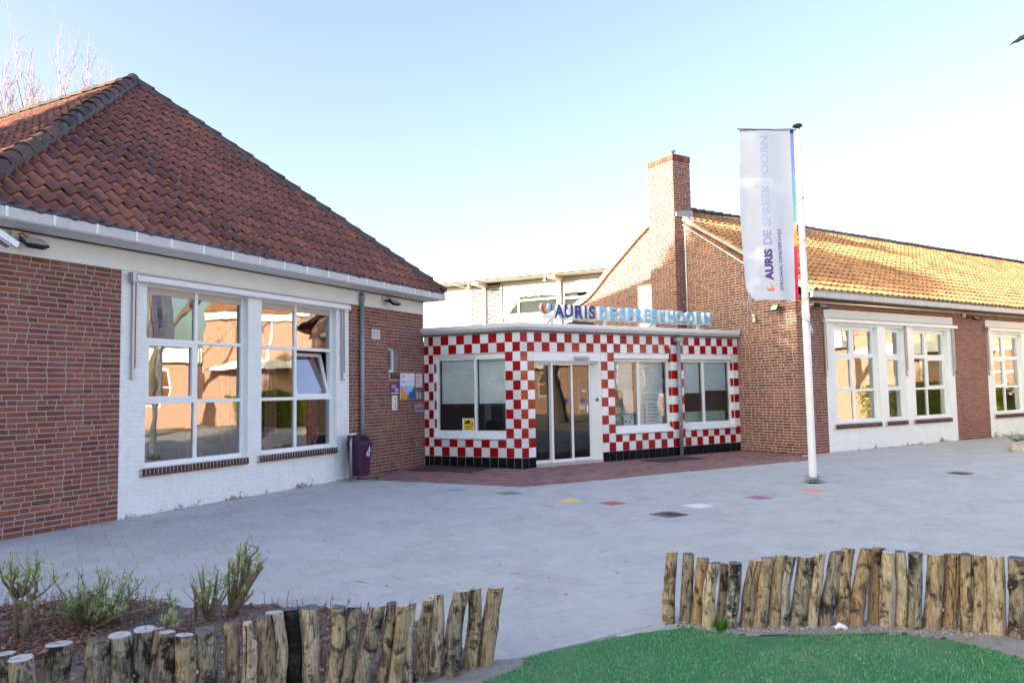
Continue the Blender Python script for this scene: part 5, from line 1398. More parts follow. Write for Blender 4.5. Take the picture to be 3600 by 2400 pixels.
for bi, (a, b) in enumerate(BAYS):
    off = a - 1.03
    holes = bay_holes(off)
    mb = MB(); wall_cells(mb, a + .001, b - .001, 0, 3.24, holes, 0.004, 0.25)
    pw = put('painted_wall', mb, 'white_brick', FR, BR, label='white painted brick window bay')
    put('lintel', MB().box(a + .001, b - .001, -0.006, 0.25, 3.241, 3.449), 'white_plaster', FR, BR)
    hh = holes + [(h[0] - .2, h[1] + .05, 0.52, 0.69) for h in holes] + [(holes[0][1], holes[1][0], .6, 3.24), (holes[1][1], holes[2][0], .6, 3.24)]
    sets.append((lay_courses(rect_rows(a + .004, b - .004, hh), 0.006, 3.235, rng), FR, pw, 'white_brick'))
    for p0, p1 in ((holes[0][1], holes[1][0]), (holes[1][1], holes[2][0])):
        put('pillar', MB().box(p0 + .002, p1 - .002, -0.004, 0.2, 0.62, 3.239), 'white_paint', FR, BR)
    for h, us, sash in ((holes[0], [1.42, 2.235, 3.195], [(0, 2), (1, 2), (0, 1)]), (holes[1], [3.555, 4.37], [(0, 2), (0, 1)]), (holes[2], [4.81, 5.57, 6.53], [(0, 2), (1, 2), (1, 1)])):
        window(BR, FR, [u + off for u in us], [0.69, 1.47, 2.31, 3.07], 0.11, sash=sash)
        sill_course(BR, FR, h[0] - 0.17, h[1] - 0.03, 0.55, 0.655, -0.05)
build_bricks(sets, 300)
awning(FR, 0.93, 6.88, 3.13, 3.235, [1.00, 4.40, 6.74], 1.80, 'long folded awning with three arms over the window bay beside the flagpole')
awning(FR, 8.60, 14.5, 3.13, 3.235, [8.67, 12.0, 14.4], 1.80, 'folded awning over the second window bay, cut off by the picture edge')
fascia_run(BR, FR, -0.05, 26.0, EAVE[0], 3.625, 3.765, [0.38 + i * 0.487 for i in range(40)], soffit_mat='brown_wood', boards=0, seam_w=0.012)
put('conduit', MB().tube([(0.05, -0.02, 3.60), (14, -0.02, 3.60)], 0.008, 6), 'cream', FR, BR)
room(BR, FR, 0.4, 14.3, 0.26, 5.0, 0.1, 3.4)
put('rear_wall', MB().box(0.25, 26, 8.5, 8.75, 0, 4.2).box(25.75, 26, 0.251, 8.499, 0, 4.2), 'wing_brick', FR, BR)
# roof: front slope tiled, rear slope a curved shell
roofR = put('roof', MB().prism([(EAVE[0], EAVE[1] - 0.06), (EAVE[0] + .02, EAVE[1] - 0.11), (RIDGE_Y, RZ - 0.12), (RIDGE_Y, RZ - 0.05)], 0.02, 26, 'x'), 'lead_mortar', FR, BR)
rp_ = [(-x, z) for x, z in rear[::-1]]        # y in the FR frame = -X of the gable frame
outer = [(y + 0.03, z + 0.17) for y, z in rp_]; outer[0] = (RIDGE_Y, RZ)
put('rear_slope', MB().prism([(y, z + 0.02) for y, z in rp_] + outer[::-1], 0.03, 26, 'x'), 'terracotta', FR, roofR)
for i in range(len(rp_) - 1):             # verge tiles along the curved edge
    (y0, z0), (y1, z1) = rp_[i], rp_[i + 1]
    L = math.hypot(y1 - y0, z1 - z0); m = max(1, round(L / 0.33))
    for k in range(m):
        a = k / m; b = (k + 1) / m
        P0 = (y0 + (y1 - y0) * a, z0 + (z1 - z0) * a); P1 = (y0 + (y1 - y0) * b, z0 + (z1 - z0) * b)
        put('verge_tile', MB().prism([(P0[0], P0[1] + .0), (P1[0], P1[1] + .0), (P1[0] + .02, P1[1] + .165), (P0[0] + .02, P0[1] + .185)], -0.10, 0.028, 'x'), 'terracotta', FR, roofR)
SR = slope_matrix(FR, (-0.06, EAVE[0], EAVE[1]), PR)
LR = (RIDGE_Y - EAVE[0]) / cos(PR)
tile_roof(roofR, SR @ T((0, -0.05, 0)), 26.0, 18, 0.305, 0.232, 'roof_tile_warm', lambda x, y: 1 if y < LR - 0.12 else 0, 300)
put('ridge_mortar', MB().tube([(-0.05, RIDGE_Y, RZ + 0.0), (26, RIDGE_Y, RZ + 0.0)], 0.10, 7), 'lead_mortar', FR, roofR)
ridge_caps(roofR, FR, (26, RIDGE_Y, RZ + 0.045), (-0.05, RIDGE_Y, RZ + 0.045), (0, 0, 1), r=0.11)
# verge of the front slope: mortar fillet, brick edge course, pale pipe
def along(y, dz): return (y, EAVE[1] + SLOPE * (y - EAVE[0]) + dz)
put('verge_mortar', MB().prism([along(-0.45, -0.10), along(4.0, -0.07), along(4.0, 0.015), along(-0.45, 0.02)], -0.075, 0.02, 'x'), 'verge_mortar', FR, BR)
me = MB().slab(-0.104, 0.104, 0, 0.06, -0.028, 0.028, 0.004, back=False).mesh('edge_brick', 'brown_brick')
n = 21
for i in range(n):
    X = -3.5 + (i + .5) * (3.5 / n); y = -X
    zt_ = EAVE[1] + SLOPE * (y + 0.5) - 0.155 - 0.03 * (1 - y / 3.5)
    link('edge_brick', me, FG @ T((X, -0.045, zt_)) @ Matrix.Rotation(math.atan(SLOPE + 0.01), 4, 'Y') @ Matrix.Diagonal((0.94, 1, 1.1, 1)), gw)
put('verge_pipe', MB().tube([(-3.53, -0.05, 6.11), (-1.296, -0.05, 4.60), (-0.12, -0.05, 3.80)], 0.018, 8), 'alu_white', FG, BR)
put('wall_cable', MB().tube([(-3.45, -0.02, 6.02), (-3.45, -0.02, 3.0)], 0.018, 8), 'alu_white', FG, BR)
# chimney
ch = put('chimney', MB().box(CH[0] + .008, CH[1] - .008, -0.343, 0.30, 2.9, 8.02), 'pale_mortar', FG, BR)
FC = FG @ T((0, -0.35, 0)); FCR = FG @ T((CH[1], -0.35, 0)) @ Matrix.Rotation(pi / 2, 4, 'Z')     # right face looks towards +X
FCL = FG @ T((CH[0], 0.307, 0)) @ Matrix.Rotation(-pi / 2, 4, 'Z')
rng = random.Random(31)
c1 = lay_courses(rect_rows(CH[0], CH[1]), 2.93, 7.885, rng)
c2 = lay_courses(rect_rows(0.004, 0.655), 2.93, 7.885, rng)
rest = MB()
for W, bl in ((FC, c1), (FCR, c2), (FCL, [b for b in c2 if b[2] > 5.5])):
    mb = MB()
    for (a, b, z0, z1) in bl: mb.slab(a, b, random.uniform(-.002, .002), 0.03, z0, z1, 0.0045, 0, 0.0012, back=False)
    put('brickwork', mb, 'brown_brick', W, ch, kind='stuff')
me = MB().slab(-0.026, 0.026, 0, 0.05, -0.066, 0.066, 0.004, back=False).mesh('cap_brick', 'brown_brick')
for W, L, u0 in ((FC, 1.03, CH[0] - .015), (FCR, 0.685, -0.015), (FCL, 0.685, -0.015)):
    m = round(L / 0.0635)
    for i in range(m): link('cap_brick', me, W @ T((u0 + (i + .5) * L / m, -0.018, 7.955)), ch)
put('chimney_top', MB().box(CH[0] - .01, CH[1] + .01, -0.36, 0.31, 8.021, 8.05), 'lead_mortar', FG, ch)
put('flue', MB().lathe([(0.075, 8.05), (0.075, 8.28), (0.13, 8.30), (0.135, 8.33), (0.06, 8.34), (0.0, 8.34)], 16), 'zinc', FG @ T((-4.0, 0.1, 0)), ch)
put('lead_flashing', MB().prism([(-0.3, 6.30), (0.33, 6.30), (0.33, 6.52), (0.02, 6.50), (-0.3, 6.42)], CH[1] + 0.001, CH[1] + 0.035, 'x'), 'zinc', FG, BR)
put('lead_apron', MB().prism([along(3.1, 0.045), along(3.52, 0.045), along(3.52, 0.07), along(3.1, 0.06)], -0.10, 0.42, 'x'), 'zinc', FR, BR)
floodlight(FG, -0.44, 3.47, 'black floodlight on the gable wall behind the lower end of the banner', 0.20, -0.22, -30)
floodlight(FR, 0.75, 3.49, 'black floodlight under the eaves just right of the flagpole', 0.24); junction(FR, 0.55, 3.55, 'cream junction box right of the flagpole under the eaves')
floodlight(FR, 7.72, 3.46, 'black floodlight on the brick pier between the two window bays', 0.24); junction(FR, 7.42, 3.54, 'cream junction box on the brick pier between the two window bays')
sr = thing('wall_siren', FG @ T((-1.18, -0.05, 3.3)), 'small cream siren on the gable wall above the entrance roof end', 'siren')
put('horn', MB().lathe([(0.0, 0.05), (0.035, 0.05), (0.04, 0.0), (0.06, -0.02), (0.0, -0.02)], 12), 'cream', FG @ T((-1.18, -0.06, 3.34)), sr)
put('body', MB().lathe([(0.03, 0.0), (0.045, -0.03), (0.05, -0.10), (0.03, -0.12), (0.0, -0.12)], 12), 'cream', FG @ T((-1.17, -0.06, 3.30)), sr)

# ================================================================== WHITE BUILDING BEHIND
BW = thing('white_building', FB, 'modern white building with louvres and a flat overhanging roof behind the entrance', 'building')
B0, B1 = -9.5, 1.6
yw = 0.8
ov = 1.065                        # wall stands 0.8 m behind the roof edge: sizes scaled to that depth
def bx(u): return -9.35 + (u + 9.35) * 1.03 + 0.03 * 0
put('roof_slab', MB().prism([(-0.05, 6.20), (0.0, 6.08), (8, 6.35), (8, 6.5)], B0, B1, 'x'), 'alu_white', FB, BW)
put('roof_edge', MB().box(B0, B1, -0.1, -0.051, 6.04, 6.20).box(B0, B1, -0.14, -0.101, 6.17, 6.23), 'fascia_board', FB, BW)
for i in range(5): put('soffit_plank', MB().box(B0, B1, 0.02 + i * .15, 0.155 + i * .15, 6.0 + i * .004, 6.02 + i * .004), 'beige_cloth', FB, BW)
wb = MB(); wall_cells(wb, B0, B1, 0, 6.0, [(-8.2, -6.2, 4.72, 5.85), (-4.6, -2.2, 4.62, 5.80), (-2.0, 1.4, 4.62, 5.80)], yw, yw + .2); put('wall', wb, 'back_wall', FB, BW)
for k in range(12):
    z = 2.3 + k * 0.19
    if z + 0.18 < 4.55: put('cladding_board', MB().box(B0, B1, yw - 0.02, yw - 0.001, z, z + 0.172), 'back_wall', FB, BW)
def louvres(u0, u1, z0, z1):
    put('louvre_back', MB().box(u0, u1, yw - .0215, yw - .0205, z0, z1), 'room_dark', FB, BW)
    o = put('louvre', MB().box(u0, u0 + .05, yw - 0.07, yw - .022, z0, z1).box(u1 - .05, u1, yw - 0.07, yw - .022, z0, z1), 'back_wall', FB, BW)
    n = int((z1 - z0) / 0.105)
    for i in range(n):
        z = z0 + i * 0.105
        put('slat', MB().prism([(yw - 0.068, z), (yw - 0.030, z + .052), (yw - 0.030, z + .062), (yw - 0.07, z + .016)], u0 + .051, u1 - .051, 'x'), 'back_wall', FB, o)
louvres(-6.12, -5.50, 3.0, 6.0); louvres(-5.38, -4.66, 3.0, 6.0)
for u in (-5.44, -2.11): put('steel_post', MB().box(u - .055, u + .055, yw - 0.16, yw - .023, 2.2, 5.99), 'alu_white', FB, BW)
for u in (-5.6, -2.25):
    put('roof_beam', MB().box(u - .03, u + .27, -0.04, yw - .0, 5.86, 5.99), 'beige_cloth', FB, BW)
    put('bracket', MB().box(u - .15, u - .13, -0.08, -0.06, 5.80, 6.04).box(u - .2, u - .08, -0.1, -0.04, 5.78, 5.80), 'alu_white', FB, BW)
window(BW, FB, [-8.2, -7.0, -6.2], [4.72, 5.22, 5.85], yw - 0.02, fw=.06, mull=.07, glass='window_glass')
window(BW, FB, [-4.6, -3.95, -2.2], [4.62, 5.20, 5.80], yw - 0.02, fw=.06, mull=.07, glass='window_glass')
window(BW, FB, [-2.0, -0.40, 1.4], [4.62, 5.16, 5.80], yw - 0.02, fw=.06, mull=.09, glass='window_glass')
put('sun_screen', MB().box(-4.5, -2.25, yw - .05, yw - .03, 5.66, 5.80), 'beige_cloth', FB, BW)
put('inner_blind', MB().box(-4.5, -2.3, yw + .12, yw + .13, 4.66, 5.78), 'paper', FB, BW); put('inner_blind', MB().box(-7.5, -6.25, yw + .12, yw + .13, 4.75, 5.82), 'paper', FB, BW); put('inner_blind', MB().box(-1.95, -1.45, yw + .12, yw + .13, 4.66, 5.78), 'paper', FB, BW)
put('window_board', MB().box(-4.75, -2.1, yw - .10, yw - .03, 4.54, 4.60).box(-8.3, -6.1, yw - .10, yw - .03, 4.60, 4.66), 'alu_white', FB, BW)
put('rain_pipe', MB().tube([(-6.45, 0.1, 6.0), (-6.42, 0.3, 5.95), (-6.18, yw - .12, 5.86), (-6.18, yw - .12, 2.5)], 0.04, 8), 'alu_white', FB, BW)
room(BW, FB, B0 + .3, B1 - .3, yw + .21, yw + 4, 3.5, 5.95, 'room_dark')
put('rear_block', MB().box(B0, B1, 6.0, 6.3, 0, 6.3), 'white_paint', FB, BW)

# ================================================================== FLAGPOLE AND BANNER
FP = thing('flagpole', T((POLE[0], POLE[1], 0)), 'tall white flagpole bolted to a galvanised base plate in the paving', 'flagpole')
WP = T((POLE[0], POLE[1], 0))
put('pole', MB().lathe([(0.062, 0.10), (0.061, 2.6), (0.060, 2.75), (0.052, 3.9), (0.038, 5.98), (0.0, 5.985)], 24), 'pole_white', WP, FP)
put('cap', MB().lathe([(0.0, 6.075), (0.03, 6.07), (0.075, 6.05), (0.085, 6.03), (0.08, 6.015), (0.04, 6.0), (0.039, 5.97)], 20), 'black_plastic', WP, FP)
for z in (0.028, 0.088):
    pl = MB(); pl.prism([(0.15 * cos(a) * (1 if k % 2 else 0.82), 0.15 * sin(a) * (1 if k % 2 else 0.82)) for k, a in enumerate([i * pi / 8 for i in range(16)])], z, z + 0.014, 'z')
    put('base_plate', pl, 'steel', WP, FP)
for k in range(4):
    a = k * pi / 2 + 0.5
    put('bolt', MB().tube([(0.118 * cos(a), 0.118 * sin(a), 0.0), (0.118 * cos(a), 0.118 * sin(a), 0.125)], 0.011, 6).lathe([(0.02, 0.1025), (0.02, 0.118), (0.0, 0.118)], 6, 0, (0.118 * cos(a), 0.118 * sin(a))).lathe([(0.02, 0.058), (0.02, 0.076), (0.0, 0.076)], 6, 0, (0.118 * cos(a), 0.118 * sin(a))), 'steel', WP, FP)
put('footing', MB().lathe([(0.10, -0.02), (0.08, 0.0), (0.07, 0.028), (0.0, 0.028)], 12), 'iron', WP, FP)
put('collar', MB().lathe([(0.0635, 2.74), (0.066, 2.745), (0.066, 2.80), (0.0615, 2.805)], 20), 'pole_white', WP, FP)
put('cleat', MB().tube([(0.03, -0.075, 2.62), (0.055, -0.09, 2.52), (0.075, -0.07, 2.42)], [0.02, 0.024, 0.012], 8).tube([(-0.08, -0.06, 2.72), (0.0, -0.08, 2.68), (0.09, -0.05, 2.60)], 0.009, 6), 'steel', WP, FP)
put('arm', MB().tube([(0.0, -0.0, 5.955), (-1.035, -0.005, 5.995)], 0.012, 8), 'iron', WP, FP)
for z, r in ((4.72, 0.065), (4.0, 0.07), (3.02, 0.085), (2.86, 0.09)):
    pts = [(r * cos(a) - 0.015, r * 1.05 * sin(a) - 0.01, z + 0.06 * cos(a + 0.8)) for a in [i * pi / 9 for i in range(19)]]
    put('rope_ring', MB().tube(pts, 0.006, 6, cap=False), 'rope_yellow', WP, FP)
put('halyard', MB().tube([(-0.085, -0.04, 5.9), (-0.075, -0.05, 4.6), (-0.08, -0.06, 3.0)], 0.004, 5), 'pole_white', WP, FP)

FH, FWD = 2.93, 0.90
def flag_pt(s, t, off=0.0):
    """s 0 at the pole .. 1 outer edge, t 0 top .. 1 bottom"""
    ang = radians(4) + radians(31) * t ** 1.3
    w = FWD * s
    hem = -0.03 * s * t
    x = POLE[0] - 0.085 - w * cos(ang); y = POLE[1] - 0.03 + w * sin(ang) + 0.045 * sin(s * 7.5 + t * 1.6) * (0.35 + t) + 0.02 * sin(t * 9 + s * 4) * t * s + 0.03 * sin(s * 3 - t * 5) * t
    z = 5.965 + 0.03 * s - FH * t + 0.05 * s * t ** 3
    if s > 0.9 and t > 0.93: z += 0.0
    return Vector((x, y - off, z))
NX_, NT_ = 26, 70
def flag_grid(s0, s1, off, uvm=True, cut=False, both=True):
    mb = MB(); v = []; uv = []
    for j in range(NT_ + 1):
        for i in range(NX_ + 1):
            s = s0 + (s1 - s0) * i / NX_; t = j / NT_
            tt = min(t, 1.0 - 0.075 * max(0, (s - 0.82) / 0.18) ** 1.5) if cut else t
            v.append(tuple(flag_pt(s, tt, off))); uv.append((s, t))
    f = [(j * (NX_ + 1) + i, (j + 1) * (NX_ + 1) + i, (j + 1) * (NX_ + 1) + i + 1, j * (NX_ + 1) + i + 1) for j in range(NT_) for i in range(NX_)]
    mb.add(v, f, 0, True, uv); return mb
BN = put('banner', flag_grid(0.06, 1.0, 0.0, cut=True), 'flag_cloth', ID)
tag(BN, 'tall white banner reading AURIS DE SPREEKHOORN hanging from the flagpole arm', 'banner')
put('edge_stripe', flag_grid(0.0, 0.06, 0.001), 'flag_stripe', ID, BN)
put('top_hem', MB().merge(flag_grid(0.0, 1.0, 0.004)) if False else MB().tube([flag_pt(0.02, 0.0), flag_pt(1.0, 0.0)], 0.016, 8), 'flag_cloth', ID, BN)
def flag_text(body, t_lo, t_hi, s_lo, s_hi, mat, bold=0.0):
    """reads upwards: text direction is towards the top, letter tops towards the outer edge"""
    tx = text_mesh(body, 1.0, 0.0, bold)
    bm = bmesh.new(); me = tx.mesh('tmp', mat); bm.from_mesh(me)
    bmesh.ops.triangulate(bm, faces=bm.faces[:]); 
    for _ in range(2): bmesh.ops.subdivide_edges(bm, edges=[e for e in bm.edges if e.calc_length() > 0.22], cuts=1, use_grid_fill=False)
    bmesh.ops.triangulate(bm, faces=bm.faces[:])
    xs = [q.co.x for q in bm.verts]; ys = [q.co.y for q in bm.verts]; a, b, c, d = min(xs), max(xs), min(ys), max(ys)
    for q in bm.verts:
        t = t_lo + (q.co.x - a) / (b - a) * (t_hi - t_lo); s = s_lo + (q.co.y - c) / (d - c) * (s_hi - s_lo)
        q.co = flag_pt(s, t, 0.005)
    m2 = bpy.data.meshes.new('lettering'); bm.to_mesh(m2); bm.free(); m2.materials.append(M[mat]); bpy.data.meshes.remove(me)
    return link('lettering', m2, ID, BN)
flag_text('AURIS', 0.885, 0.70, 0.49, 0.635, 'flag_purple', 0.05)
flag_text('DE', 0.675, 0.59, 0.49, 0.635, 'flag_mid', 0.035)
flag_text('SPREEKHOORN', 0.565, 0.04, 0.49, 0.635, 'flag_pale', 0.035)
flag_text('SPECIAAL ONDERWIJS', 0.945, 0.585, 0.29, 0.375, 'flag_purple', 0.012)
def flag_shape(poly, mat, k, name='emblem'):
    mb = MB(); mb.add([tuple(flag_pt(s, t, 0.005 + k * 0.001)) for s, t in poly], [list(range(len(poly)))]); put(name, mb, mat, ID, BN)
cr1 = [(0.50 + 0.075 * (1 + cos(a)) * 0.9, 0.925 + 0.022 * sin(a)) for a in [i * pi / 10 for i in range(-10, 11)]]
flag_shape([(0.56 + 0.062 * cos(a), 0.925 + 0.024 * sin(a)) for a in [i * pi / 12 for i in range(-9, 10)]] + [(0.575 + 0.04 * cos(a), 0.920 + 0.016 * sin(a)) for a in [i * pi / 12 for i in range(9, -10, -1)]], 'flag_mid', 0)
flag_shape([(0.525 + 0.03 * cos(a), 0.932 + 0.02 * sin(a)) for a in [i * pi / 8 for i in range(16)]], 'ink_orange', 1)
flag_shape([(0.54 + 0.05 * cos(a), 0.940 + 0.009 * sin(a)) for a in [i * pi / 8 for i in range(16)]], 'print_pink', 2)
rng = random.Random(4)
for s in (0.9, 0.94, 0.97): 
    P = flag_pt(s, 0.97 - (s - .9) * .5); put('frayed_thread', MB().tube([P, P + Vector((rng.uniform(-.03, .03), 0, -0.12)), P + Vector((rng.uniform(-.05, .05), 0, -0.20 - rng.uniform(0, .1)))], 0.005, 5), 'flag_cloth', ID, BN)

# ================================================================== STREET FURNITURE
TBW = FL @ T((-2.62, -0.29, 0)) @ Matrix.Rotation(radians(4), 4, 'Z')
BIN = thing('trash_bin', TBW, 'purple plastic litter bin with slanted top on galvanised posts by the brick wall', 'trash bin')
bm_ = bmesh.new()
prof = [(0.135, 0.12, 0.10), (0.145, 0.13, 0.12), (0.205, 0.165, 0.66), (0.21, 0.17, 0.68), (0.205, 0.165, 0.70)]
mb = MB(); v = []; 
def ring(hx, hy, z, c=0.03): return [(-hx + c, -hy, z), (hx - c, -hy, z), (hx, -hy + c, z), (hx, hy - c, z), (hx - c, hy, z), (-hx + c, hy, z), (-hx, hy - c, z), (-hx, -hy + c, z)]
for p_ in prof: v += ring(*p_)
top = [(x * 0.80, y * 0.72 + (0.055), z + (0.135 if y > -0.2 else 0)) for x, y, z in ring(0.205, 0.165, 0.70)]
v += top
f = [tuple(range(7, -1, -1))]
for j in range(len(prof)):
    for i in range(8):
        k = (i + 1) % 8; f.append((j * 8 + i, j * 8 + k, (j + 1) * 8 + k, (j + 1) * 8 + i))
f.append(tuple(len(prof) * 8 + i for i in range(8)))
mb.add(v, f); put('body', mb, 'purple_plastic', TBW, BIN)
bm_.free()
put('opening', MB().quad((-0.125, -0.157, 0.722), (0.125, -0.157, 0.722), (0.115, -0.083, 0.818), (-0.115, -0.083, 0.818)), 'dark_hole', TBW @ T((0, 0.004, 0)) @ T((0, 0, 0.004)), BIN)
pc = MB()
pc.prism([(0.0, 0.50), (0.022, 0.50), (0.03, 0.56), (0.045, 0.585), (0.035, 0.592), (0.022, 0.578), (0.02, 0.60), (0.004, 0.60), (-0.002, 0.575), (-0.03, 0.565), (-0.028, 0.556), (0.0, 0.56)], -0.004, 0.0)
pc.prism([(0.012 + 0.013 * cos(a * pi / 5), 0.618 + 0.013 * sin(a * pi / 5)) for a in range(10)], -0.004, 0.0)
pc.prism([(0.0, 0.499), (-0.004, 0.44), (0.006, 0.44), (0.011, 0.495)], -0.004, 0.0).prism([(0.012, 0.499), (0.022, 0.44), (0.032, 0.44), (0.022, 0.499)], -0.004, 0.0)
for i in range(4): pc.prism([(-0.07, 0.455 + i * .023), (-0.025, 0.455 + i * .023), (-0.024, 0.471 + i * .023), (-0.072, 0.471 + i * .023)], -0.004, 0.0)
put('pictogram', pc, 'paper', TBW @ T((0.02, -0.1505, 0)) @ Matrix.Rotation(radians(3.7), 4, 'X') @ T((0, -0.006, 0.0)), BIN)
put('lock', MB().lathe([(0.0, 0.01), (0.012, 0.008), (0.014, 0.0)], 10), 'steel', TBW @ T((0.14, -0.158, 0.55)) @ Matrix.Rotation(pi / 2, 4, 'X'), BIN)
put('post', MB().tube([(-0.245, 0.02, 0.0), (-0.245, 0.02, 0.70), (-0.22, 0.03, 0.775), (-0.16, 0.06, 0.79)], 0.024, 10), 'steel', TBW, BIN)
put('post', MB().tube([(0.12, 0.10, 0.0), (0.12, 0.10, 0.2)], 0.024, 10), 'steel', TBW, BIN)
pp = put('paper_wad', MB().slab(-0.13, 0.07, -0.03, 0.05, 0, 0.028, 0.008), 'paper', TBW @ T((-0.08, 0.075, 0.842)) @ Matrix.Rotation(.15, 4, 'Z')); tag(pp, 'crumpled white paper lying on top of the purple bin', 'paper')

def drain(p, label, size=0.34):
    W = T((p[0], p[1], 0)) @ Matrix.Rotation(pi / 2 - TF, 4, 'Z')
    t = thing('drain_grate', W, label, 'drain', 'drain grates in the paving')
    h = size / 2
    put('frame', MB().box(-h, h, -h, -h + .03, -.02, .004).box(-h, h, h - .03, h, -.02, .004).box(-h, -h + .03, -h + .0301, h - .0301, -.02, .004).box(h - .03, h, -h + .0301, h - .0301, -.02, .004), 'iron', W, t)
    put('pit', MB().box(-h + .03, h - .03, -h + .03, h - .03, -.022, -.0185), 'dark_hole', W, t)
    for i in range(6): put('bar', MB().box(-h + .045 + i * .046, -h + .067 + i * .046, -h + .0305, h - .0305, -.018, .002), 'iron', W, t)
drain(DRAIN1, 'iron drain grate in the paving in front of the entrance, beside the white painted tile')
drain(DRAIN2, 'iron drain grate in the paving right of the flagpole')
mat_ = put('door_mat', MB().top_slab([(2.9, -0.95), (4.25, -0.95), (4.25, -0.30), (2.9, -0.30)], 0.0, 0.02, 0.006), 'rubber_mat', FF @ T((0.0, 0, 0.008))); tag(mat_, 'black rubber mat on the clinkers under the front window', 'mat')
ht = thing('steel_hatch', FE, 'rusty brown steel hatch plate on the ground under the side window', 'hatch')
put('plate', MB().top_slab([(0.25, -1.02), (1.75, -1.02), (1.75, -0.06), (0.25, -0.06)], 0.0, 0.032, 0.006), 'hatch_rust', FE, ht)
for x in (0.4, 1.6):
    for y in (-0.92, -0.16): put('bolt', MB().lathe([(0.018, 0.032), (0.014, 0.042), (0.0, 0.043)], 8, 0, (x, y)), 'iron', FE, ht)

# boulder with a low juniper beside it
def rock(name, P, sx, sy, sz, seed, label):
    bm = bmesh.new(); bmesh.ops.create_icosphere(bm, subdivisions=4, radius=1)
    for q in bm.verts:
        n = q.co.normalized(); d = 1 + 0.22 * noise.noise(n * 1.6 + Vector((seed, 0, 0))) + 0.08 * noise.noise(n * 4 + Vector((0, seed, 0))) + 0.03 * noise.noise(n * 11)
        q.co = Vector((n.x * sx * d, n.y * sy * d, max(-0.25, n.z) * sz * d))
    me = bpy.data.meshes.new(name); bm.to_mesh(me); bm.free(); me.materials.append(M['granite'])
    me.polygons.foreach_set('use_smooth', [True] * len(me.polygons))
    return tag(link(name, me, T(P)), label, 'boulder')
rock('boulder', (12.12, 17.35, 0.03), 0.66, 0.42, 0.27, 3.0, 'pale mottled granite boulder on the paving at the right picture edge')
def leaf(mb, P, d, L, w, up=None, fold=0.25):
    d = Vector(d).normalized(); s = d.cross(Vector((0, 0, 1)) if up is None else up)
    if s.length < 0.05: s = Vector((1, 0, 0))
    s.normalize(); n = s.cross(d)
    P = Vector(P); m = P + d * L * 0.5 + n * L * 0.05
    a = m + s * w - n * w * fold; b = m - s * w - n * w * fold; e = P + d * L - n * L * 0.12
    mb.add([tuple(P), tuple(a), tuple(e), tuple(b), tuple(m)], [(0, 1, 4), (1, 2, 4), (2, 3, 4), (3, 0, 4)])
rng = random.Random(9)
jn = thing('juniper', T((12.2, 17.75, 0)), 'low bright green juniper growing behind and beside the boulder', 'shrub')
mb = MB(); st = MB()
for i in range(90):
    a = rng.uniform(0, 2 * pi); r = rng.uniform(0.05, 0.75); base = Vector((12.25, 17.75, 0.05)); tip = base + Vector((cos(a) * r, sin(a) * r * .7, rng.uniform(0.12, 0.34)))
    st.tube([base, base.lerp(tip, .5) + Vector((0, 0, .05)), tip], [0.006, 0.004, 0.002], 4)
    for k in range(26):
        P = base.lerp(tip, rng.uniform(.35, 1.0)); leaf(mb, P, (rng.uniform(-1, 1), rng.uniform(-1, 1), rng.uniform(-.1, 1)), rng.uniform(.04, .08), .006)
for i in range(500):
    P = Vector((12.45 + rng.uniform(-.15, .3), 17.02 + rng.uniform(-.1, .15), 0.03 + rng.uniform(0, .18))); leaf(mb, P, (rng.uniform(-1, 1), rng.uniform(-1, 1), rng.uniform(0, 1)), rng.uniform(.04, .08), .006)
put('foliage', mb, 'grass_blade', ID, jn); put('stem', st, 'stem_brown', ID, jn)

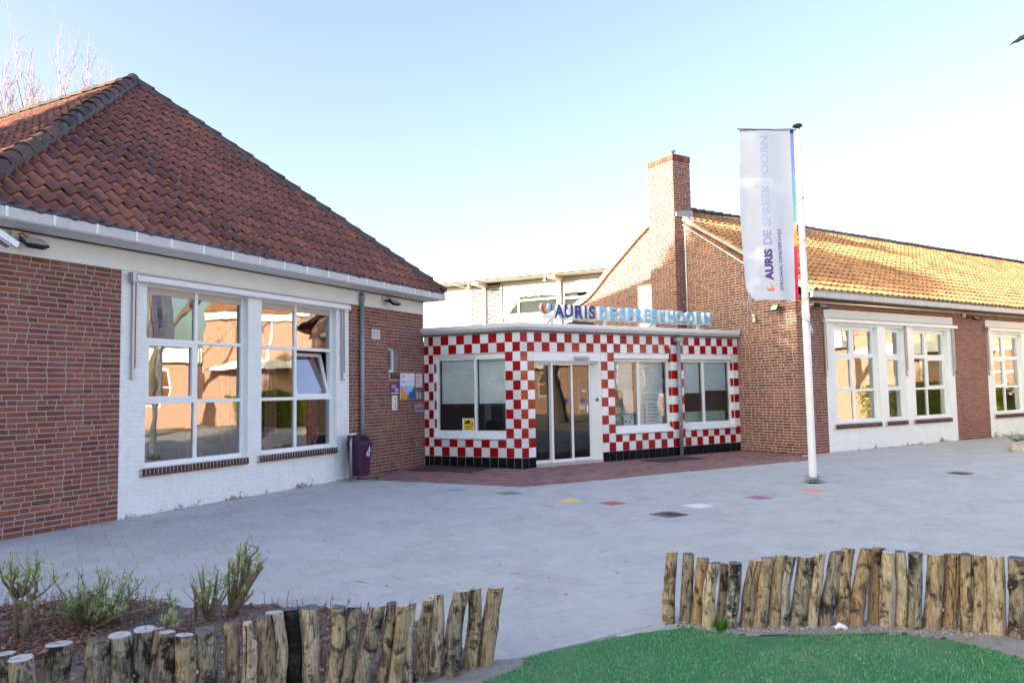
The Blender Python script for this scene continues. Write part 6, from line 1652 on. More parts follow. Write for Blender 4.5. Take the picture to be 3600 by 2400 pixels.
# ================================================================== LOG PALISADES
def log_post(i, x, y, dx, h, r, mat, endmat, label, group, seed, knots=(), split=None, flare=0.0, notch=False, tilt_top=0.0):
    rg = random.Random(seed)
    dyl = rg.uniform(-0.02, 0.02)
    W = T((x, y, 0))
    t = thing('log_post', W, label, 'log', group)
    n, m = 22, 22; v = []; f = []
    ph = rg.uniform(0, 10)
    bend = rg.uniform(-0.012, 0.012); bend2 = rg.uniform(-0.008, 0.008)
    tx, ty = rg.uniform(-0.10, 0.10), rg.uniform(-0.18, 0.10) + tilt_top
    def ctr(q): return (dx * q + bend * sin(pi * q) + bend2 * sin(2.3 * pi * q), dyl * q)
    def rad(q, a):
        rr = r * (1.05 - 0.10 * q + flare * (1 - q) ** 2)
        rr *= 1 + 0.09 * noise.noise(Vector((cos(a) * 1.2, sin(a) * 1.2, q * 3.5 + ph))) + 0.06 * noise.noise(Vector((cos(a) * 3, sin(a) * 3, q * 9 + ph * 2))) + 0.03 * noise.noise(Vector((cos(a) * 6, sin(a) * 6, q * 22 + ph * 3)))
        for (ka, kq, ks) in knots:
            da = (a - ka + pi) % (2 * pi) - pi
            rr += ks * math.exp(-(da * da) / 0.18 - ((q - kq) * h) ** 2 / 0.0011)
        return rr
    for j in range(m + 1):
        q = j / m; c = ctr(q)
        for k in range(n):
            a = 2 * pi * k / n; R = rad(q, a)
            z = -0.06 + (h + 0.06) * q
            if j == m: z += R * (cos(a) * tx + sin(a) * ty)
            if notch and 0.84 < q and cos(a - 0.2) > 0.15: R *= 0.35
            v.append((c[0] + R * cos(a), c[1] + R * sin(a), z))
    for j in range(m):
        for k in range(n):
            kk = (k + 1) % n; f.append((j * n + k, j * n + kk, (j + 1) * n + kk, (j + 1) * n + k))
    mb = MB(); mb.add(v, f, 0, True)
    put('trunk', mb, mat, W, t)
    c = ctr(1.0); e = MB(); ev = [(c[0], c[1], h + 0.001)]
    ring1 = v[m * n:]
    for p_ in ring1: ev.append((c[0] + (p_[0] - c[0]) * 0.93, c[1] + (p_[1] - c[1]) * 0.93, p_[2] + 0.0035))
    for p_ in ring1: ev.append((c[0] + (p_[0] - c[0]) * 1.0, c[1] + (p_[1] - c[1]) * 1.0, p_[2] - 0.001))
    e.add(ev, [(0, 1 + k, 1 + (k + 1) % n) for k in range(n)] + [(1 + k, 1 + n + k, 1 + n + (k + 1) % n, 1 + (k + 1) % n) for k in range(n)])
    eo = put('cut_end', e, endmat, W, t)
    # drying cracks
    for q in range(rg.randint(1, 3)):
        a = rg.uniform(0, 2 * pi); L = rg.uniform(.5, .95) * r; pw = rg.uniform(.0012, .003)
        p0 = Vector((c[0], c[1], h)); d = Vector((cos(a), sin(a), cos(a) * tx + sin(a) * ty)); s = Vector((-sin(a), cos(a), 0))
        mb = MB(); z = Vector((0, 0, 0.0050))
        mb.add([tuple(p0 + s * pw + z), tuple(p0 - s * pw + z), tuple(p0 + d * L - s * pw * .5 + z), tuple(p0 + d * L + s * pw * .5 + z)], [(0, 1, 2, 3)])
        put('crack', mb, 'dark_hole', W, eo)
    if split is not None:
        mb = MB(); L0 = rg.uniform(0.2, 0.5) if split < 0 else split
        pts = []
        for j in range(9):
            q = 1 - (1 - L0) * j / 8; a = -pi / 2 + 0.25 * sin(seed) + 0.04 * sin(j * 1.3); cc = ctr(q); R = rad(q, a) + 0.0012; wd = 0.0038 * (1 - j / 9)
            for sg in (-1, 1): pts.append((cc[0] + R * cos(a) + sg * wd, cc[1] + R * sin(a), -0.06 + (h + 0.06) * q - (0.002 if j == 0 else 0)))
        mb.add(pts, [(2 * j, 2 * j + 2, 2 * j + 3, 2 * j + 1) for j in range(8)]); put('split', mb, 'dark_hole', W, t)
    for (ka, kq, ks) in knots:
        if ks > 0.012:
            cc = ctr(kq); R = rad(kq, ka) * 0.99; P = Vector((cc[0] + R * cos(ka), cc[1] + R * sin(ka), -0.06 + (h + .06) * kq)); d = Vector((cos(ka), sin(ka), 0.15))
            mb = MB().tube([P - d * 0.004, P + d * 0.004, P + d * 0.0055], [0.012, 0.009, 0.002], 8); put('knot', mb, 'log_pale' if mat != 'log_pale' else 'log_tan', W, t)
    return t
ORD = ['first', 'second', 'third', 'fourth', 'fifth', 'sixth', 'seventh', 'eighth', 'ninth', 'tenth', 'eleventh', 'twelfth', 'thirteenth', 'fourteenth', 'fifteenth', 'sixteenth', 'seventeenth', 'eighteenth', 'nineteenth', 'twentieth', 'twenty-first', 'twenty-second', 'twenty-third', 'twenty-fourth', 'twenty-fifth', 'twenty-sixth', 'twenty-seventh']
LEFT = [('log_grey', 'end_pale', 'stout grey log post', {}), ('log_grey', 'end_pale', 'short grey log post with slanted pale top', {}), ('log_grey', 'end_pale', 'thick grey log post with side knot', dict(knots=[(pi * 1.02, .55, .02)], split=.45)),
        ('log_grey', 'end_dark', 'grey log post with dark cut top', {}), ('log_grey', 'end_pale', 'mottled log post with pale rim', {}), ('log_grey', 'end_pale', 'thick log post with dark front knot', dict(knots=[(-pi / 2, .62, .014)], flare=.1)),
        ('log_tan', 'end_pale', 'thin split stick of a log', {}), ('log_grey', 'end_pale', 'dark barked log post with pale cracked top', {}), ('log_tan', 'end_pale', 'brown log post with knot on its right', dict(knots=[(0.1, .66, .016)])),
        ('log_grey', 'end_dark', 'broad ridged log post with dark top', {}), ('log_tan', 'end_dark', 'smooth tan log post with dark top', {}), ('log_pale', 'end_pale', 'notched log post with a sawn step', dict(notch=True, split=.3)),
        ('log_tan', 'end_dark', 'rough brown log post', {}), ('log_pale', 'end_pale', 'log post with a long dark split', dict(split=.35)), ('log_black', 'end_dark', 'charred black log post', {}),
        ('log_pale', 'end_dark', 'tan log post with black scorch mark', dict(knots=[(-1.4, .42, .012)])), ('log_tan', 'end_dark', 'slim leaning log post with brown middle', {}), ('log_grey', 'end_pale', 'slim leaning log post with cracked top', {}),
        ('log_grey', 'end_pale', 'strongly leaning log post with white top', {}), ('log_tan', 'end_dark', 'thin knotty log post', dict(knots=[(-1.3, .35, .010), (0.2, .7, .008)])), ('log_tan', 'end_pale', 'thin brown log post with white top', {}),
        ('log_pale', 'end_pale', 'thin pale log post half behind its neighbour', {}), ('log_tan', 'end_pale', 'thin dark barked log post with pale top', {}), ('log_pale', 'end_pale', 'tan log post with oval bark scar', dict(knots=[(-1.5, .42, .008)])),
        ('log_grey', 'end_pale', 'thick grey leaning log post with hollow top', dict(knots=[(pi, .4, .008)])), ('log_tan', 'end_pale', 'straight tan log post', {}), ('log_tan', 'end_pale', 'last log post half dark half tan', dict(knots=[(0, .55, .008)]))]
for i, ((x, y, dx, h, r), (mat, em, look, kw)) in enumerate(zip(LLOG, LEFT)):
    kw = dict(kw)
    log_post(i, x, y, dx, h, r, mat, em, '%s, %s from left in the left palisade' % (look, ORD[i]), 'logs of the left palisade', 100 + i, **kw)
RIGHT = [('log_tan', 'end_pale', 'yellowish log post with dark knot', dict(knots=[(-1.45, .62, .010), (pi, .42, .010)])), ('log_grey', 'end_dark', 'straight log post with mossy dark stripe', {}), ('log_rust', 'end_dark', 'dark topped brown log post', dict(knots=[(pi, .8, .010)])),
         ('log_pale', 'end_dark', 'pale smooth log post in front', {}), ('log_tan', 'end_dark', 'thin dark log post behind the pale one', {}), ('log_birch', 'end_dark', 'black and white birch log post', dict(split=.1)),
         ('log_tan', 'end_pale', 'thick leaning log post with white top', dict(split=.3)), ('log_tan', 'end_dark', 'leaning brown log post behind the thick one', {}), ('log_tan', 'end_pale', 'ringed tan log post', dict(knots=[(0.0, .45, .008)])),
         ('log_birch', 'end_pale', 'silvery split log post', dict(split=.5)), ('log_grey', 'end_pale', 'broad log post with dark branch scar', dict(knots=[(-1.7, .6, .006)])), ('log_pale', 'end_pale', 'slim wavy log post', dict(knots=[(-1.2, .58, .008), (0, .7, .006)])),
         ('log_grey', 'end_dark', 'broad leaning grey log post', {}), ('log_tan', 'end_dark', 'dark topped tan log post behind the leaning one', {}), ('log_rust', 'end_dark', 'leaning golden log post with side knots', dict(knots=[(0.1, .83, .014), (0.0, .38, .010)])),
         ('log_rust', 'end_dark', 'rusty brown log post standing further back', {}), ('log_pale', 'end_pale', 'whitish log post with stubs', dict(knots=[(pi, .72, .014), (-0.8, .5, .010)])), ('log_pale', 'end_dark', 'smooth pale log post with black top', dict(knots=[(-1.2, .66, .010)])),
         ('log_grey', 'end_dark', 'log post with flaking dark bark', {}), ('log_tan', 'end_pale', 'bent tan log post with a large knot', dict(knots=[(-1.1, .37, .016)])), ('log_rust', 'end_dark', 'golden log post with a straight crack', dict(split=.0)),
         ('log_tan', 'end_dark', 'deeply split tan log post', dict(split=.45)), ('log_tan', 'end_pale', 'thick brown log post with bright white top', {}), ('log_pale', 'end_pale', 'tapering yellow tan log post', {}), ('log_grey', 'end_dark', 'thick last log post cut by the picture edge', dict(knots=[(pi, .7, .012)]))]
for i, ((x, y, dx, h, r), (mat, em, look, kw)) in enumerate(zip(RLOG, RIGHT)):
    log_post(i, x, y, dx, h, r, mat, em, '%s, %s from left in the right palisade' % (look, ORD[i]), 'logs of the right palisade', 300 + i, **kw)

# ================================================================== SHRUBS AND GROUND COVER
def shrub(name, base, stems, label, leafmat, leaves_per_tip, seed, sprout=True, cat='shrub', stemmat='stem_brown', leaf_len=(0.02, 0.045), group='pruned shrubs in the planting bed', extra_red=0):
    """stems: list of polylines [(x,y,z,r),...] relative to base; sprouts grow along each"""
    rg = random.Random(seed); t = thing(name, T(base), label, cat, group)
    mb = MB(); lv = MB(); rl = MB()
    def leafcluster(P, d, n, L=None, m=None):
        for _ in range(n):
            dd = Vector((rg.gauss(0, .55), rg.gauss(0, .55), rg.uniform(0.1, 1))) + Vector(d) * 0.6
            ll = rg.uniform(*leaf_len) if L is None else L
            leaf(m if m is not None else lv, Vector(P) + Vector((rg.gauss(0, .006), rg.gauss(0, .006), rg.gauss(0, .008))), dd, ll, ll * rg.uniform(.13, .20))
    for pl in stems:
        pts = [Vector(p[:3]) for p in pl]; mb.tube(pts, [p[3] for p in pl], 7)
        tip = pts[-1]; d = (pts[-1] - pts[-2]).normalized()
        if sprout:
            for k in range(rg.randint(3, 6)):
                q = rg.uniform(0.35, 1.0); idx = min(len(pts) - 2, int(q * (len(pts) - 1))); P = pts[idx].lerp(pts[idx + 1], q * (len(pts) - 1) - idx)
                e = P + Vector((rg.gauss(0, .035), rg.gauss(0, .035), rg.uniform(.03, .11)))
                mb.tube([P, P.lerp(e, .6) + Vector((rg.gauss(0, .008), rg.gauss(0, .008), 0)), e], [0.0026, 0.002, 0.0012], 4)
                if rg.random() < .75: leafcluster(e, (0, 0, 1), max(2, leaves_per_tip // 2 + 1))
                if rg.random() < .4: leafcluster(P.lerp(e, .6), (0, 0, 1), 2)
        leafcluster(tip, d, leaves_per_tip)
        if rg.random() < 0.6: leafcluster(pts[-2].lerp(tip, .5), d, max(1, leaves_per_tip // 2))
    for _ in range(extra_red):
        P = Vector((rg.uniform(-.25, .35), rg.uniform(-.2, .15), rg.uniform(.10, .26))); mb.tube([P - Vector((rg.gauss(0, .02), 0, P.z)), P], [0.003, 0.002], 4); leafcluster(P, (0, 0, 1), 5, rg.uniform(.018, .032), rl)
    put('stem', mb, stemmat, T(base), t); put('foliage', lv, leafmat, T(base), t)
    if rl.v: put('red_foliage', rl, 'red_leaf', T(base), t)
    return t
def pollard(rg, n, spread, h0, h1, root=(0, 0, 0), r=0.008):
    out = []
    for _ in range(n):
        a = rg.uniform(0, 2 * pi); s = rg.uniform(.3, 1) * spread
        top = Vector((root[0] + cos(a) * s, root[1] + sin(a) * s * .7, rg.uniform(h0, h1))); b = Vector(root); m = b.lerp(top, .5) + Vector((cos(a) * .02, sin(a) * .02, -.015))
        out.append([(b.x, b.y, b.z, r), (m.x, m.y, m.z, r * .8), (top.x, top.y, top.z, r * .55)])
    return out
rg = random.Random(42)
# tall leaning shrub right of centre
st = [[(0, 0, 0, .030), (.07, 0, .12, .027), (.14, 0, .24, .024), (.20, 0, .33, .022), (.225, .0, .345, .018)], [(.14, 0, .24, .016), (.17, .01, .31, .014), (.215, .01, .375, .013)],
      [(.02, 0, .04, .018), (.03, .01, .2, .016), (.05, .01, .36, .013), (.06, .0, .44, .008)], [(.05, 0, .12, .016), (.08, 0, .26, .014), (.10, .01, .40, .010), (.11, 0, .50, .006)], [(.08, 0, .16, .012), (.12, .02, .30, .011), (.14, .01, .42, .008), (.19, 0, .46, .006), (.205, 0, .50, .004)],
      [(0, 0, .02, .014), (-.015, 0, .2, .011), (-.02, .02, .38, .008)], [(.03, 0, .06, .012), (.10, -.02, .2, .010), (.15, -.02, .31, .008)], [(.02, 0, .03, .010), (.12, -.02, .12, .007), (.17, -.03, .17, .006)], [(0, 0, .05, .012), (.02, 0, .25, .010), (.015, .0, .36, .009)]]
st += pollard(rg, 7, .12, .26, .46, (.07, .01, .15), .008)
shrub('willow_shrub', (-2.06, 5.47, 0.02), st, 'tall pruned willow shrub leaning right with thick mossy stems and fresh leaves', 'willow_leaf', 8, 1)
st = [[(0, 0, 0, .016), (-.03, 0, .12, .012), (-.04, 0, .24, .010), (-.05, .01, .36, .006)], [(0, 0, .02, .014), (.03, 0, .14, .011), (.05, 0, .27, .009), (.06, 0, .34, .005)], [(-.02, 0, .02, .010), (-.07, 0, .14, .008), (-.11, .01, .22, .007), (-.14, .02, .25, .004)],
      [(.0, 0, .0, .012), (-.05, .02, .08, .010), (-.075, .02, .30, .006)], [(.01, 0, .03, .009), (.07, -.01, .10, .008), (.13, -.01, .20, .006), (.16, 0, .28, .005)], [(-.10, .02, .0, .012), (-.105, .02, .16, .012), (-.105, .02, .20, .010)]]
st += pollard(rg, 6, .16, .14, .30, (-.02, .0, .05), .006)
shrub('willow_shrub', (-2.17, 5.36, 0.02), st, 'smaller forked willow shrub with pale buds just left of the tall leaning one', 'willow_leaf', 6, 2)
st = pollard(rg, 34, .34, .12, .34, (0.02, .03, .02), .007) + pollard(rg, 12, .40, .10, .26, (.12, .05, .02), .006) + [[(0, 0, 0, .012), (.2, -.05, .10, .010), (.42, -.08, .16, .007), (.50, -.08, .19, .004)]]
shrub('leafy_shrub', (-2.93, 5.20, 0.02), st, 'low bushy shrub full of fresh green leaves with red shoots', 'willow_leaf', 7, 3, leaf_len=(.022, .05), extra_red=26)
st = [[(0, 0, 0, .022), (.01, 0, .14, .020), (.03, 0, .26, .018), (.02, 0, .31, .016)], [(.03, 0, .25, .016), (-.06, 0, .27, .014), (-.10, 0, .33, .012), (-.09, 0, .42, .009), (-.11, 0, .50, .006)], [(.03, 0, .27, .014), (.07, .0, .34, .012), (.06, 0, .44, .009), (.08, 0, .52, .005)],
      [(-.06, .02, 0, .014), (-.08, .02, .2, .012), (-.06, .02, .36, .010), (-.08, .02, .44, .007)], [(.03, 0, .27, .010), (.12, 0, .33, .006), (.19, .01, .40, .003)], [(-.08, .02, .3, .01), (-.15, 0, .40, .007), (-.17, 0, .47, .005)]]
st += pollard(rg, 10, .14, .36, .52, (-.04, .0, .30), .007)
shrub('willow_shrub', (-3.20, 4.95, 0.02), st, 'pollarded willow shrub with knobbly fork at the left picture edge', 'willow_leaf', 7, 4)
st = pollard(rg, 10, .16, .18, .40, (0, 0, .05), .008) + [[(0, 0, .02, .016), (.08, 0, .15, .014), (.13, 0, .24, .013)]]
shrub('willow_shrub', (-3.52, 4.72, 0.02), st, 'willow shrub mostly cut off by the left picture edge', 'willow_leaf', 7, 5)
for (x, y, lab, sd) in ((-2.30, 5.05, 'tiny willow sprout between the bushy shrub and the forked willow', 6), (-2.42, 5.3, 'tiny pale green sprout near the path edge of the bed', 7)):
    shrub('sprout', (x, y, 0.02), pollard(rg, 4, .04, .05, .12, (0, 0, 0), .003), lab, 'willow_leaf', 6, sd, cat='plant', group='sprouts in the bed')

def scatter_leaves(name, n, poly, z, mat, size, seed, upright=0.0, parent=None, box=None):
    rg = random.Random(seed); mb = MB(); xs = [p[0] for p in poly]; ys = [p[1] for p in poly]; k = 0; tries = 0
    bx = box or (min(xs), max(xs), min(ys), max(ys))
    while k < n and tries < n * 30:
        tries += 1
        x, y = rg.uniform(bx[0], bx[1]), rg.uniform(bx[2], bx[3])
        if not pip((x, y), poly): continue
        if noise.noise(Vector((x * 1.8, y * 1.8, seed))) < rg.uniform(-.6, .3): continue
        k += 1; L = rg.uniform(*size); a = rg.uniform(0, 2 * pi)
        leaf(mb, (x, y, z + rg.uniform(0, .025)), (cos(a), sin(a), rg.uniform(-.1, .4) + upright), L, L * rg.uniform(.2, .36))
    o = put(name, mb, mat, ID, parent, kind='stuff'); return o
BEDV = smooth_poly(BED)
lit = scatter_leaves('leaf_litter', 5200, BEDV, 0.035, 'dead_leaf', (.02, .05), 5, box=(-4.6, -0.3, 3.6, 6.1)); lit['label'] = 'brown dead leaves covering the soil of the planting bed'; lit['category'] = 'leaf litter'
lit = scatter_leaves('leaf_litter', 2600, [(-4.6, 4.2), (-2.7, 4.4), (-2.6, 5.75), (-4.6, 5.8)], 0.045, 'dead_leaf', (.02, .055), 15, .2); lit['label'] = 'thick reddish brown leaves under the left shrubs'; lit['category'] = 'leaf litter'
mb = MB(); lv = MB(); rg = random.Random(77)
for _ in range(1500):
    x, y = rg.uniform(-4.3, -0.5), rg.uniform(4.1, 5.9)
    if not pip((x, y), BEDV): continue
    dens = 1.0 if x < -2.9 or (-1.5 < x < -0.9) else 0.35
    if rg.random() > dens: continue
    h = rg.uniform(.04, .15); P = Vector((x, y, .01)); e = P + Vector((rg.gauss(0, .02), rg.gauss(0, .02), h)); mb.tube([P, P.lerp(e, .5) + Vector((rg.gauss(0, .006), 0, 0)), e], [.0028, .0024, .0016], 4)
    for k in range(rg.randint(1, 5)): leaf(lv, P.lerp(e, rg.uniform(.5, 1)), (rg.gauss(0, 1), rg.gauss(0, 1), rg.uniform(.1, 1)), rg.uniform(.012, .028), rg.uniform(.003, .006))
gc = put('ground_cover', mb, 'twig_red', ID, kind='stuff'); gc['label'] = 'thin red stems of ground cover plants in the planting bed'; gc['category'] = 'ground cover'
put('red_foliage', lv, 'red_leaf', ID, gc, kind='stuff')
lv = MB()
for _ in range(500):
    x, y = rg.uniform(-4.4, -0.6), rg.uniform(4.0, 5.9)
    if not pip((x, y), BEDV): continue
    a = rg.uniform(0, 2 * pi)
    for k in range(3): leaf(lv, (x, y, .04), (cos(a + k * 2), sin(a + k * 2), rg.uniform(.2, 1)), rg.uniform(.015, .035), rg.uniform(.004, .008))
w_ = put('weeds', lv, 'willow_leaf', ID, kind='stuff'); w_['label'] = 'small green weeds scattered over the bed soil'; w_['category'] = 'weeds'
def tuft(P, n, h, label, seed):
    rg = random.Random(seed); mb = MB()
    for _ in range(n):
        a = rg.uniform(0, 2 * pi); r = rg.uniform(0, .03); b = Vector((r * cos(a), r * sin(a), 0)); e = b + Vector((cos(a) * h * rg.uniform(.2, .7), sin(a) * h * rg.uniform(.2, .7), h * rg.uniform(.6, 1))); s = Vector((-sin(a), cos(a), 0)) * .0025; m = b.lerp(e, .55) + Vector((0, 0, h * .12))
        mb.add([tuple(b - s), tuple(b + s), tuple(m + s * .8), tuple(m - s * .8), tuple(e)], [(0, 1, 2, 3), (3, 2, 4)])
    return tag(put('grass_tuft', mb, 'grass_blade', T(P)), label, 'grass')
tuft((1.335, 5.00, .01), 90, .085, 'bright green grass tuft at the foot of the pale right palisade logs', 1)
tuft((-2.55, 13.95, .012), 60, .07, 'small grass tuft beside the feet of the purple bin', 2)
tuft((4.99, 12.33, .0), 24, .035, 'tiny weed tuft at the flagpole footing', 3)
cp = put('litter', MB().merge(rock_mb := MB()) if False else MB().tube([(-.03, 0, .012), (0, .005, .03), (.035, 0, .018), (.05, -.01, .01)], [.012, .02, .016, .006], 7), 'paper', T((2.10, 4.965, .01))); tag(cp, 'crumpled silvery snack wrapper lying in the sand strip', 'litter')
# sticks, pebbles and bits on paving, sand and turf
rg = random.Random(12); mb = MB()
def stick(x, y, z, L, a, r): 
    P = Vector((x, y, z)); d = Vector((cos(a), sin(a), 0)) * L; n = Vector((-sin(a), cos(a), 0)) * L * rg.uniform(-.15, .15); mb.tube([P, P + d * .5 + n, P + d], [r, r, r * .6], 4)
for _ in range(60):
    stick(rg.uniform(-1.5, 3), rg.uniform(4.2, 5.0), .016, rg.uniform(.02, .09), rg.uniform(0, 2 * pi), rg.uniform(.001, .002))
for _ in range(70):
    y = rg.uniform(5.2, 14); x = rg.uniform(-.45, .6) * y; stick(x, y, .004, rg.uniform(.03, .16), rg.uniform(0, 2 * pi), rg.uniform(.0015, .003))
tw = put('fallen_twigs', mb, 'twig_pale', ID, kind='stuff'); tw['label'] = 'small fallen twigs scattered over turf and paving'; tw['category'] = 'twigs'
lv = MB()
for _ in range(150):
    y = rg.uniform(5.0, 16); x = rg.uniform(-.5, .6) * y
    if y > 12 and x < -2: continue
    a = rg.uniform(0, 2 * pi); L = rg.uniform(.015, .05); leaf(lv, (x, y, .006), (cos(a), sin(a), .15), L, L * .3)
for _ in range(160):
    x = rg.uniform(-.8, 3); y = rg.uniform(4.1, 5.05); a = rg.uniform(0, 2 * pi); L = rg.uniform(.006, .02); leaf(lv, (x, y, .022), (cos(a), sin(a), .15), L, L * .35)
fl = put('fallen_leaves', lv, 'dead_leaf', ID, kind='stuff'); fl['label'] = 'dry leaf bits scattered over turf and paving'; fl['category'] = 'leaves'
pb = MB()
for _ in range(420):
    u = rg.random(); i = int(u * (len(RLOG) - 1)); q = RLOG[i]
    x, y = q[0] + rg.gauss(0, .06), q[1] - .07 + rg.gauss(0, .05); r = rg.uniform(.002, .008)
    pb.add([(x - r, y, .014), (x, y - r, .014), (x + r, y, .014), (x, y + r, .014), (x, y, .016 + r)], [(0, 1, 4), (1, 2, 4), (2, 3, 4), (3, 0, 4)])
pbo = put('pebbles', pb, 'concrete', ID, kind='stuff'); pbo['label'] = 'tiny pebbles in the sand along the right palisade'; pbo['category'] = 'pebbles'

# weathering growth in joints along the brick walls
jm = MB()
for _ in range(260):
    u = rg.uniform(-9, -0.2); P = OL + UL * u + NL * rg.uniform(0.0, .06); a = rg.uniform(0, 2 * pi); L = rg.uniform(.008, .03); leaf(jm, (P.x, P.y, .004), (cos(a), sin(a), .6), L, L * .3)
for _ in range(200):
    u = rg.uniform(0.2, 11); P = OG + UF * u + NF * rg.uniform(0.0, .08); a = rg.uniform(0, 2 * pi); L = rg.uniform(.01, .035); leaf(jm, (P.x, P.y, .004), (cos(a), sin(a), .5), L, L * .3)
jo = put('wall_foot_debris', jm, 'dead_leaf', ID, kind='stuff'); jo['label'] = 'dead leaf crumbs along the foot of the walls'; jo['category'] = 'leaves'

wj = MB()
for _ in range(900):
    i_, k_ = rg.randint(-10, 60), rg.randint(-60, 60); p_ = pav_xy(i_, k_)
    if not (-6 < p_.x < 9 and 4.6 < p_.y < 15) or pip(p_, BED) or pip(p_, TURF) or pip(p_, apron2d): continue
    if noise.noise(Vector((p_.x * .5, p_.y * .5, 2))) < 0.0: continue
    along_ = pu if rg.random() < .5 else -pn
    for _k in range(rg.randint(3, 9)):
        q_ = p_ + along_ * rg.uniform(0, PT); a = rg.uniform(0, 2 * pi); L_ = rg.uniform(.006, .016); leaf(wj, (q_.x + rg.gauss(0, .002), q_.y + rg.gauss(0, .002), 0.0), (cos(a), sin(a), rg.uniform(.2, .9)), L_, L_ * .3)
wo_ = put('joint_weeds', wj, 'moss_bits', ID, kind='stuff'); wo_['label'] = 'tiny moss and weed specks in the paving joints'; wo_['category'] = 'weeds'

# ================================================================== TREES
def bare_tree(name, P, H, trunk_r, seed, label, spread=0.5, fork=0.22, levels=4, twig='far_twig', bark='trunk_bark', upright=0.35, thin=1.0, kids=(3, 4), lean=(0, 0)):
    rg = random.Random(seed); t = thing(name, T(P), label, 'tree', 'bare trees'); tk = MB(); cr = MB()
    def grow(p, d, L, r, lev):
        n = 4; pts = [p]; rad = [r]; q = p.copy(); dd = d.copy()
        for i in range(n):
            dd = (dd + Vector((rg.gauss(0, .12), rg.gauss(0, .12), upright * .25))).normalized(); q = q + dd * (L / n); pts.append(q.copy()); rad.append(max(.006 * thin, r * (1 - .55 * (i + 1) / n)))
        (tk if lev <= 1 else cr).tube(pts, rad, 9 if lev == 0 else (6 if lev < 3 else 3), cap=False)
        if lev >= levels: return
        k = rg.randint(*kids)
        for i in range(k):
            s = rg.uniform(.45, 1.0); idx = min(n - 1, int(s * n)); b = pts[idx].lerp(pts[idx + 1], s * n - idx)
            a = rg.uniform(0, 2 * pi); nd = (dd * (1 - spread) + Vector((cos(a), sin(a), rg.uniform(0, upright))) * spread).normalized()
            grow(b, nd, L * rg.uniform(.55, .8), max(.006 * thin, rad[idx] * rg.uniform(.45, .65)), lev + 1)
    grow(Vector((0, 0, 0)), Vector((lean[0], lean[1], 1)).normalized(), H * fork * 1.9, trunk_r, 0)
    put('trunk', tk, bark, T(P), t)
    if cr.v: put('crown', cr, twig, T(P), t)
    return t
def shoot_tree(P, H, W, seed, label):
    """pollard-like crown of many upright shoots"""
    rg = random.Random(seed); t = thing('bare_tree', T(P), label, 'tree', 'bare trees'); tk = MB().tube([(0, 0, 0), (.1, 0, H * .3), (0, 0, H * .55)], [.35, .28, .2], 10); cr = MB()
    for i in range(20):
        a = rg.uniform(0, 2 * pi); R = rg.uniform(.25, 1) * W; b = Vector((0, 0, H * rg.uniform(.3, .55))); m = Vector((cos(a) * R * .6, sin(a) * R * .6, H * .62)); e = Vector((cos(a) * R, sin(a) * R, H * rg.uniform(.70, .80)))
        cr.tube([b, m, e], [.06, .032, .016], 5, cap=False)
        for k in range(17):
            q = b.lerp(m, rg.uniform(.6, 1)) if rg.random() < .3 else m.lerp(e, rg.random()); top = q + Vector((rg.gauss(0, .30), rg.gauss(0, .30), H * rg.uniform(.06, .22)))
            mid = q.lerp(top, .4) + Vector((rg.gauss(0, .12), rg.gauss(0, .12), 0)); cr.tube([q, mid, top], [.016, .011, .005], 3, cap=False)
            for _ in range(4):
                s0 = q.lerp(top, rg.uniform(.2, .8)); s1 = s0 + Vector((rg.gauss(0, .22), rg.gauss(0, .22), rg.uniform(.5, 1.5))); cr.tube([s0, s0.lerp(s1, .5) + Vector((rg.gauss(0, .05), 0, 0)), s1], [.009, .007, .004], 3, cap=False)
    put('trunk', tk, 'trunk_bark', T(P), t); put('crown', cr, 'far_twig', T(P), t)
shoot_tree((-18.6, 31.0, 0), 17.0, 4.8, 5, 'bare pollarded tree with thin upright reddish shoots behind the left roof')
bare_tree('bare_tree', (-6.6, 60, 0), 12.3, .22, 8, 'small bare tree just visible above the eaves between the two roofs', upright=.5, thin=2.2, levels=4)
bare_tree('bare_tree', (45.5, 63, 0), 14.5, .28, 14, 'faint bare tree above the far roof ridge at the right picture edge', upright=.5, thin=2.0)
bare_tree('bare_tree', (16.6, 13.8, 0), 11.0, .42, 3, 'large bare tree standing right of the picture, mirrored in the classroom window', upright=.3, twig='trunk_bark', levels=5, kids=(2, 3))
bare_tree('bare_tree', (25.5, 9.5, 0), 11.0, .33, 19, 'bare tree before the opposite wing, mirrored in the right windows', upright=.3, twig='trunk_bark', levels=4)

bare_tree('bare_tree', (20.4, 8.2, 0), 12.0, .45, 27, 'bare tree on the far side of the courtyard, mirrored in the sliding door', upright=.3, twig='trunk_bark', levels=4)
# ================================================================== SURROUNDINGS SEEN IN THE GLASS, AND ADDED SUN BLOCKERS
OW = thing('opposite_wing', FW, 'sunlit brick school wing opposite, seen mirrored in the windows', 'building')
put('wall', MB().box(0.5, 8, 0.0, 0.3, 0, 5.6), 'far_brick', FW, OW); put('wall', MB().box(8.001, 44, 0.4, 0.7, 0, 3.2), 'far_brick', FW, OW)
put('fascia_band', MB().box(0.4, 8, -0.25, 0.0, 5.6, 6.0), 'white_plaster', FW, OW)
put('low_fascia', MB().box(8.05, 44, -0.1, 0.39, 3.2, 4.0), 'white_plaster', FW, OW)
put('roof', MB().prism([(-0.35, 6.0), (4.5, 8.0), (9.3, 6.0)], 0.4, 8, 'x').box(8.05, 44, 0.39, 9, 3.7, 3.95), 'roof_tile_warm', FW, OW)
put('end_wall', MB().box(0.5, 0.8, 0.301, 8.5, 0, 5.9).box(7.7, 8, 0.301, 8.5, 0, 5.9), 'far_brick', FW, OW)
cv = [(2.5 + 5 * k / 14, 2.85 + 0.42 * sin(pi * k / 14)) for k in range(15)]
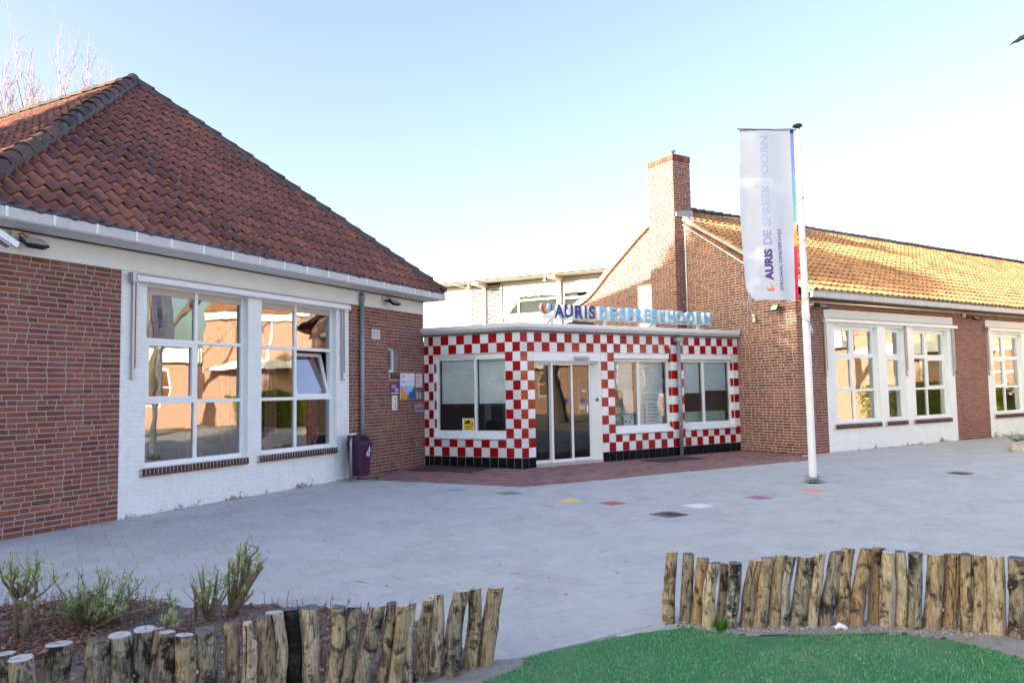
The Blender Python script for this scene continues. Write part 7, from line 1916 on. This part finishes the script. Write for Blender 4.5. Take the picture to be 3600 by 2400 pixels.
put('canopy', MB().prism(cv + [(7.5, 2.80), (2.5, 2.80)], -1.3, -0.002), 'white_paint', FW, OW)
for x in (0.9, 10.5, 15.5, 21, 27, 34):
    wo = window(OW, FW, [x, x + 1.2, x + 2.4], [1.1, 2.0, 2.9], 0.33 if x > 8 else -0.07, fw=.1, mull=.08)
    put('curtain_panel', MB().box(x + .1, x + .9, 0.38 if x > 8 else -0.022, 0.398 if x > 8 else -0.004, 1.15, 2.85), 'red_curtain', FW, wo)
put('gutter_pipe', MB().tube([(5.2, -0.06, 5.6), (5.2, -0.06, 0)], .05, 8), 'alu_white', FW, OW)
hd = thing('hedge', FW @ T((8, -1.6, 0)), 'bright yellow green hedge in front of the opposite wing, seen mirrored in the windows', 'hedge')
rg = random.Random(6); mb = MB()
for _ in range(20000):
    x = rg.uniform(1.2, 6.4); y = rg.uniform(-2.3, -1.0); z = rg.uniform(.05, 1) ** .7 * (1.55 + .3 * noise.noise(Vector((x * .8, 0, 0))))
    a = rg.uniform(0, 2 * pi); leaf(mb, (x, y + .2 * noise.noise(Vector((x * 2, z * 2, 1))), z), (cos(a), sin(a), rg.uniform(-.3, .8)), rg.uniform(.08, .16), rg.uniform(.025, .05))
put('foliage', mb, 'hedge_leaf', FW, hd)
NB = thing('sun_blocker_building', T((-22, -8, 0)), 'unseen flat roofed brick block added left of the courtyard to shade the foreground', 'building')  # unseen block, added to keep the low sun off the courtyard
put('wall', MB().box(-27, -14.5, -34, 5.0, 0, 6.6), 'far_brick', ID, NB)
put('roof', MB().box(-27.3, -14.2, -34.3, 5.3, 6.6, 6.9), 'lead_mortar', ID, NB)
put('fascia_band', MB().box(-14.49, -14.3, -34, 5.0, 6.1, 6.599), 'white_plaster', ID, NB)

def add_sun_blocker(P, r, zc, hz, n, seed, label):  # dense unseen tree, added to cast shade into the view
    CT = thing('sun_blocker_tree', T(P), label, 'tree', 'unseen trees added left of the courtyard to block the sun')
    put('trunk', MB().tube([(0, 0, 0), (.05, 0, zc * .6), (0, 0, zc + hz * .4)], [.32, .24, .1], 9), 'trunk_bark', T(P), CT)
    rg = random.Random(seed); mb = MB()
    for _ in range(n):
        a = rg.uniform(0, 2 * pi); q = rg.uniform(-1, 1); R = r * sqrt(max(0.02, 1 - q * q)) * sqrt(rg.random()) * (1 + .3 * noise.noise(Vector((cos(a) * 2, sin(a) * 2, q * 3))))
        b = rg.uniform(0, 2 * pi); leaf(mb, (R * cos(a), R * sin(a), zc + q * hz), (cos(b), sin(b), rg.uniform(-.5, .8)), rg.uniform(.15, .32), rg.uniform(.06, .11))
    put('crown', mb, 'hedge_leaf', T(P), CT)
add_sun_blocker((-12.6, 3.5, 0), 1.75, 7.4, 4.6, 15000, 8, 'unseen slender dense tree added left of the courtyard to shade the banner')  # added so the banner hangs in shade
add_sun_blocker((-14.4, 8.5, 0), 2.5, 7.4, 4.0, 22000, 18, 'unseen broad dense tree added left of the courtyard to shade the gable')  # added to shade the gable right of the chimney and the roof beside it

# ================================================================== BIRD
BD = thing('bird', T((10.15, 14.0, 8.30)), 'black bird in flight cut off by the upper right picture edge', 'bird')
mb = MB()
mb.tube([(-.44, 0, -.21), (-.34, 0, -.15), (-.22, 0, -.085), (-.10, 0, -.03), (0.05, 0, .02)], [.006, .022, .038, .05, .055], 8)
mb.tube([(-.28, 0.02, -.16), (-.20, .02, -.105), (-.10, .02, -.05)], [.004, .013, .02], 6)
put('body', mb, 'bird_black', T((10.15, 14.0, 8.30)), BD)
wg = MB().add([(-.05, -.02, .02), (.10, -.03, .03), (.25, .5, .18), (.05, .42, .15), (-.05, -.02, .035), (.10, -.03, .045), (.25, .5, .19), (.05, .42, .16)], [(0, 3, 2, 1), (4, 5, 6, 7), (0, 1, 5, 4), (1, 2, 6, 5), (2, 3, 7, 6), (3, 0, 4, 7)])
put('wing', wg, 'bird_black', T((10.15, 14.0, 8.30)), BD)
print('objects', len(bpy.data.objects))
